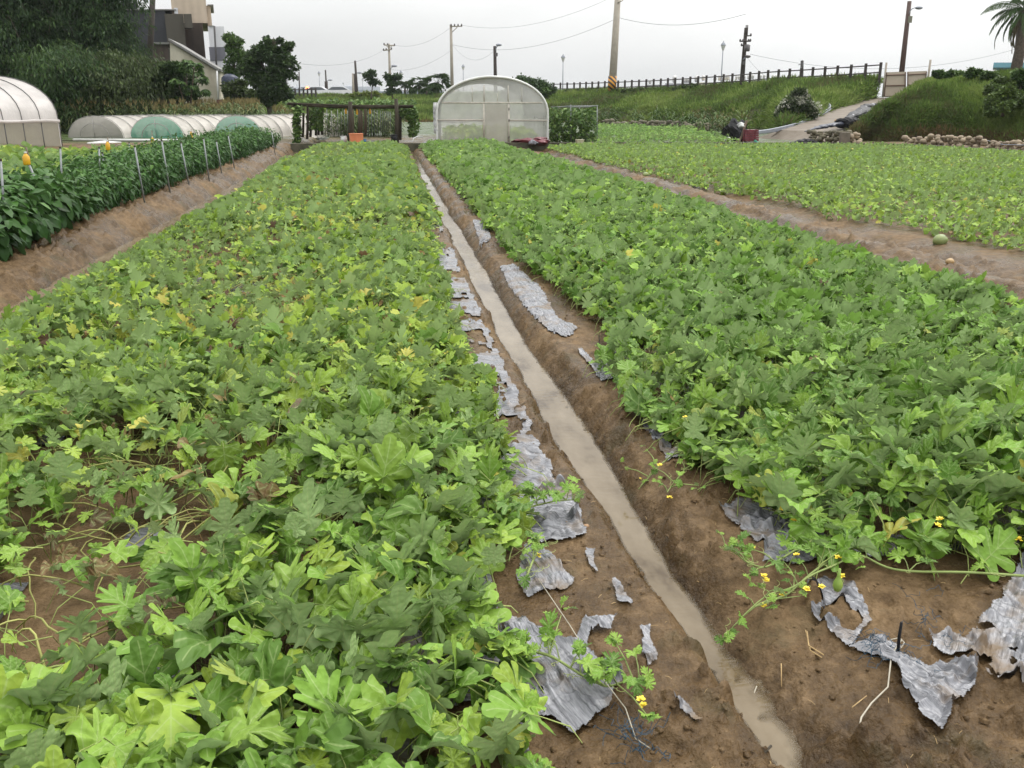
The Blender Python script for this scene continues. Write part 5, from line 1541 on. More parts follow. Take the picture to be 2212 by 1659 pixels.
BRICK = streaked('red_brown_brick', (.13, .055, .038), (.07, .035, .027), .4, .65); CREAM = streaked('stained_cream', (.56, .52, .42), (.30, .26, .19), .42, .75, .5)
BROWNP = ribbed('brown_sheet', (.085, .06, .048), (.05, .036, .03), 18); SLATE = simple('grey_metal_roof', (.26, .255, .24), (.15, .145, .135), 3, .6)
PIPEM = simple('dark_downpipe', (.06, .055, .055), None, 3, .6, bs=0)
def bpart(name, mat, parent, *args, **kw):
    return block(MB(), *args, **kw).build(name, mat, parent)
b1 = thing('charcoal_building', at(338, 230, 72) * [1, 1, 0], 'charcoal clad block with flat roof behind the bamboo', 'building')
bpart('wall', CHAR, b1, 268, 379, 22, 235, 72, 9, 0, 0)
bpart('side_bay', CHAR, b1, 262, 322, 5, 235, 73.5, 8, 0, 0)
bpart('parapet', SLATE, b1, 266, 380, 19.5, 22, 71.9, 9.2)
b2 = thing('olive_building', at(396, 230, 70) * [1, 1, 0], 'narrow olive brown block between the charcoal block and the stained tower', 'building')
bpart('wall', OLIVE, b2, 377, 416, 30, 235, 70.5, 6, 0, 0); bpart('overhang', OLIVE, b2, 399, 416.5, 30, 60, 69.8, 1); bpart('parapet', WHT, b2, 377, 385, 17, 29.5, 72, 3)
b3 = thing('sheet_metal_tower', at(432, 230, 71) * [1, 1, 0], 'tower with beige ribbed metal top over a dark stained wall', 'building')
bpart('ribbed_wall', BEIGE, b3, 374, 449, -40, 49.5, 72.5, 9); bpart('ribbed_side', BEIGE, b3, 449.2, 459, 12, 62, 73, 6); bpart('stained_wall', STAIN, b3, 412, 455, 49.6, 235, 71.5, 6, 0, 0); bpart('eave', SLATE, b3, 448, 461, 9.5, 12, 72.8, 6.4)
b4 = thing('banded_tower', at(472, 230, 69) * [1, 1, 0], 'slim white tower with one grey band on a brick base', 'building')
bpart('upper_wall', WHT, b4, 453, 487.5, 57, 101.5, 69.5, 4); bpart('grey_band', BAND, b4, 454, 489, 101.6, 131, 69.45, 4.1); bpart('lower_wall', WHT, b4, 455, 490, 131.1, 155.5, 69.5, 4); bpart('brick_base', BRICK, b4, 470, 493, 155.6, 240, 69.3, 4, 0, 0)
MB().tube([at(463, 56, 69.2), at(470, 185, 69.2)], .07, 6).build('downpipe', PIPEM, b4, True)
bpart('cap', SLATE, b4, 452, 462, 55, 57, 69.4, 4)
b5 = thing('white_shed', at(420, 235, 64) * [1, 1, 0], 'stained cream shed with a steep single slope roof in front of the dark blocks', 'building')
rp = [at(367, 92, 62), at(468, 152, 62.5), at(470, 234, 62.5), at(367, 234, 62)]
bkv = np.array([*(HD * 7 - RT * 1.5), 0])
for q in (2, 3): rp[q][2] = 0
MB().hexa([rp[3], rp[2], rp[2] + bkv, rp[3] + bkv, rp[0], rp[1], rp[1] + bkv, rp[0] + bkv]).build('wall', CREAM, b5)
r0, r1 = at(364, 88, 61.8), at(472, 153, 62.3)
MB().hexa([r0, r1, r1 + bkv * 1.04, r0 + bkv * 1.04, r0 + [0, 0, .16], r1 + [0, 0, .16], r1 + bkv * 1.04 + [0, 0, .16], r0 + bkv * 1.04 + [0, 0, .16]]).build('roof', SLATE, b5)
bpart('brown_gable', BROWNP, b5, 328, 366.5, 96, 140, 62.2, 5); bpart('gable_roof', SLATE, b5, 326, 366, 91, 95.5, 62, 5.4)
MB().tube([at(468.5, 153, 61.9), at(472.5, 232, 61.9)], .06, 6).build('downpipe', WHITEP, b5, True)
wn = block(MB(), 444, 452, 166, 181, 61.95, .12).build('window', simple('dull_window', (.30, .27, .23), None, 3, .4, bs=0), b5)
bw_ = thing('brick_wall', at(500, 238, 58) * [1, 1, 0], 'low red brick wall running right from the banded tower', 'wall')
bpart('brickwork', BRICK, bw_, 470, 516, 215, 238, 58, .25, 0, 0)
MB().box((0, 0, 0), (.01, .01, .01)) if False else None
bw2 = tag(block(MB(), 508, 560, 227, 240, 57, .25, 0, 0).build('brick_wall', BRICK), 'red earth coloured low wall below the large dark tree', 'wall')
tk = thing('water_tank', at(497, 196, 62) * [1, 1, 0], 'dark blue plastic tank beside the banded tower', 'tank')
MB().tube_prof(at(583 * .8571 - .5, 196 , 62) * [1, 1, 0], [(.5, 0), (.5, 2.6)], 8, None).build('stand', PIPEM, tk)
MB().tube_prof(at(499, 196, 62) * [1, 1, 0] + [0, 0, 2.0], [(.2, 0), (.55, .05), (.58, .5), (.55, 1.1), (.3, 1.3), (.05, 1.35)], 12, None).build('vessel', simple('navy_plastic', (.012, .02, .05), None, 3, .35, bs=0), tk, True)
for o in list(tk.children):
    if o.name.startswith('stand'): o.location.x += 0

# ------------------------------------------------------------------ far factories, tanks, cars
PALE = streaked('pale_factory', (.46, .48, .50), (.40, .42, .45)); BLUEG = streaked('blue_grey_factory', (.26, .29, .34), (.22, .25, .30)); CRM = streaked('cream_factory', (.62, .55, .44), (.5, .45, .38))
GREYR = streaked('grey_roof', (.26, .26, .27), (.2, .2, .21))
STEEL = simple('stainless_tank', (.55, .54, .52), (.38, .37, .35), 1.2, .3, .75, bs=0)
def factory(label, D, parts, name='factory'):
    x0 = (parts[0][2] + parts[0][3]) / 2
    r_ = thing(name, at(x0, 205, D), label, 'building')
    for nm, mat, a_, b_, yt, yb, dd, dep in parts:
        block(MB(), a_, b_, yt, yb, D + dd, dep).build(nm, mat, r_)
    return r_
factory('pale distant factory behind the traffic lights', 380, [('wall', PALE, 600, 690, 189, 216, 0, 40), ('roof_block', WHT, 640, 668, 182, 188.8, 6, 20), ('lower_hall', BLUEG, 632, 700, 195, 216, -6, 5)])
factory('long blue grey factory hall far behind the white cars', 430, [('wall', PALE, 714, 822, 187, 216, 0, 50), ('lower_hall', BLUEG, 700, 790, 194, 216, -8, 6), ('roof_block', WHT, 718, 765, 184, 186.8, 5, 20)])
factory('low grey shed roofs far off between the saplings and palms', 400, [('wall', BLUEG, 818, 960, 197, 216, 0, 40)])
factory('small grey rooftop building left of the tank covered factory', 240, [('wall', GREYR, 1396, 1425, 183, 200, 0, 20), ('wall_wing', BLUEG, 1425, 1462, 184, 200, 2, 20)])
FD = 250
factory('cream factory with stainless tanks on the roof behind the rail fence', FD, [('wall', CRM, 1508, 1590, 178, 200, 0, 30), ('left_wing', GREYR, 1436, 1508, 180, 200, 2, 30), ('right_wing', WHT, 1590, 1672, 177, 200, 3, 30)])
for cx_, yt, wd, base in ((510, 560, 26, 590), (737, 520, 38, 580), (830, 548, 26, 580), (852, 541, 26, 580), (873, 548, 24, 580), (943, 520, 40, 575), (1005, 515, 32, 560), (1113, 533, 32, 560), (1155, 516, 26, 560), (1208, 518, 26, 556), (1234, 512, 30, 556), (1312, 516, 22, 552), (1338, 516, 22, 552), (1364, 516, 22, 552), (1388, 517, 18, 552), (1425, 510, 24, 548), (1445, 510, 24, 548), (1465, 508, 22, 548), (1535, 508, 24, 545), (1568, 508, 24, 545), (1606, 507, 26, 542), (1652, 510, 22, 550), (1678, 512, 24, 550)):
    px = (1500 + cx_ / 3.687) * .857; k = FD / FPX
    p = at(px, (50 + base / 3.687) * .857 + 1.2, FD + 4); r_ = wd / 3.687 * .857 * k / 2; hh = (base - yt) / 3.687 * .857 * k
    tk = thing('water_tank', p, 'stainless water tank in the row on the far factory roofs', 'tank', 'stainless tanks on the factory roofs')
    MB().tube_prof(p + [0, 0, hh * .15], [(r_, 0), (r_, hh * .78), (r_ * .55, hh * .85), (r_ * .2, hh * .87)], 10, None).build('vessel', STEEL, tk, True)
    MB().tube_prof(p, [(r_ * .8, 0), (r_ * .8, hh * .15)], 8, None).build('stand', GREYR, tk)
def car(px, py, D, ln, label, yawc):
    p = at(px, py, D); p[2] = 2.15
    r_ = thing('parked_car', p, label, 'car', 'white cars on the dike road')
    r_.rotation_euler = (0, 0, -YAW + yawc)
    paint = CARP; o = Vector((0, 0, 0))
    def loc(mb, name, mat, par, smooth=False):
        ob = mb.build(name, mat, None, smooth); ob.parent = par; return ob
    h = ln / 2
    side = np.array([(-h, .30), (-h + .05, .75), (-h * .62, .92), (-h * .30, 1.42), (h * .42, 1.46), (h * .82, .98), (h, .9), (h, .32)])
    m = MB(); n = len(side)
    A = np.array([(x, -.82 + (.14 if z > 1.2 else 0), z) for x, z in side]); B = np.array([(x, .82 - (.14 if z > 1.2 else 0), z) for x, z in side])
    m.add(np.vstack([A, B]), [[i, (i + 1) % n, n + (i + 1) % n, n + i] for i in range(n)])
    m.add(A, [list(range(n))[::-1]]); m.add(B, [list(range(n))])
    loc(m, 'body', paint, r_)
    for s in (-1, 1):
        y = s * .77
        g_ = MB().add([(-h * .55, y * 1.07, .96), (-h * .26, y * .91, 1.36), (h * .38, y * .91, 1.38), (h * .70, y * 1.07, .99)], [[0, 1, 2, 3]])
        loc(g_, 'side_window', GLASSD, r_)
    g_ = MB().add([(-h * .60 - .03, -.7, .95), (-h * .60 - .03, .7, .95), (-h * .32 - .03, .6, 1.38), (-h * .32 - .03, -.6, 1.38)], [[0, 1, 2, 3]])
    loc(g_, 'windscreen', GLASSD, r_)
    for x in (-h * .62, h * .62):
        for s in (-1, 1):
            w_ = MB().tube([(x, s * .70, .32), (x, s * .86, .32)], .32, 14)
            t_ = loc(w_, 'wheel', TYRE, r_)
            loc(MB().tube([(x, s * .80, .32), (x, s * .87, .32)], .18, 10), 'rim', STEEL, t_)
CARP = simple('white_car_paint', (.68, .68, .69), (.62, .62, .63), 2, .25, bs=0); GLASSD = simple('dark_car_glass', (.05, .06, .065), None, 2, .1, bs=0); TYRE = simple('tyre_rubber', (.02, .02, .02), None, 5, .8, bs=0)
car(728, 212, 128, 4.4, 'white car with higher roof on the dike road, right of the two', 0.15)
car(683, 214, 130, 4.2, 'white car left of the taller one, mostly hidden behind the rail', 0.1)

# ------------------------------------------------------------------ fences, poles, lamps, wires
RAIL = simple('dark_rail_wood', (.050, .040, .034), (.030, .025, .022), 4, .8, stretch=(1, 1, .3))
def rail_fence(label, pts, sp, hpost, r_, name='rail_fence', zdrop=0.0):
    pts = np.array([at(*p) for p in pts])
    seg = np.concatenate([[0], np.cumsum(np.linalg.norm(np.diff(pts[:, :2], axis=0), axis=1))])
    n = int(seg[-1] / sp) + 1
    s = np.linspace(0, seg[-1], n)
    P = np.stack([np.interp(s, seg, pts[:, k]) for k in range(3)], -1)
    root = thing(name, P[0], label, 'fence')
    for k in range(n):
        d = P[min(k + 1, n - 1)] - P[max(k - 1, 0)]
        MB().box(P[k] + [0, 0, hpost / 2 - .15], (r_ * 2, r_ * 2, hpost + .3), math.atan2(d[1], d[0])).build('post', RAIL, root)
    for z in (.86, .45):
        MB().tube(P + [0, 0, hpost * z], r_ * .62, 5).build('rail', RAIL, root)
FP = [(1196, 203, 92.5), (1240, 203, 90), (1330, 201, 84), (1415, 199, 79), (1500, 195.5, 74), (1600, 190, 69), (1660, 185.5, 66), (1740, 182, 63), (1820, 178.5, 60.3), (1899, 174, 58.2)]
rail_fence('long dark wooden rail fence climbing along the dike to the metal gate', FP, 1.0, 1.05, .062)
rail_fence('dark rail fence behind the fan palms left of the white greenhouse', [(855, 211, 165), (920, 211, 165), (990, 210, 160)], .95, 1.35, .07)
rail_fence('short dark rail fence at the left end of the dike road before the traffic lights', [(585, 213, 112), (626, 213, 108), (655, 213, 104), (683, 213, 100)], 1.35, 1.1, .08)
CONCP = simple('concrete_pole', (.36, .32, .26), (.27, .24, .20), 3, .8, bs=.1); DARKP = simple('dark_timber_pole', (.055, .042, .034), (.032, .026, .022), 5, .85, bs=.2); PALEP = simple('grey_lamp_pole', (.25, .27, .30), (.2, .21, .24), 5, .5, bs=0)
INS = simple('insulator', (.10, .09, .09), None, 4, .4, bs=0)
def stripes_mat():
    m, t, p, o = new_mat('yellow_black_stripes')
    tcn = N(t, 'ShaderNodeTexCoord'); sx = N(t, 'ShaderNodeSeparateXYZ'); L(t, tcn.outputs['Object'], sx.inputs[0])
    ph = math_node(t, 'ADD', math_node(t, 'MULTIPLY', sx.outputs[2], 16.0), math_node(t, 'MULTIPLY', sx.outputs[0], 14.0))
    L(t, ramp(t, math_node(t, 'MULTIPLY_ADD', math_node(t, 'SINE', ph), .5, .5), [(.45, (.02, .02, .02)), (.55, (.55, .24, .02))]), p.inputs['Base Color'])
    setin(p, Roughness=.5); return m
STRP = stripes_mat()
def pole(name, label, cat, base, top, D, r0, r1, mat, group=None):
    b, t_ = at(*base, D), at(*top, D)
    b = b.copy(); b[2] -= .6
    root = thing(name, b, label, cat, group)
    MB().tube([b, b * .5 + t_ * .5, t_], [r0, (r0 + r1) / 2, r1], 10).build('shaft', mat, root, True)
    return root, b, t_
def rod(parent, name, pts, r, mat, n=5):
    return MB().tube(pts, r, n).build(name, mat, parent, True)
def blob_part(parent, name, c, r, mat, n=10):
    return MB().blob(c, r, 1, .0, n, 7).build(name, mat, parent, True)
# 1 dark pole by the buildings
pole('utility_pole', 'thick dark pole rising in front of the charcoal block', 'pole', (319, 150), (331, -30), 60, .20, .16, DARKP)
# 2 small poles of the far road
r_, b, t_ = pole('utility_pole', 'thin dark pole at the far road beside the distant pale factory', 'pole', (647, 210), (646, 155), 150, .12, .09, DARKP)
blob_part(r_, 'transformer', at(642.5, 169, 150), (.25, .25, .4), INS)
r_, b, t_ = pole('utility_pole', 'dark pole with a fat lower half left of the white cars', 'pole', (706, 207), (703, 151), 150, .16, .11, DARKP)
rod(r_, 'sleeve', [at(705.3, 197, 149.8), at(704.3, 176, 149.8)], .26, DARKP); rod(r_, 'lamp_arm', [at(704, 178, 150), at(709, 173.5, 150), at(712, 172.8, 150)], .05, PALEP); blob_part(r_, 'lamp_head', at(713.5, 172.8, 150), (.35, .2, .12), PALEP)
pole('utility_pole', 'leaning dark pole, the taller one of a close trio', 'pole', (772, 207), (767, 131), 120, .19, .13, DARKP)
pole('utility_pole', 'shorter dark pole of the close trio', 'pole', (769, 207), (766, 160), 121, .15, .13, DARKP)
r_, b, t_ = pole('utility_pole', 'pale pole with a small lamp beside two dark poles', 'pole', (763, 207), (762.5, 158.5), 123, .18, .14, CONCP)
rod(r_, 'lamp_arm', [at(763, 160, 123), at(770, 158.5, 122), at(775, 157.5, 122)], .04, PALEP); blob_part(r_, 'lamp_head', at(776.5, 157.3, 122), (.32, .18, .12), PALEP)
# 3 wooden T pole
r_, b, t_ = pole('utility_pole', 'pale wooden utility pole with two crossarms behind the forked sapling', 'pole', (843.5, 200), (840, 94.5), 125, .20, .14, CONCP)
for (xa, ya, xb, yb) in ((829, 97, 853, 98.5), (828, 109, 846, 106.5)):
    rod(r_, 'crossarm', [at(xa, ya, 124.8), at(xb, yb, 124.8)], .08, CONCP)
    for q in (0.03, .35, .97):
        blob_part(r_, 'insulator', at(xa + (xb - xa) * q, ya + (yb - ya) * q - 1.8, 124.8), (.10, .10, .16), INS, 6)
rod(r_, 'brace', [at(834, 98, 124.7), at(840, 104, 124.7), at(848, 98.5, 124.7)], .05, CONCP)
rod(r_, 'lamp_arm', [at(842.5, 150, 124.7), at(847, 145, 124.7), at(850, 143.5, 124.7)], .05, PALEP); blob_part(r_, 'lamp_head', at(851.5, 142.5, 124.7), (.4, .2, .15), PALEP)
# 4 concrete pole left of the greenhouse
r_, b, t_ = pole('utility_pole', 'slim concrete pole with one sided crossarm left of the white greenhouse', 'pole', (977, 200), (974, 53), 112, .22, .15, CONCP)
rod(r_, 'crossarm', [at(972.5, 57.2, 111.8), at(998.5, 56.6, 111.8)], .07, CONCP); rod(r_, 'brace', [at(976, 70, 111.8), at(988, 58.5, 111.8)], .05, CONCP)
for x in (974.5, 982, 989.5, 997): blob_part(r_, 'insulator', at(x, 54.3, 111.8), (.10, .10, .15), INS, 7)
rod(r_, 'hazard_band', [at(977.3, 203, 112), at(976.8, 188.5, 112)], .245, STRP, 12)
# 5 dark street pole behind the greenhouse
r_, b, t_ = pole('street_lamp', 'dark pole with a small lamp head above the dome shaped bush', 'street lamp', (1071, 205), (1068.7, 99.5), 96, .20, .15, DARKP)
rod(r_, 'lamp_arm', [at(1070, 109, 95.8), at(1073, 101, 95.8), at(1076, 98, 95.8)], .05, PALEP); blob_part(r_, 'lamp_head', at(1077.5, 97, 95.8), (.30, .18, .13), PALEP); MB().box(at(1072.5, 118, 95.7), (.22, .2, .34)).build('control_box', INS, r_)
# 6 big concrete pole
r_, b, t_ = pole('utility_pole', 'tallest tapering concrete pole with striped foot, cut by the top of the picture', 'pole', (1321.5, 197), (1334.5, -6), 84, .36, .26, CONCP)
rod(r_, 'hazard_band', [at(1321.5, 197.5, 84), at(1323.2, 165, 84)], .38, STRP, 14); rod(r_, 'arm', [at(1334, 6, 83.7), at(1346, .5, 83.7)], .05, CONCP)
# 7 lattice transformer pole right
r_, b, t_ = pole('utility_pole', 'dark utility pole crowded with crossarms and a transformer right of the tall lantern', 'pole', (1603, 172), (1611.5, 60), 76, .20, .13, DARKP)
for x in (1611, 1614.2): rod(r_, 'mast', [at(x, 76, 75.8), at(x + 1.2, 54, 75.8)], .045, DARKP)
rod(r_, 'crossarm', [at(1598, 89.3, 75.7), at(1621, 89, 75.7)], .055, DARKP); rod(r_, 'crossarm', [at(1600.5, 98.5, 75.7), at(1615, 97.5, 75.7)], .05, DARKP); rod(r_, 'crossarm', [at(1609, 77.8, 75.7), at(1622, 77, 75.7)], .05, DARKP)
for x, y in ((1599, 87.5), (1605, 87.5), (1617, 87.2), (1621, 87), (1602, 96.8), (1622, 75.3)): blob_part(r_, 'insulator', at(x, y, 75.7), (.08, .08, .12), INS, 6)
MB().tube_prof(at(1613.3, 111, 75.4), [(.19, 0), (.23, .06), (.23, .46), (.1, .52)], 10, None).build('transformer', INS, r_, True)
rod(r_, 'lamp_arm', [at(1605, 129, 75.7), at(1610, 124, 75.7)], .05, PALEP); blob_part(r_, 'lamp_head', at(1615, 122, 75.7), (.26, .2, .12), INS); MB().box(at(1607.3, 136, 75.6), (.16, .16, .24)).build('control_box', INS, r_)
# 8 lattice tower
root = thing('lattice_tower', at(1733, 178, 260), 'small lattice pylon far behind the rail fence', 'pylon')
lm = MB(); A_, B_, C_, D_ = at(1729.5, 178, 260), at(1734.5, 178, 260), at(1735.2, 131, 260), at(1731.6, 131, 260)
dp = np.array([*(HD * .5), 0])
for p_, q_ in ((A_, D_), (B_, C_), (A_ + dp, D_ + dp), (B_ + dp, C_ + dp)): lm.tube([p_, q_], .11, 4)
for k in range(9):
    f0, f1 = k / 9, (k + 1) / 9
    lm.tube([A_ * (1 - f0) + D_ * f0, B_ * (1 - f1) + C_ * f1], .08, 4); lm.tube([B_ * (1 - f0) + C_ * f0, A_ * (1 - f1) + D_ * f1], .08, 4)
    lm.tube([A_ * (1 - f1) + D_ * f1, B_ * (1 - f1) + C_ * f1], .08, 4)
lm.build('lattice', DARKP, root)
for y in (139, 151, 164): rod(root, 'arm', [at(1724.5, y + 1, 260), at(1733, y, 260)], .1, DARKP)
# 9 pole above the gate
r_, b, t_ = pole('street_lamp', 'tall brown pole with curved lamp arm behind the metal gate', 'street lamp', (1948, 156), (1964.8, 2.5), 66, .19, .14, simple('brown_pole', (.10, .06, .05), (.07, .043, .036), 4, .7))
rod(r_, 'lamp_arm', [at(1963.5, 30, 65.8), at(1966, 24, 65.8), at(1971, 18.5, 65.8), at(1979, 16, 65.8)], .03, PALEP, 6); blob_part(r_, 'lamp_head', at(1985, 17, 65.8), (.28, .18, .11), PALEP); MB().box(at(1966, 42, 65.7), (.2, .18, .42)).build('control_box', simple('grey_green_box', (.2, .2, .15), None, 3, .6, bs=0), r_)
# 10 lantern lamps
LGL = simple('lantern_glass', (.62, .62, .6), (.55, .55, .54), 3, .2, bs=0)
def lantern(px, yb, px2, yt, D, label, group='lantern lamps along the dike road'):
    b, t_ = at(px, yb, D), at(px2, yt, D)
    H = t_[2] - b[2]; s = min(H, 4.5) / 4.0
    root = thing('street_lantern', b - [0, 0, .4], label, 'street lamp', group)
    d = (t_ - b) / np.linalg.norm(t_ - b)
    e = t_ - d * .78 * s
    MB().tube([b - [0, 0, .4], e], [.06 * s, .04 * s], 8).build('shaft', PALEP, root, True)
    MB().tube_prof(e, [(.05 * s, 0), (.10 * s, .06 * s), (.20 * s, .36 * s), (.22 * s, .40 * s)], 6, None).build('glass', LGL, root)
    MB().tube_prof(e, [(.25 * s, .40 * s), (.16 * s, .55 * s), (.04 * s, .68 * s), (.02 * s, .78 * s)], 6, None).build('cap', PALEP, root)
lantern(691.5, 210, 689, 153, 140, 'thin lantern lamp between the traffic lights and the fat dark pole')
lantern(741.5, 208, 741.5, 178, 190, 'faint far lantern lamp above the white cars')
lantern(783.5, 206, 783, 169, 185, 'small far lantern lamp right of the dark pole trio')
lantern(867, 212, 866, 151, 128, 'lantern lamp standing at the leftmost fan palm')
lantern(1001, 205, 1000.5, 138, 116, 'lantern lamp just left of the white greenhouse arch')
lantern(1215.5, 203, 1216.5, 116, 92, 'lantern lamp at the left end of the long rail fence')
lantern(1556.5, 194, 1563, 88, 72, 'tallest nearest lantern lamp before the rooftop tanks')
# 11 traffic lights
def emit(name, c, s):
    m, t, p, o = new_mat(name); p.inputs['Base Color'].default_value = (*c, 1); p.inputs['Emission Color'].default_value = (*c, 1); p.inputs['Emission Strength'].default_value = s; return m
LIT = emit('lit_signal', (1.0, .22, .06), 5.0)
root = thing('traffic_signal', at(652, 212, 135), 'mast arm with two glowing orange red signals and a green board', 'traffic light')
rod(root, 'mast', [at(652, 214, 135), at(651, 189, 135), at(690, 190.5, 135)], .07, PALEP)
for x, y in ((664.5, 190.5), (679, 191)):
    h_ = MB().box(at(x + 3.2, y, 134.8), (.85, .25, .36), -YAW).build('signal_head', INS, root)
    MB().blob(at(x - .5, y, 134.5), (.26, .1, .24), 1, 0, 10, 7).build('lamp', LIT, h_, True)
MB().box(at(689.5, 191.5, 134.7), (.75, .06, .42), -YAW).build('green_board', simple('green_board', (.02, .20, .13), None, 3, .5, bs=0), root)
root = thing('warning_light', at(971, 212, 104), 'small orange flasher at the foot of the tallest fan palm', 'light')
rod(root, 'stand', [at(971, 214, 104), at(971, 208, 104)], .04, INS); blob_part(root, 'lamp', at(971, 206.5, 104), (.13, .13, .16), LIT)
# 12 wires
WIRE = simple('cable', (.10, .10, .11), None, 4, .6, bs=0)
def wire(label, a_, b_, sag, r_=.011):
    A_, B_ = at(*a_), at(*b_)
    u = np.linspace(0, 1, 22)[:, None]
    P = A_ * (1 - u) + B_ * u; P[:, 2] -= (4 * u * (1 - u))[:, 0] * sag
    tag(MB().tube(P, r_, 4, cap=False).build('power_line', WIRE), label, 'cable')
wire('cable from the concrete pole crossarm up to the tallest pole', (998, 54.5, 112), (1335, -12, 84), 1.2)
wire('sagging cable from mid concrete pole up to the tallest pole', (976, 96, 112), (1332, 40, 84), 1.4, .013)
wire('short drooping cable from the concrete pole to the dark lamp above the bush', (977, 96, 112), (1069, 108, 96), 1.3)
wire('cable from the wooden utility pole off to the large dark tree', (829, 108, 125), (560, 120, 70), 1.2)
wire('cable between the wooden utility pole and the concrete pole', (853, 98, 125), (975, 58, 112), .8)
wire('second cable between the wooden pole and the concrete pole', (843, 150, 125), (975, 108, 112), .8)
wire('cable from the crowded utility pole toward the right edge', (1620, 117, 76), (2230, 95, 90), 1.6)
wire('slack cable from the crowded utility pole down to the far fence', (1613, 123, 76), (1700, 174, 120), .8)
wire('thin top cable from the tallest pole toward the right', (1336, 38, 84), (1612, 30, 76), .7, .014)

# ------------------------------------------------------------------ gate, ramp clutter, cobbles
GATEM = simple('gate_sheet', (.42, .36, .28), (.36, .30, .23), 1.5, .6, bs=0); GFRM = simple('rusty_gate_frame', (.16, .10, .07), (.10, .065, .045), 5, .7)
root = thing('metal_gate', at(1955, 212, 58), 'double leaf beige sheet metal gate between two tall posts at the top of the ramp', 'gate')
def g7(x, y): return (2000 + x / 3.807) * .857, (0 + y / 3.807) * .857
def quad_slab(name, corners, D, th, mat, parent):
    P = [at(*g7(*c), D) for c in corners]; f = np.array([*(HD * th), 0])
    return MB().hexa([P[0], P[1], P[1] + f, P[0] + f, P[3], P[2], P[2] + f, P[3] + f]).build(name, mat, parent)
lf = quad_slab('gate_leaf', [(868, 930), (1080, 918), (1080, 688), (895, 693)], 58, .05, GATEM, root)
rf = quad_slab('gate_leaf', [(1092, 918), (1262, 905), (1282, 680), (1094, 688)], 58, .05, GATEM, root)
for leaf, segs in ((lf, (((872, 925), (895, 695)), ((1070, 915), (1076, 692)), ((882, 722), (1078, 714)), ((880, 822), (1074, 818)), ((875, 926), (1066, 918)))), (rf, (((1096, 915), (1098, 692)), ((1256, 905), (1278, 690)), ((1096, 716), (1276, 708)), ((1096, 818), (1262, 814)), ((1100, 916), (1256, 906))))):
    fm = MB()
    for a_, b_ in segs: fm.tube([at(*g7(*a_), 57.95), at(*g7(*b_), 57.95)], .035, 4)
    fm.build('leaf_frame', GFRM, leaf)
rod(root, 'gate_post', [at(*g7(856, 935), 58), at(*g7(893, 600), 58)], .07, CONCP, 4); rod(root, 'gate_post', [at(*g7(1268, 930), 58), at(*g7(1316, 573), 58)], .075, CONCP, 4)
bl_ = thing('blue_building', at(2175, 165, 78), 'pale blue cabin with overhanging flat roof beside the palm', 'building')
BLUB = simple('pale_blue_wall', (.17, .34, .42), (.13, .28, .36), 1, .6, bs=0)
bpart('wall', BLUB, bl_, 2149, 2225, 146, 172, 78, 5); bpart('roof', simple('teal_roof', (.16, .36, .44), None, 1, .5, bs=0), bl_, 2145, 2230, 135, 146, 77.7, 6)
wn = block(MB(), 2158, 2180, 150, 162, 77.9, .1).build('window', GLASSD, bl_)
# grey pipes along the ramp
PVC = simple('grey_pvc', (.27, .29, .32), (.19, .20, .23), 2, .35, bs=.05)
def c5(x, y): return (1500 + x / 3.687) * .857, (50 + y / 3.687) * .857
R = np.random.default_rng(120)
for k in range(11):
    o = R.normal(0, 1) * 8 + k * 3.0 - 16
    pts = [(1490, 1062, 40.6), (1600, 1052, 41.3), (1750, 1024, 42.6), (1900, 987, 44.6), (2040, 937, 47), (2130, 882, 49), (2185 + R.normal(0, 14), 838, 50.3), (2165 + R.normal(0, 24), 812 + R.normal(0, 5), 51)]
    P = np.array([at(*c5(x, y + o * (.5 + .5 * min(1, abs(x - 1490) / 500))), D) for x, y, D in pts])
    t0 = np.linspace(0, 1, len(P)); u = np.linspace(0, 1, 30)
    Q = np.stack([np.interp(u, t0, P[:, d]) for d in range(3)], -1)
    for _ in range(3): Q[1:-1] = (Q[:-2] + Q[1:-1] * 2 + Q[2:]) / 4
    Q[:, 2] += .06
    tag(MB().tube(Q, .038, 7).build('plastic_pipe', PVC, None, True), 'grey plastic pipe in the curved bundle lying down the ramp', 'pipe', 'grey pipes lying on the ramp')
# pile at the ramp foot
crumple('black_tarp', 'black tarp bundle heaped at the foot of the ramp', 'tarp', 1589, 288, 22, 24, 37, BLKT, 21, rough=.5, depth=.5)
crumple('black_tarp', 'low black sheeting at the left of the tarp bundle', 'tarp', 1572, 297, 12, 14, 37.5, BLKT, 22, rough=.5)
root = thing('red_crate', at(1619, 305, 36.6), 'dark red slatted crate standing on a pale block by the tarp bundle', 'crate')
cb = MB(); p = at(1619, 296, 36.6); k = 36.6 / FPX
for q in range(5): cb.box(at(1619, 302 - q * 5, 36.6), (30 * k, .5, 4 * k), -YAW + .1)
cb.build('slats', REDT, root)
fb = MB()
for x in (1606, 1619, 1632): fb.box(at(x, 292, 36.35), (.03, .03, 26 * k), -YAW)
fb.build('uprights', REDT, root)
MB().box(at(1621, 308, 36.6), (22 * k, .4, 7 * k), -YAW).build('block', WHITEP, root)
for a_, b_, lab in (((1330, 1150), (1412, 935), 'tall weathered plank leaning on the black tarp bundle'), ((1290, 1160), (1390, 1060), 'short weathered plank crossing the taller plank')):
    tag(MB().tube([at(*c5(*a_), 36.4), at(*c5(*b_), 36.5)], .055, 5).build('wooden_plank', WOODS, None), lab, 'plank')
crumple('white_bag', 'white bag on top of the black tarp bundle', 'bag', 1600, 271, 5, 7, 36.8, WHITEP, 24); crumple('white_bag', 'white bag on the ground left of the tarp bundle', 'bag', 1572, 303, 5, 6, 36.6, WHITEP, 25)
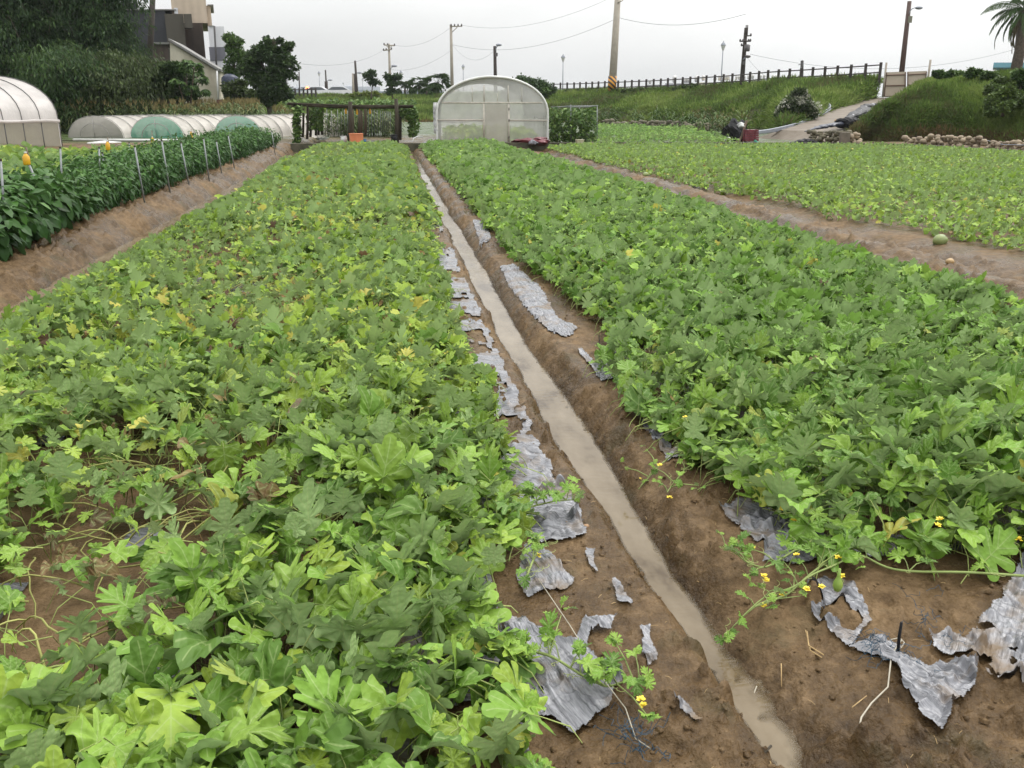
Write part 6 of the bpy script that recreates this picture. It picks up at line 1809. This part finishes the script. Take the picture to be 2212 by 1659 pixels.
tag(MB().tube([at(*c5(1480, 1120), 36.3), at(*c5(1520, 1150), 36.2), at(*c5(1575, 1165), 36.1)], .05, 6).build('teal_netting', GREEN, None, True), 'strand of teal netting on the ground right of the red crate', 'netting')
# tarps along the ramp's right edge
def rollpts(name, label, cat, pts, r_, mat, seed):
    P = np.array([at(*g7(x, y), D) for x, y, D in pts]); u = np.linspace(0, 1, 24); t0 = np.linspace(0, 1, len(P))
    Q = np.stack([np.interp(u, t0, P[:, d]) for d in range(3)], -1)
    Q[:, 2] += .05
    rr = np.interp(u, t0, r_) * .82 * (.6 + .8 * fbm(u * 14, u * 0 + seed, seed, 3))
    mb = MB().tube(Q, rr, 14)
    V = mb.v[0]; c = Q.repeat(14, 0); d = V - c
    V[:] = c + d * (.55 + .9 * fbm(V[:, 0] * 6 + V[:, 2] * 9, V[:, 1] * 6 - V[:, 2] * 7, seed, 3))[:, None] * [1.5, 1.5, .8]
    return tag(mb.build(name, mat, None, False), label, cat)
STRT = streaked('striped_black_cloth', (.02, .02, .022), (.34, .34, .36), .62, .66, 2.2, .6, (2, 1.2, .5))
rollpts('black_film', 'flat run of black film along the foot of the ramp', 'film', [(-80, 1392, 35.5), (60, 1380, 35.6), (180, 1372, 35.8), (275, 1385, 35.6)], [.06, .14, .16, .08], BLKT, 1)
rollpts('dark_film', 'navy film strip trailing down the ramp edge', 'film', [(110, 1272, 39.5), (220, 1240, 40), (340, 1215, 40.5), (450, 1200, 41)], [.03, .08, .12, .12], simple('navy_film', (.025, .03, .05), None, 4, .4), 2)
rollpts('black_roll', 'stout roll of black sheeting halfway up the ramp edge', 'roll', [(455, 1205, 41), (520, 1185, 41.3), (600, 1190, 41.4), (645, 1200, 41.2)], [.26, .30, .26, .14], BLKT, 3)
rollpts('striped_tarp', 'black and white striped cloth crumpled along the ramp edge', 'tarp', [(520, 1150, 42), (600, 1110, 43), (680, 1085, 44), (770, 1075, 45), (850, 1050, 46)], [.14, .24, .30, .26, .14], STRT, 4)
rollpts('striped_tarp', 'upper black cloth fold with white edge above the striped heap', 'tarp', [(615, 1080, 44.5), (690, 1035, 45.5), (760, 1025, 46), (845, 1042, 46)], [.08, .18, .2, .06], STRT, 5)
rollpts('grey_cloth', 'dark grey cloth trailing to the ramp top beside tan earth', 'cloth', [(860, 1050, 47), (900, 1020, 48.5), (940, 1000, 50), (985, 975, 52)], [.14, .18, .16, .08], simple('slate_cloth', (.05, .055, .055), None, 5, .8), 6)
crumple('earth_heap', 'small tan heap of earth at the upper end of the grey cloth', 'soil', 2000 * .857 + 1010 / 3.807 * .857, 990 / 3.807 * .857, 8, 5, 52, simple('tan_earth', (.30, .19, .09), (.22, .14, .07), 5, .9), 31)
crumple('earth_heap', 'tan earth patch beside the stout black roll', 'soil', 2000 * .857 + 435 / 3.807 * .857, 1160 / 3.807 * .857, 11, 4, 42.5, simple('tan_earth_low', (.28, .18, .09), (.2, .13, .07), 5, .9), 32)
COB = simple('river_cobble', (.34, .27, .19), (.17, .13, .09), 2.2, .75, bs=.2, lo=.35, hi=.65)
DKC = simple('mossy_cobble', (.16, .14, .09), (.07, .065, .045), 2.2, .85, bs=.2)
def cobbles(name, label, path, rows_, size, mat, seed, hfun=None):
    R = np.random.default_rng(seed)
    P = np.array([at(*p) for p in path]); P[:, 2] = np.array([p[2] for p in P])
    seg = np.concatenate([[0], np.cumsum(np.linalg.norm(np.diff(P, axis=0), axis=1))])
    root = MB()
    for r_ in range(rows_):
        s = R.uniform(0, size)
        while s < seg[-1]:
            q = np.array([np.interp(s, seg, P[:, d]) for d in range(3)])
            sz = size * R.uniform(.55, 1.25)
            if r_ < rows_ * (.45 + .75 * fbm(np.array([s * .55]), np.array([seed * 1.0]), seed, 2)[0]):
                root.blob(q + [R.normal(0, .05), R.normal(0, .06) + r_ * size * .18, r_ * size * .52 + sz * .3], (sz * .62, sz * .5, sz * .42), int(R.integers(0, 99)), .18, 9, 6, rz=R.normal(0, .4))
            s += sz * 1.02
    return tag(root.build(name, mat, None, True), label, 'stone wall')
cobbles('cobble_wall', 'pale cobble edging along the foot of the right mound', [(1948, 318, 33.0), (2010, 321, 32.2), (2080, 324, 31.2), (2150, 328, 30.3), (2212, 332, 29.4), (2320, 341, 28)], 5, .17, COB, 131)
cobbles('cobble_wall', 'mossy dry stone wall holding the lower ramp edge', [(1748, 309, 36), (1790, 309, 35.4), (1850, 311, 34.6)], 5, .17, DKC, 132)
cobbles('cobble_wall', 'low far cobble edging behind the maize clumps', [(1300, 274, 58), (1400, 277, 54), (1480, 281, 50.5), (1545, 285, 47.5)], 3, .26, DKC, 133)
cobbles('cobble_wall', 'pale stones piled at the end of the ramp wall', [(1832, 311, 34.3), (1848, 311, 34.2), (1858, 311, 34.1)], 4, .19, COB, 134)
tag(MB().box(at(1824, 303, 34.2), (.30, .3, .55), -YAW).build('stone_post', simple('old_stone', (.17, .14, .11), (.1, .085, .065), 4, .9)), 'short squared stone post in the ramp wall', 'post')
tag(MB().tube([at(1890, 316, 33), at(1902, 318, 32.8)], .05, 8).build('white_pipe', WHITEP, None, True), 'short white pipe stub at the foot of the mound', 'pipe')
tag(MB().tube([at(1330, 316, 33), at(1348, 311.5, 32.9), at(1375, 312, 32.8), at(1405, 318, 32.6)], .035, 6).build('hose', WOODS, None, True), 'curved tan hose resting over the concrete wall', 'hose')
tag(MB().tube([at(2120, 300, 31), at(2165, 312, 30), at(2230, 314, 29)], .012, 4).build('cord', PALEP, None, True), 'pale cord running over the brown grass of the mound', 'cord')
"""END5"""

# ------------------------------------------------------------------ small things in the foreground
FLW = simple('yellow_petal', (.72, .60, .06), (.70, .52, .03), 20, .5, bs=0)
FRUIT = simple('young_melon_skin', (.26, .36, .07), (.17, .27, .05), 40, .3, bs=0, stretch=(1, 1, .1))
def flower(mb, c, r, R):
    n = 5; az = R.uniform(0, 6.28) + np.arange(n) * 2 * math.pi / n
    scatter(mb, diamond_template(.42, .1), np.tile(c, (n, 1)), az, R.normal(.45, .2, n), np.zeros(n), r * np.ones(n), np.tile((.7, .5, .02), (n, 1)))
def vine(label, path, nleaf, lsize, seed, flowers=(), fruit=None, up=.05, cols=PAL['right'], branch=True, r0=.0048):
    """creeping shoot: path of picture points on the ground"""
    R = np.random.default_rng(seed)
    P = np.array([on_ground(*p) for p in path])
    P[:, 2] = np.maximum(ground_h(P[:, 0], P[:, 1]), WATER + .01) + up + .02 * np.sin(np.arange(len(P)) * 1.7)
    t0 = np.linspace(0, 1, len(P)); u = np.linspace(0, 1, 40)
    Q = np.stack([np.interp(u, t0, P[:, d]) for d in range(3)], -1)
    for _ in range(4): Q[1:-1] = (Q[:-2] + Q[1:-1] * 2 + Q[2:]) / 4
    root = thing('melon_vine', Q[0], label, 'melon vine')
    st = MB().tube(Q, np.linspace(r0, r0 * .45, len(Q)), 6, tint=(.24, .30, .10))
    lf = MB(); fl = MB()
    ks = np.linspace(.06, .97, nleaf)
    for q in ks:
        p = np.array([np.interp(q, u, Q[:, d]) for d in range(3)])
        a = R.uniform(0, 6.28); ln = lsize * R.uniform(.4, .9)
        e = p + [math.cos(a) * ln * .6, math.sin(a) * ln * .6, ln * .8]
        st.tube([p, p * .5 + e * .5 + [0, 0, ln * .15], e], [.0024, .002, .0014], 4, tint=(.26, .32, .12), cap=False)
        s = lsize * R.uniform(.6, 1.15) * (1 - .35 * q)
        scatter(lf, TEMPL['near'][int(R.choice([0, 2, 2]))], np.array([e]), np.array([a + R.normal(0, .3)]), np.array([R.normal(.15, .4)]), np.array([R.normal(0, .4)]), [s], cols[R.integers(0, len(cols), 1)], np.array([R.uniform(.6, 1.6)]))
        if R.random() < .55:                              # curled tendril
            m = 14; v = np.linspace(0, 1, m); a2 = a + 2.2
            ct = np.stack([p[0] + math.cos(a2) * .07 * v + .010 * np.cos(v * 14) * v, p[1] + math.sin(a2) * .07 * v + .010 * np.sin(v * 14) * v, p[2] + .03 * v], -1)
            st.tube(ct, .0011, 3, tint=(.36, .40, .15), cap=False)
        if branch and R.random() < .4:
            b = p + [R.normal(0, .07), R.normal(0, .07), .03]
            st.tube([p, (p + b) / 2 + [0, 0, .01], b], [.003, .0025, .0015], 4, tint=(.24, .3, .1), cap=False)
            for _ in range(3):
                scatter(lf, TEMPL['near'][2], np.array([b + R.normal(0, .012, 3)]), R.uniform(0, 6.28, 1), R.normal(.5, .4, 1), R.normal(0, .4, 1), [lsize * .5], cols[R.integers(0, len(cols), 1)])
    st.build('stem', STEM, root, True)
    lf.build('leaves', MELON, root, True)
    for (px, py, z) in flowers:
        f = MB(); c = on_ground(px, py); c = on_ground(px, py, float(max(ground_h(c[0], c[1]), WATER)) + z)
        flower(f, c, .015, R); flower(f, c + [0.004, 0.003, .003], .010, R)
        f.build('flower', FLW, root)
    if fruit:
        px, py = fruit; c = on_ground(px, py, .05)
        MB().tube_prof(c, [(.003, -.0), (.012, .006), (.0165, .022), (.015, .036), (.008, .05), (.006, .058), (.004, .085)], 12, None).build('fruit', FRUIT, root, True)
    return root
vine('long creeping vine with a small pear shaped melon and yellow flowers at the right', [(2212, 1270), (2080, 1272), (1960, 1268), (1900, 1250), (1850, 1232), (1800, 1262), (1750, 1275), (1705, 1295), (1660, 1312), (1605, 1330), (1570, 1345)], 7, .07, 301, [(1742, 1273, .05), (1775, 1268, .05), (1690, 1285, .04), (1818, 1245, .06)], (1808, 1278), .06)
vine('arching vine tip with curled tendrils reaching toward the channel', [(1800, 1190), (1740, 1215), (1700, 1235), (1650, 1258), (1610, 1258), (1585, 1240), (1560, 1212)], 11, .07, 302, [(1650, 1245, .05), (1655, 1255, .05), (1720, 1200, .07)], None, .06)
vine('vine tip dipping toward the water below the creeping vine', [(1840, 1225), (1780, 1250), (1740, 1268), (1700, 1290), (1640, 1312), (1600, 1330), (1558, 1352)], 8, .06, 303, [(1650, 1310, .03)], None, .04)
vine('leafy trailing vine with a yellow flower at the bottom centre', [(1120, 1435), (1190, 1462), (1260, 1490), (1310, 1502), (1350, 1510), (1385, 1520)], 15, .085, 304, [(1384, 1512, .06), (1388, 1525, .05)], None, .05, PAL['right'])
vine('short pale vine tip with flower buds on the left mud bank', [(1130, 1300), (1150, 1260), (1160, 1225), (1165, 1195)], 10, .06, 305, [(1162, 1200, .06)], None, .06)
vine('thin vine with one yellow flower on the mud below the right leaf edge', [(1520, 1015), (1480, 1040), (1455, 1060), (1440, 1078)], 7, .05, 306, [(1446, 1075, .03)], None, .03)
vine('short flowering vine tip creeping over the right channel edge', [(1500, 985), (1455, 1005), (1420, 1022), (1380, 1035)], 7, .05, 307, [(1380, 1036, .03), (1425, 1005, .04)], None, .03)
vine('young vine shoot hanging over the left bank edge', [(1100, 1150), (1150, 1140), (1200, 1128), (1240, 1120)], 9, .10, 308, (), None, .07)
for i, (px, py, z) in enumerate(((2025, 1135, .2), (2030, 1122, .21), (2200, 1165, .12), (1480, 902, .2), (1715, 1125, .12), (1690, 1100, .12), (1625, 1185, .07), (1810, 1205, .09))):
    R = np.random.default_rng(400 + i); c = on_ground(px, py, z); f = MB(); flower(f, c, .016, R); flower(f, c + [.004, .003, .003], .010, R)
    tag(f.build('melon_flower', FLW), 'yellow melon flower among the leaves at the near edge of the right bed', 'flower', 'yellow flowers of the right bed')
# netting strings
NETB = simple('blue_net_thread', (.018, .06, .10), (.012, .04, .07), 30, .6, bs=0); STRG = simple('pale_string', (.42, .38, .30), None, 30, .7, bs=0)
def threads(name, label, pix, n, spread, ln, seed, r_=.0012, mat=NETB, z=.02):
    R = np.random.default_rng(seed); mb = MB()
    P = np.array([on_ground(*p) for p in pix])
    for k in range(n):
        s = R.random() * (len(P) - 1); i = int(s); c = P[i] * (1 - (s - i)) + P[i + 1] * (s - i) + R.normal(0, spread, 3) * [1, 1, 0]
        a = R.uniform(0, 6.28); pts = []
        for q in range(9):
            pts.append((c[0], c[1], float(ground_h(c[0], c[1])) + z + R.uniform(0, .02)))
            a += R.normal(0, .9); c = c + np.array([math.cos(a), math.sin(a), 0]) * ln / 9
        mb.tube(pts, r_, 3, cap=False)
    return tag(mb.build(name, mat), label, 'netting')
threads('net_tangle', 'tangle of blue netting threads around the black stick', [(1880, 1395), (1920, 1400), (1960, 1395)], 26, .03, .14, 501, .0009)
threads('net_tangle', 'dark teal netting tangle at the bottom edge of the mud', [(1340, 1570), (1365, 1610), (1400, 1640)], 26, .018, .12, 502, .0009)
threads('net_tangle', 'loose blue threads trailing over the wet soil below the fruit vine', [(1960, 1300), (2010, 1290), (2015, 1340), (2000, 1370)], 14, .03, .12, 503, .0009)
def stick(name, label, cat, pix, z, r_, mat, n=6):
    P = [on_ground(px, py) for px, py in pix]
    Q = [np.array([p[0], p[1], float(ground_h(p[0], p[1])) + zz]) for p, zz in zip(P, z)]
    return tag(MB().tube(Q, r_, n).build(name, mat, None, True), label, cat)
STRAW = simple('dry_straw', (.42, .30, .14), (.28, .18, .08), 20, .8, bs=0)
b = on_ground(1942, 1405); tag(MB().tube([b - [0, 0, .05], b + [-.006, 0, .05], b + [-.012, -.01, .105]], [.005, .0048, .004], 6).build('black_stick', BLKT, None, True), 'short black stick standing in the mud beside the film patch', 'stick')
b = on_ground(1296, 768); tag(MB().tube([b - [0, 0, .05], b + [-.01, 0, .14]], .004, 5).build('thin_stick', DARKW, None, True), 'thin dark stick poking up through the notched film', 'stick')
b = on_ground(1660, 1612); 
b = on_ground(1660, 1620)
stick('twig', 'short brown twig sticking up beside the dark teal tangle', 'twig', [(1653, 1605), (1670, 1565)], [.0, .05], .004, DARKW)
tag(MB().tube([on_ground(1653, 1660) * [1, 1, 0]] + [on_ground(1653, 1650)], .003, 5).build('pale_string', STRG), 'pale string end at the very bottom edge', 'string') if False else None
stick('pale_string', 'long pale string curling down from the blue tangle', 'string', [(1948, 1380), (1925, 1420), (1920, 1470), (1885, 1500), (1862, 1540), (1858, 1555)], [.03, .025, .02, .015, .012, .012], .0024, STRG)
stick('pale_string', 'pale string stretched over the left mud to the teal tangle', 'string', [(1162, 1268), (1230, 1395), (1300, 1500), (1350, 1560), (1372, 1615), (1405, 1632)], [.03, .05, .06, .04, .03, .02], .0018, STRG)
stick('white_ring', 'thin white wire loop around the black stick', 'wire', [(1925, 1372), (1945, 1365), (1955, 1378), (1948, 1392), (1935, 1390)], [.02, .02, .02, .02, .02], .0018, STRG)
stick('straw', 'bent double straw on the right mud slope above the film flaps', 'straw', [(1745, 1350), (1748, 1385), (1780, 1408)], [.02, .03, .02], .0022, STRAW)
stick('straw', 'bent straw lying just beside the double straw', 'straw', [(1742, 1345), (1752, 1392), (1776, 1412)], [.02, .025, .02], .0018, STRAW)
stick('straw', 'short straw standing in the mud below the bent straws', 'straw', [(1693, 1438), (1690, 1410)], [.01, .03], .0018, STRAW)
stick('straw', 'curled pale straw at the water edge', 'straw', [(1608, 1415), (1613, 1425), (1616, 1432)], [.015, .02, .012], .0022, STRG)
stick('straw', 'pale straw bit right of the curled straw', 'straw', [(1632, 1440), (1640, 1425)], [.012, .018], .002, STRG)
stick('twig', 'thin pale twig on the mud left of the fruit vine', 'twig', [(1840, 1290), (1880, 1245)], [.02, .04], .0016, STRAW) if False else None
stick('twig', 'slender tan twig lying on the mud below the vine tips', 'twig', [(1845 - 2, 1510), (1875, 1480)], [.012, .015], .0016, STRAW)
def stone(name, label, cat, px, py, r_, mat, seed, flat=.8):
    c = on_ground(px, py); c[2] = float(ground_h(c[0], c[1])) + r_ * .4
    return tag(MB().blob(c, (r_, r_ * .9, r_ * flat), seed, .08, 16, 10).build(name, mat, None, True), label, cat)
stone('pebble', 'round tan pebble on the left mud bank', 'stone', 1266, 1138, .013, simple('tan_pebble', (.36, .22, .12), (.28, .17, .09), 30, .6, bs=.1), 1)
MELN = simple('pale_melon', (.24, .28, .10), (.15, .19, .07), 9, .4, bs=0, stretch=(1, 1, 3))
stone('melon', 'pale green melon at the edge of the far right bed', 'melon', 2030, 527, .085, MELN, 2, .85)
stone('melon', 'small tan melon lying in the bare right furrow', 'melon', 2052, 564, .045, simple('tan_melon', (.40, .27, .13), None, 9, .5, bs=0), 3)
stone('melon', 'little pale melon far up the right furrow', 'melon', 1395, 378, .07, MELN, 4)
stone('melon', 'pale melon in the middle of the far right bed', 'melon', 1905, 431, .08, MELN, 5)
# withered tufts of straw in the left bed
for i, (px, py, w_, h_, lab) in enumerate(((620, 740, .10, .22, 'upright dry straw tuft in the middle of the left bed'), (635, 815, .08, .17, 'smaller dry straw tuft just nearer than the upright one'), (545, 985, .16, .16, 'broad orange dry straw tuft by the bare patch'), (520, 1130, .16, .12, 'low tangled dry straw beside the bare vines'), (290, 1560, .18, .10, 'flattened straw bundle in the near left corner'), (640, 660, .07, .2, 'slim dry straw tuft farther up the left bed'), (430, 1000, .12, .12, 'brown withered stalks left of the orange tuft'))):
    R = np.random.default_rng(600 + i); c = on_ground(px, py, .03); m = MB()
    for k in range(60):
        a = R.uniform(0, 6.28); b = c + [R.normal(0, w_ * .35), R.normal(0, w_ * .35), 0]
        e = b + [math.cos(a) * w_ * R.uniform(.1, .9), math.sin(a) * w_ * R.uniform(.1, .9), h_ * R.uniform(.4, 1.2)]
        m.tube([b, b * .5 + e * .5 + [0, 0, h_ * .12], e], [.0018, .0016, .0008], 3, cap=False)
    tag(m.build('straw_tuft', STRAW), lab, 'dry straw')
stick('dead_leaf', 'small dark debris in the water of the near channel', 'debris', [(1650, 1545), (1675, 1552)], [.06, .06], .010, BLKT, 5) if False else None

# crumbs of soil and plant bits on the bare mud
R = np.random.default_rng(700); mb = MB()
n = 5200
T = 1.5 + 6.5 * R.random(n) ** 1.7; X = R.uniform(.35, 2.6, n)
gh = ground_h(X, T)
cz = fbm(X * 2.6, T * 2.6, 55, 3)
ok = (gh > WATER + .012) & ((X < 1.9) | (T < 2.9)) & (cz + R.normal(0, .06, n) > .47)
oct_v = np.array([[1, 0, 0], [0, 1, 0], [-1, 0, 0], [0, -1, 0], [0, 0, .8], [0, 0, -.6], [.6, .6, .45], [-.6, .6, .45], [-.6, -.6, .45], [.6, -.6, .45]], float)
oct_f = np.array([[4, 6, 7], [4, 7, 8], [4, 8, 9], [4, 9, 6], [6, 0, 1], [6, 1, 7], [7, 1, 2], [7, 2, 8], [8, 2, 3], [8, 3, 9], [9, 3, 0], [6, 9, 0]])
for x, t_, z in zip(X[ok], T[ok], gh[ok]):
    r_ = .0022 + .010 * R.random() ** 4
    mb.add(oct_v * (1 + R.normal(0, .22, (10, 1))) * r_ * [R.uniform(.8, 1.4), R.uniform(.8, 1.4), R.uniform(.6, 1)] + [x, t_, z + r_ * .25], oct_f, (0, 0, 0))
tag(mb.build('dirt', MUD, None, True), 'loose crumbs of wet soil scattered on the bare banks', 'soil', kind='stuff')
mb = MB()
for k in range(260):
    t_ = 1.6 + 5 * R.random() ** 1.5; x = R.uniform(.4, 2.2)
    z = float(ground_h(x, t_))
    if z < WATER + .01 or (x > 1.7 and t_ > 2.9): continue
    a = R.uniform(0, 6.28); l_ = R.uniform(.008, .035); d = np.array([math.cos(a), math.sin(a), R.normal(0, .15)]) * l_
    p = np.array([x, t_, z + .004])
    mb.tube([p, p + d * .5 + [0, 0, .003], p + d], R.uniform(.0006, .0013), 3, cap=False)
tag(mb.build('debris', STRAW, None, False), 'tiny bits of straw and dry stalk strewn on the mud', 'debris', kind='stuff')

# ------------------------------------------------------------------ damp air
hm = bpy.data.materials.new('haze'); hm.use_nodes = True
ht = hm.node_tree; ht.nodes.clear()
hv = N(ht, 'ShaderNodeVolumePrincipled'); setin(hv, Density=.0002, Anisotropy=0.2); hv.inputs['Color'].default_value = (.93, .96, 1, 1)
ho = N(ht, 'ShaderNodeOutputMaterial'); L(ht, hv.outputs[0], ho.inputs['Volume'])
tag(MB().box((0, 525, 11), (1840, 1260, 30)).build('haze', hm), 'thin damp haze over the whole field', 'haze', kind='stuff')
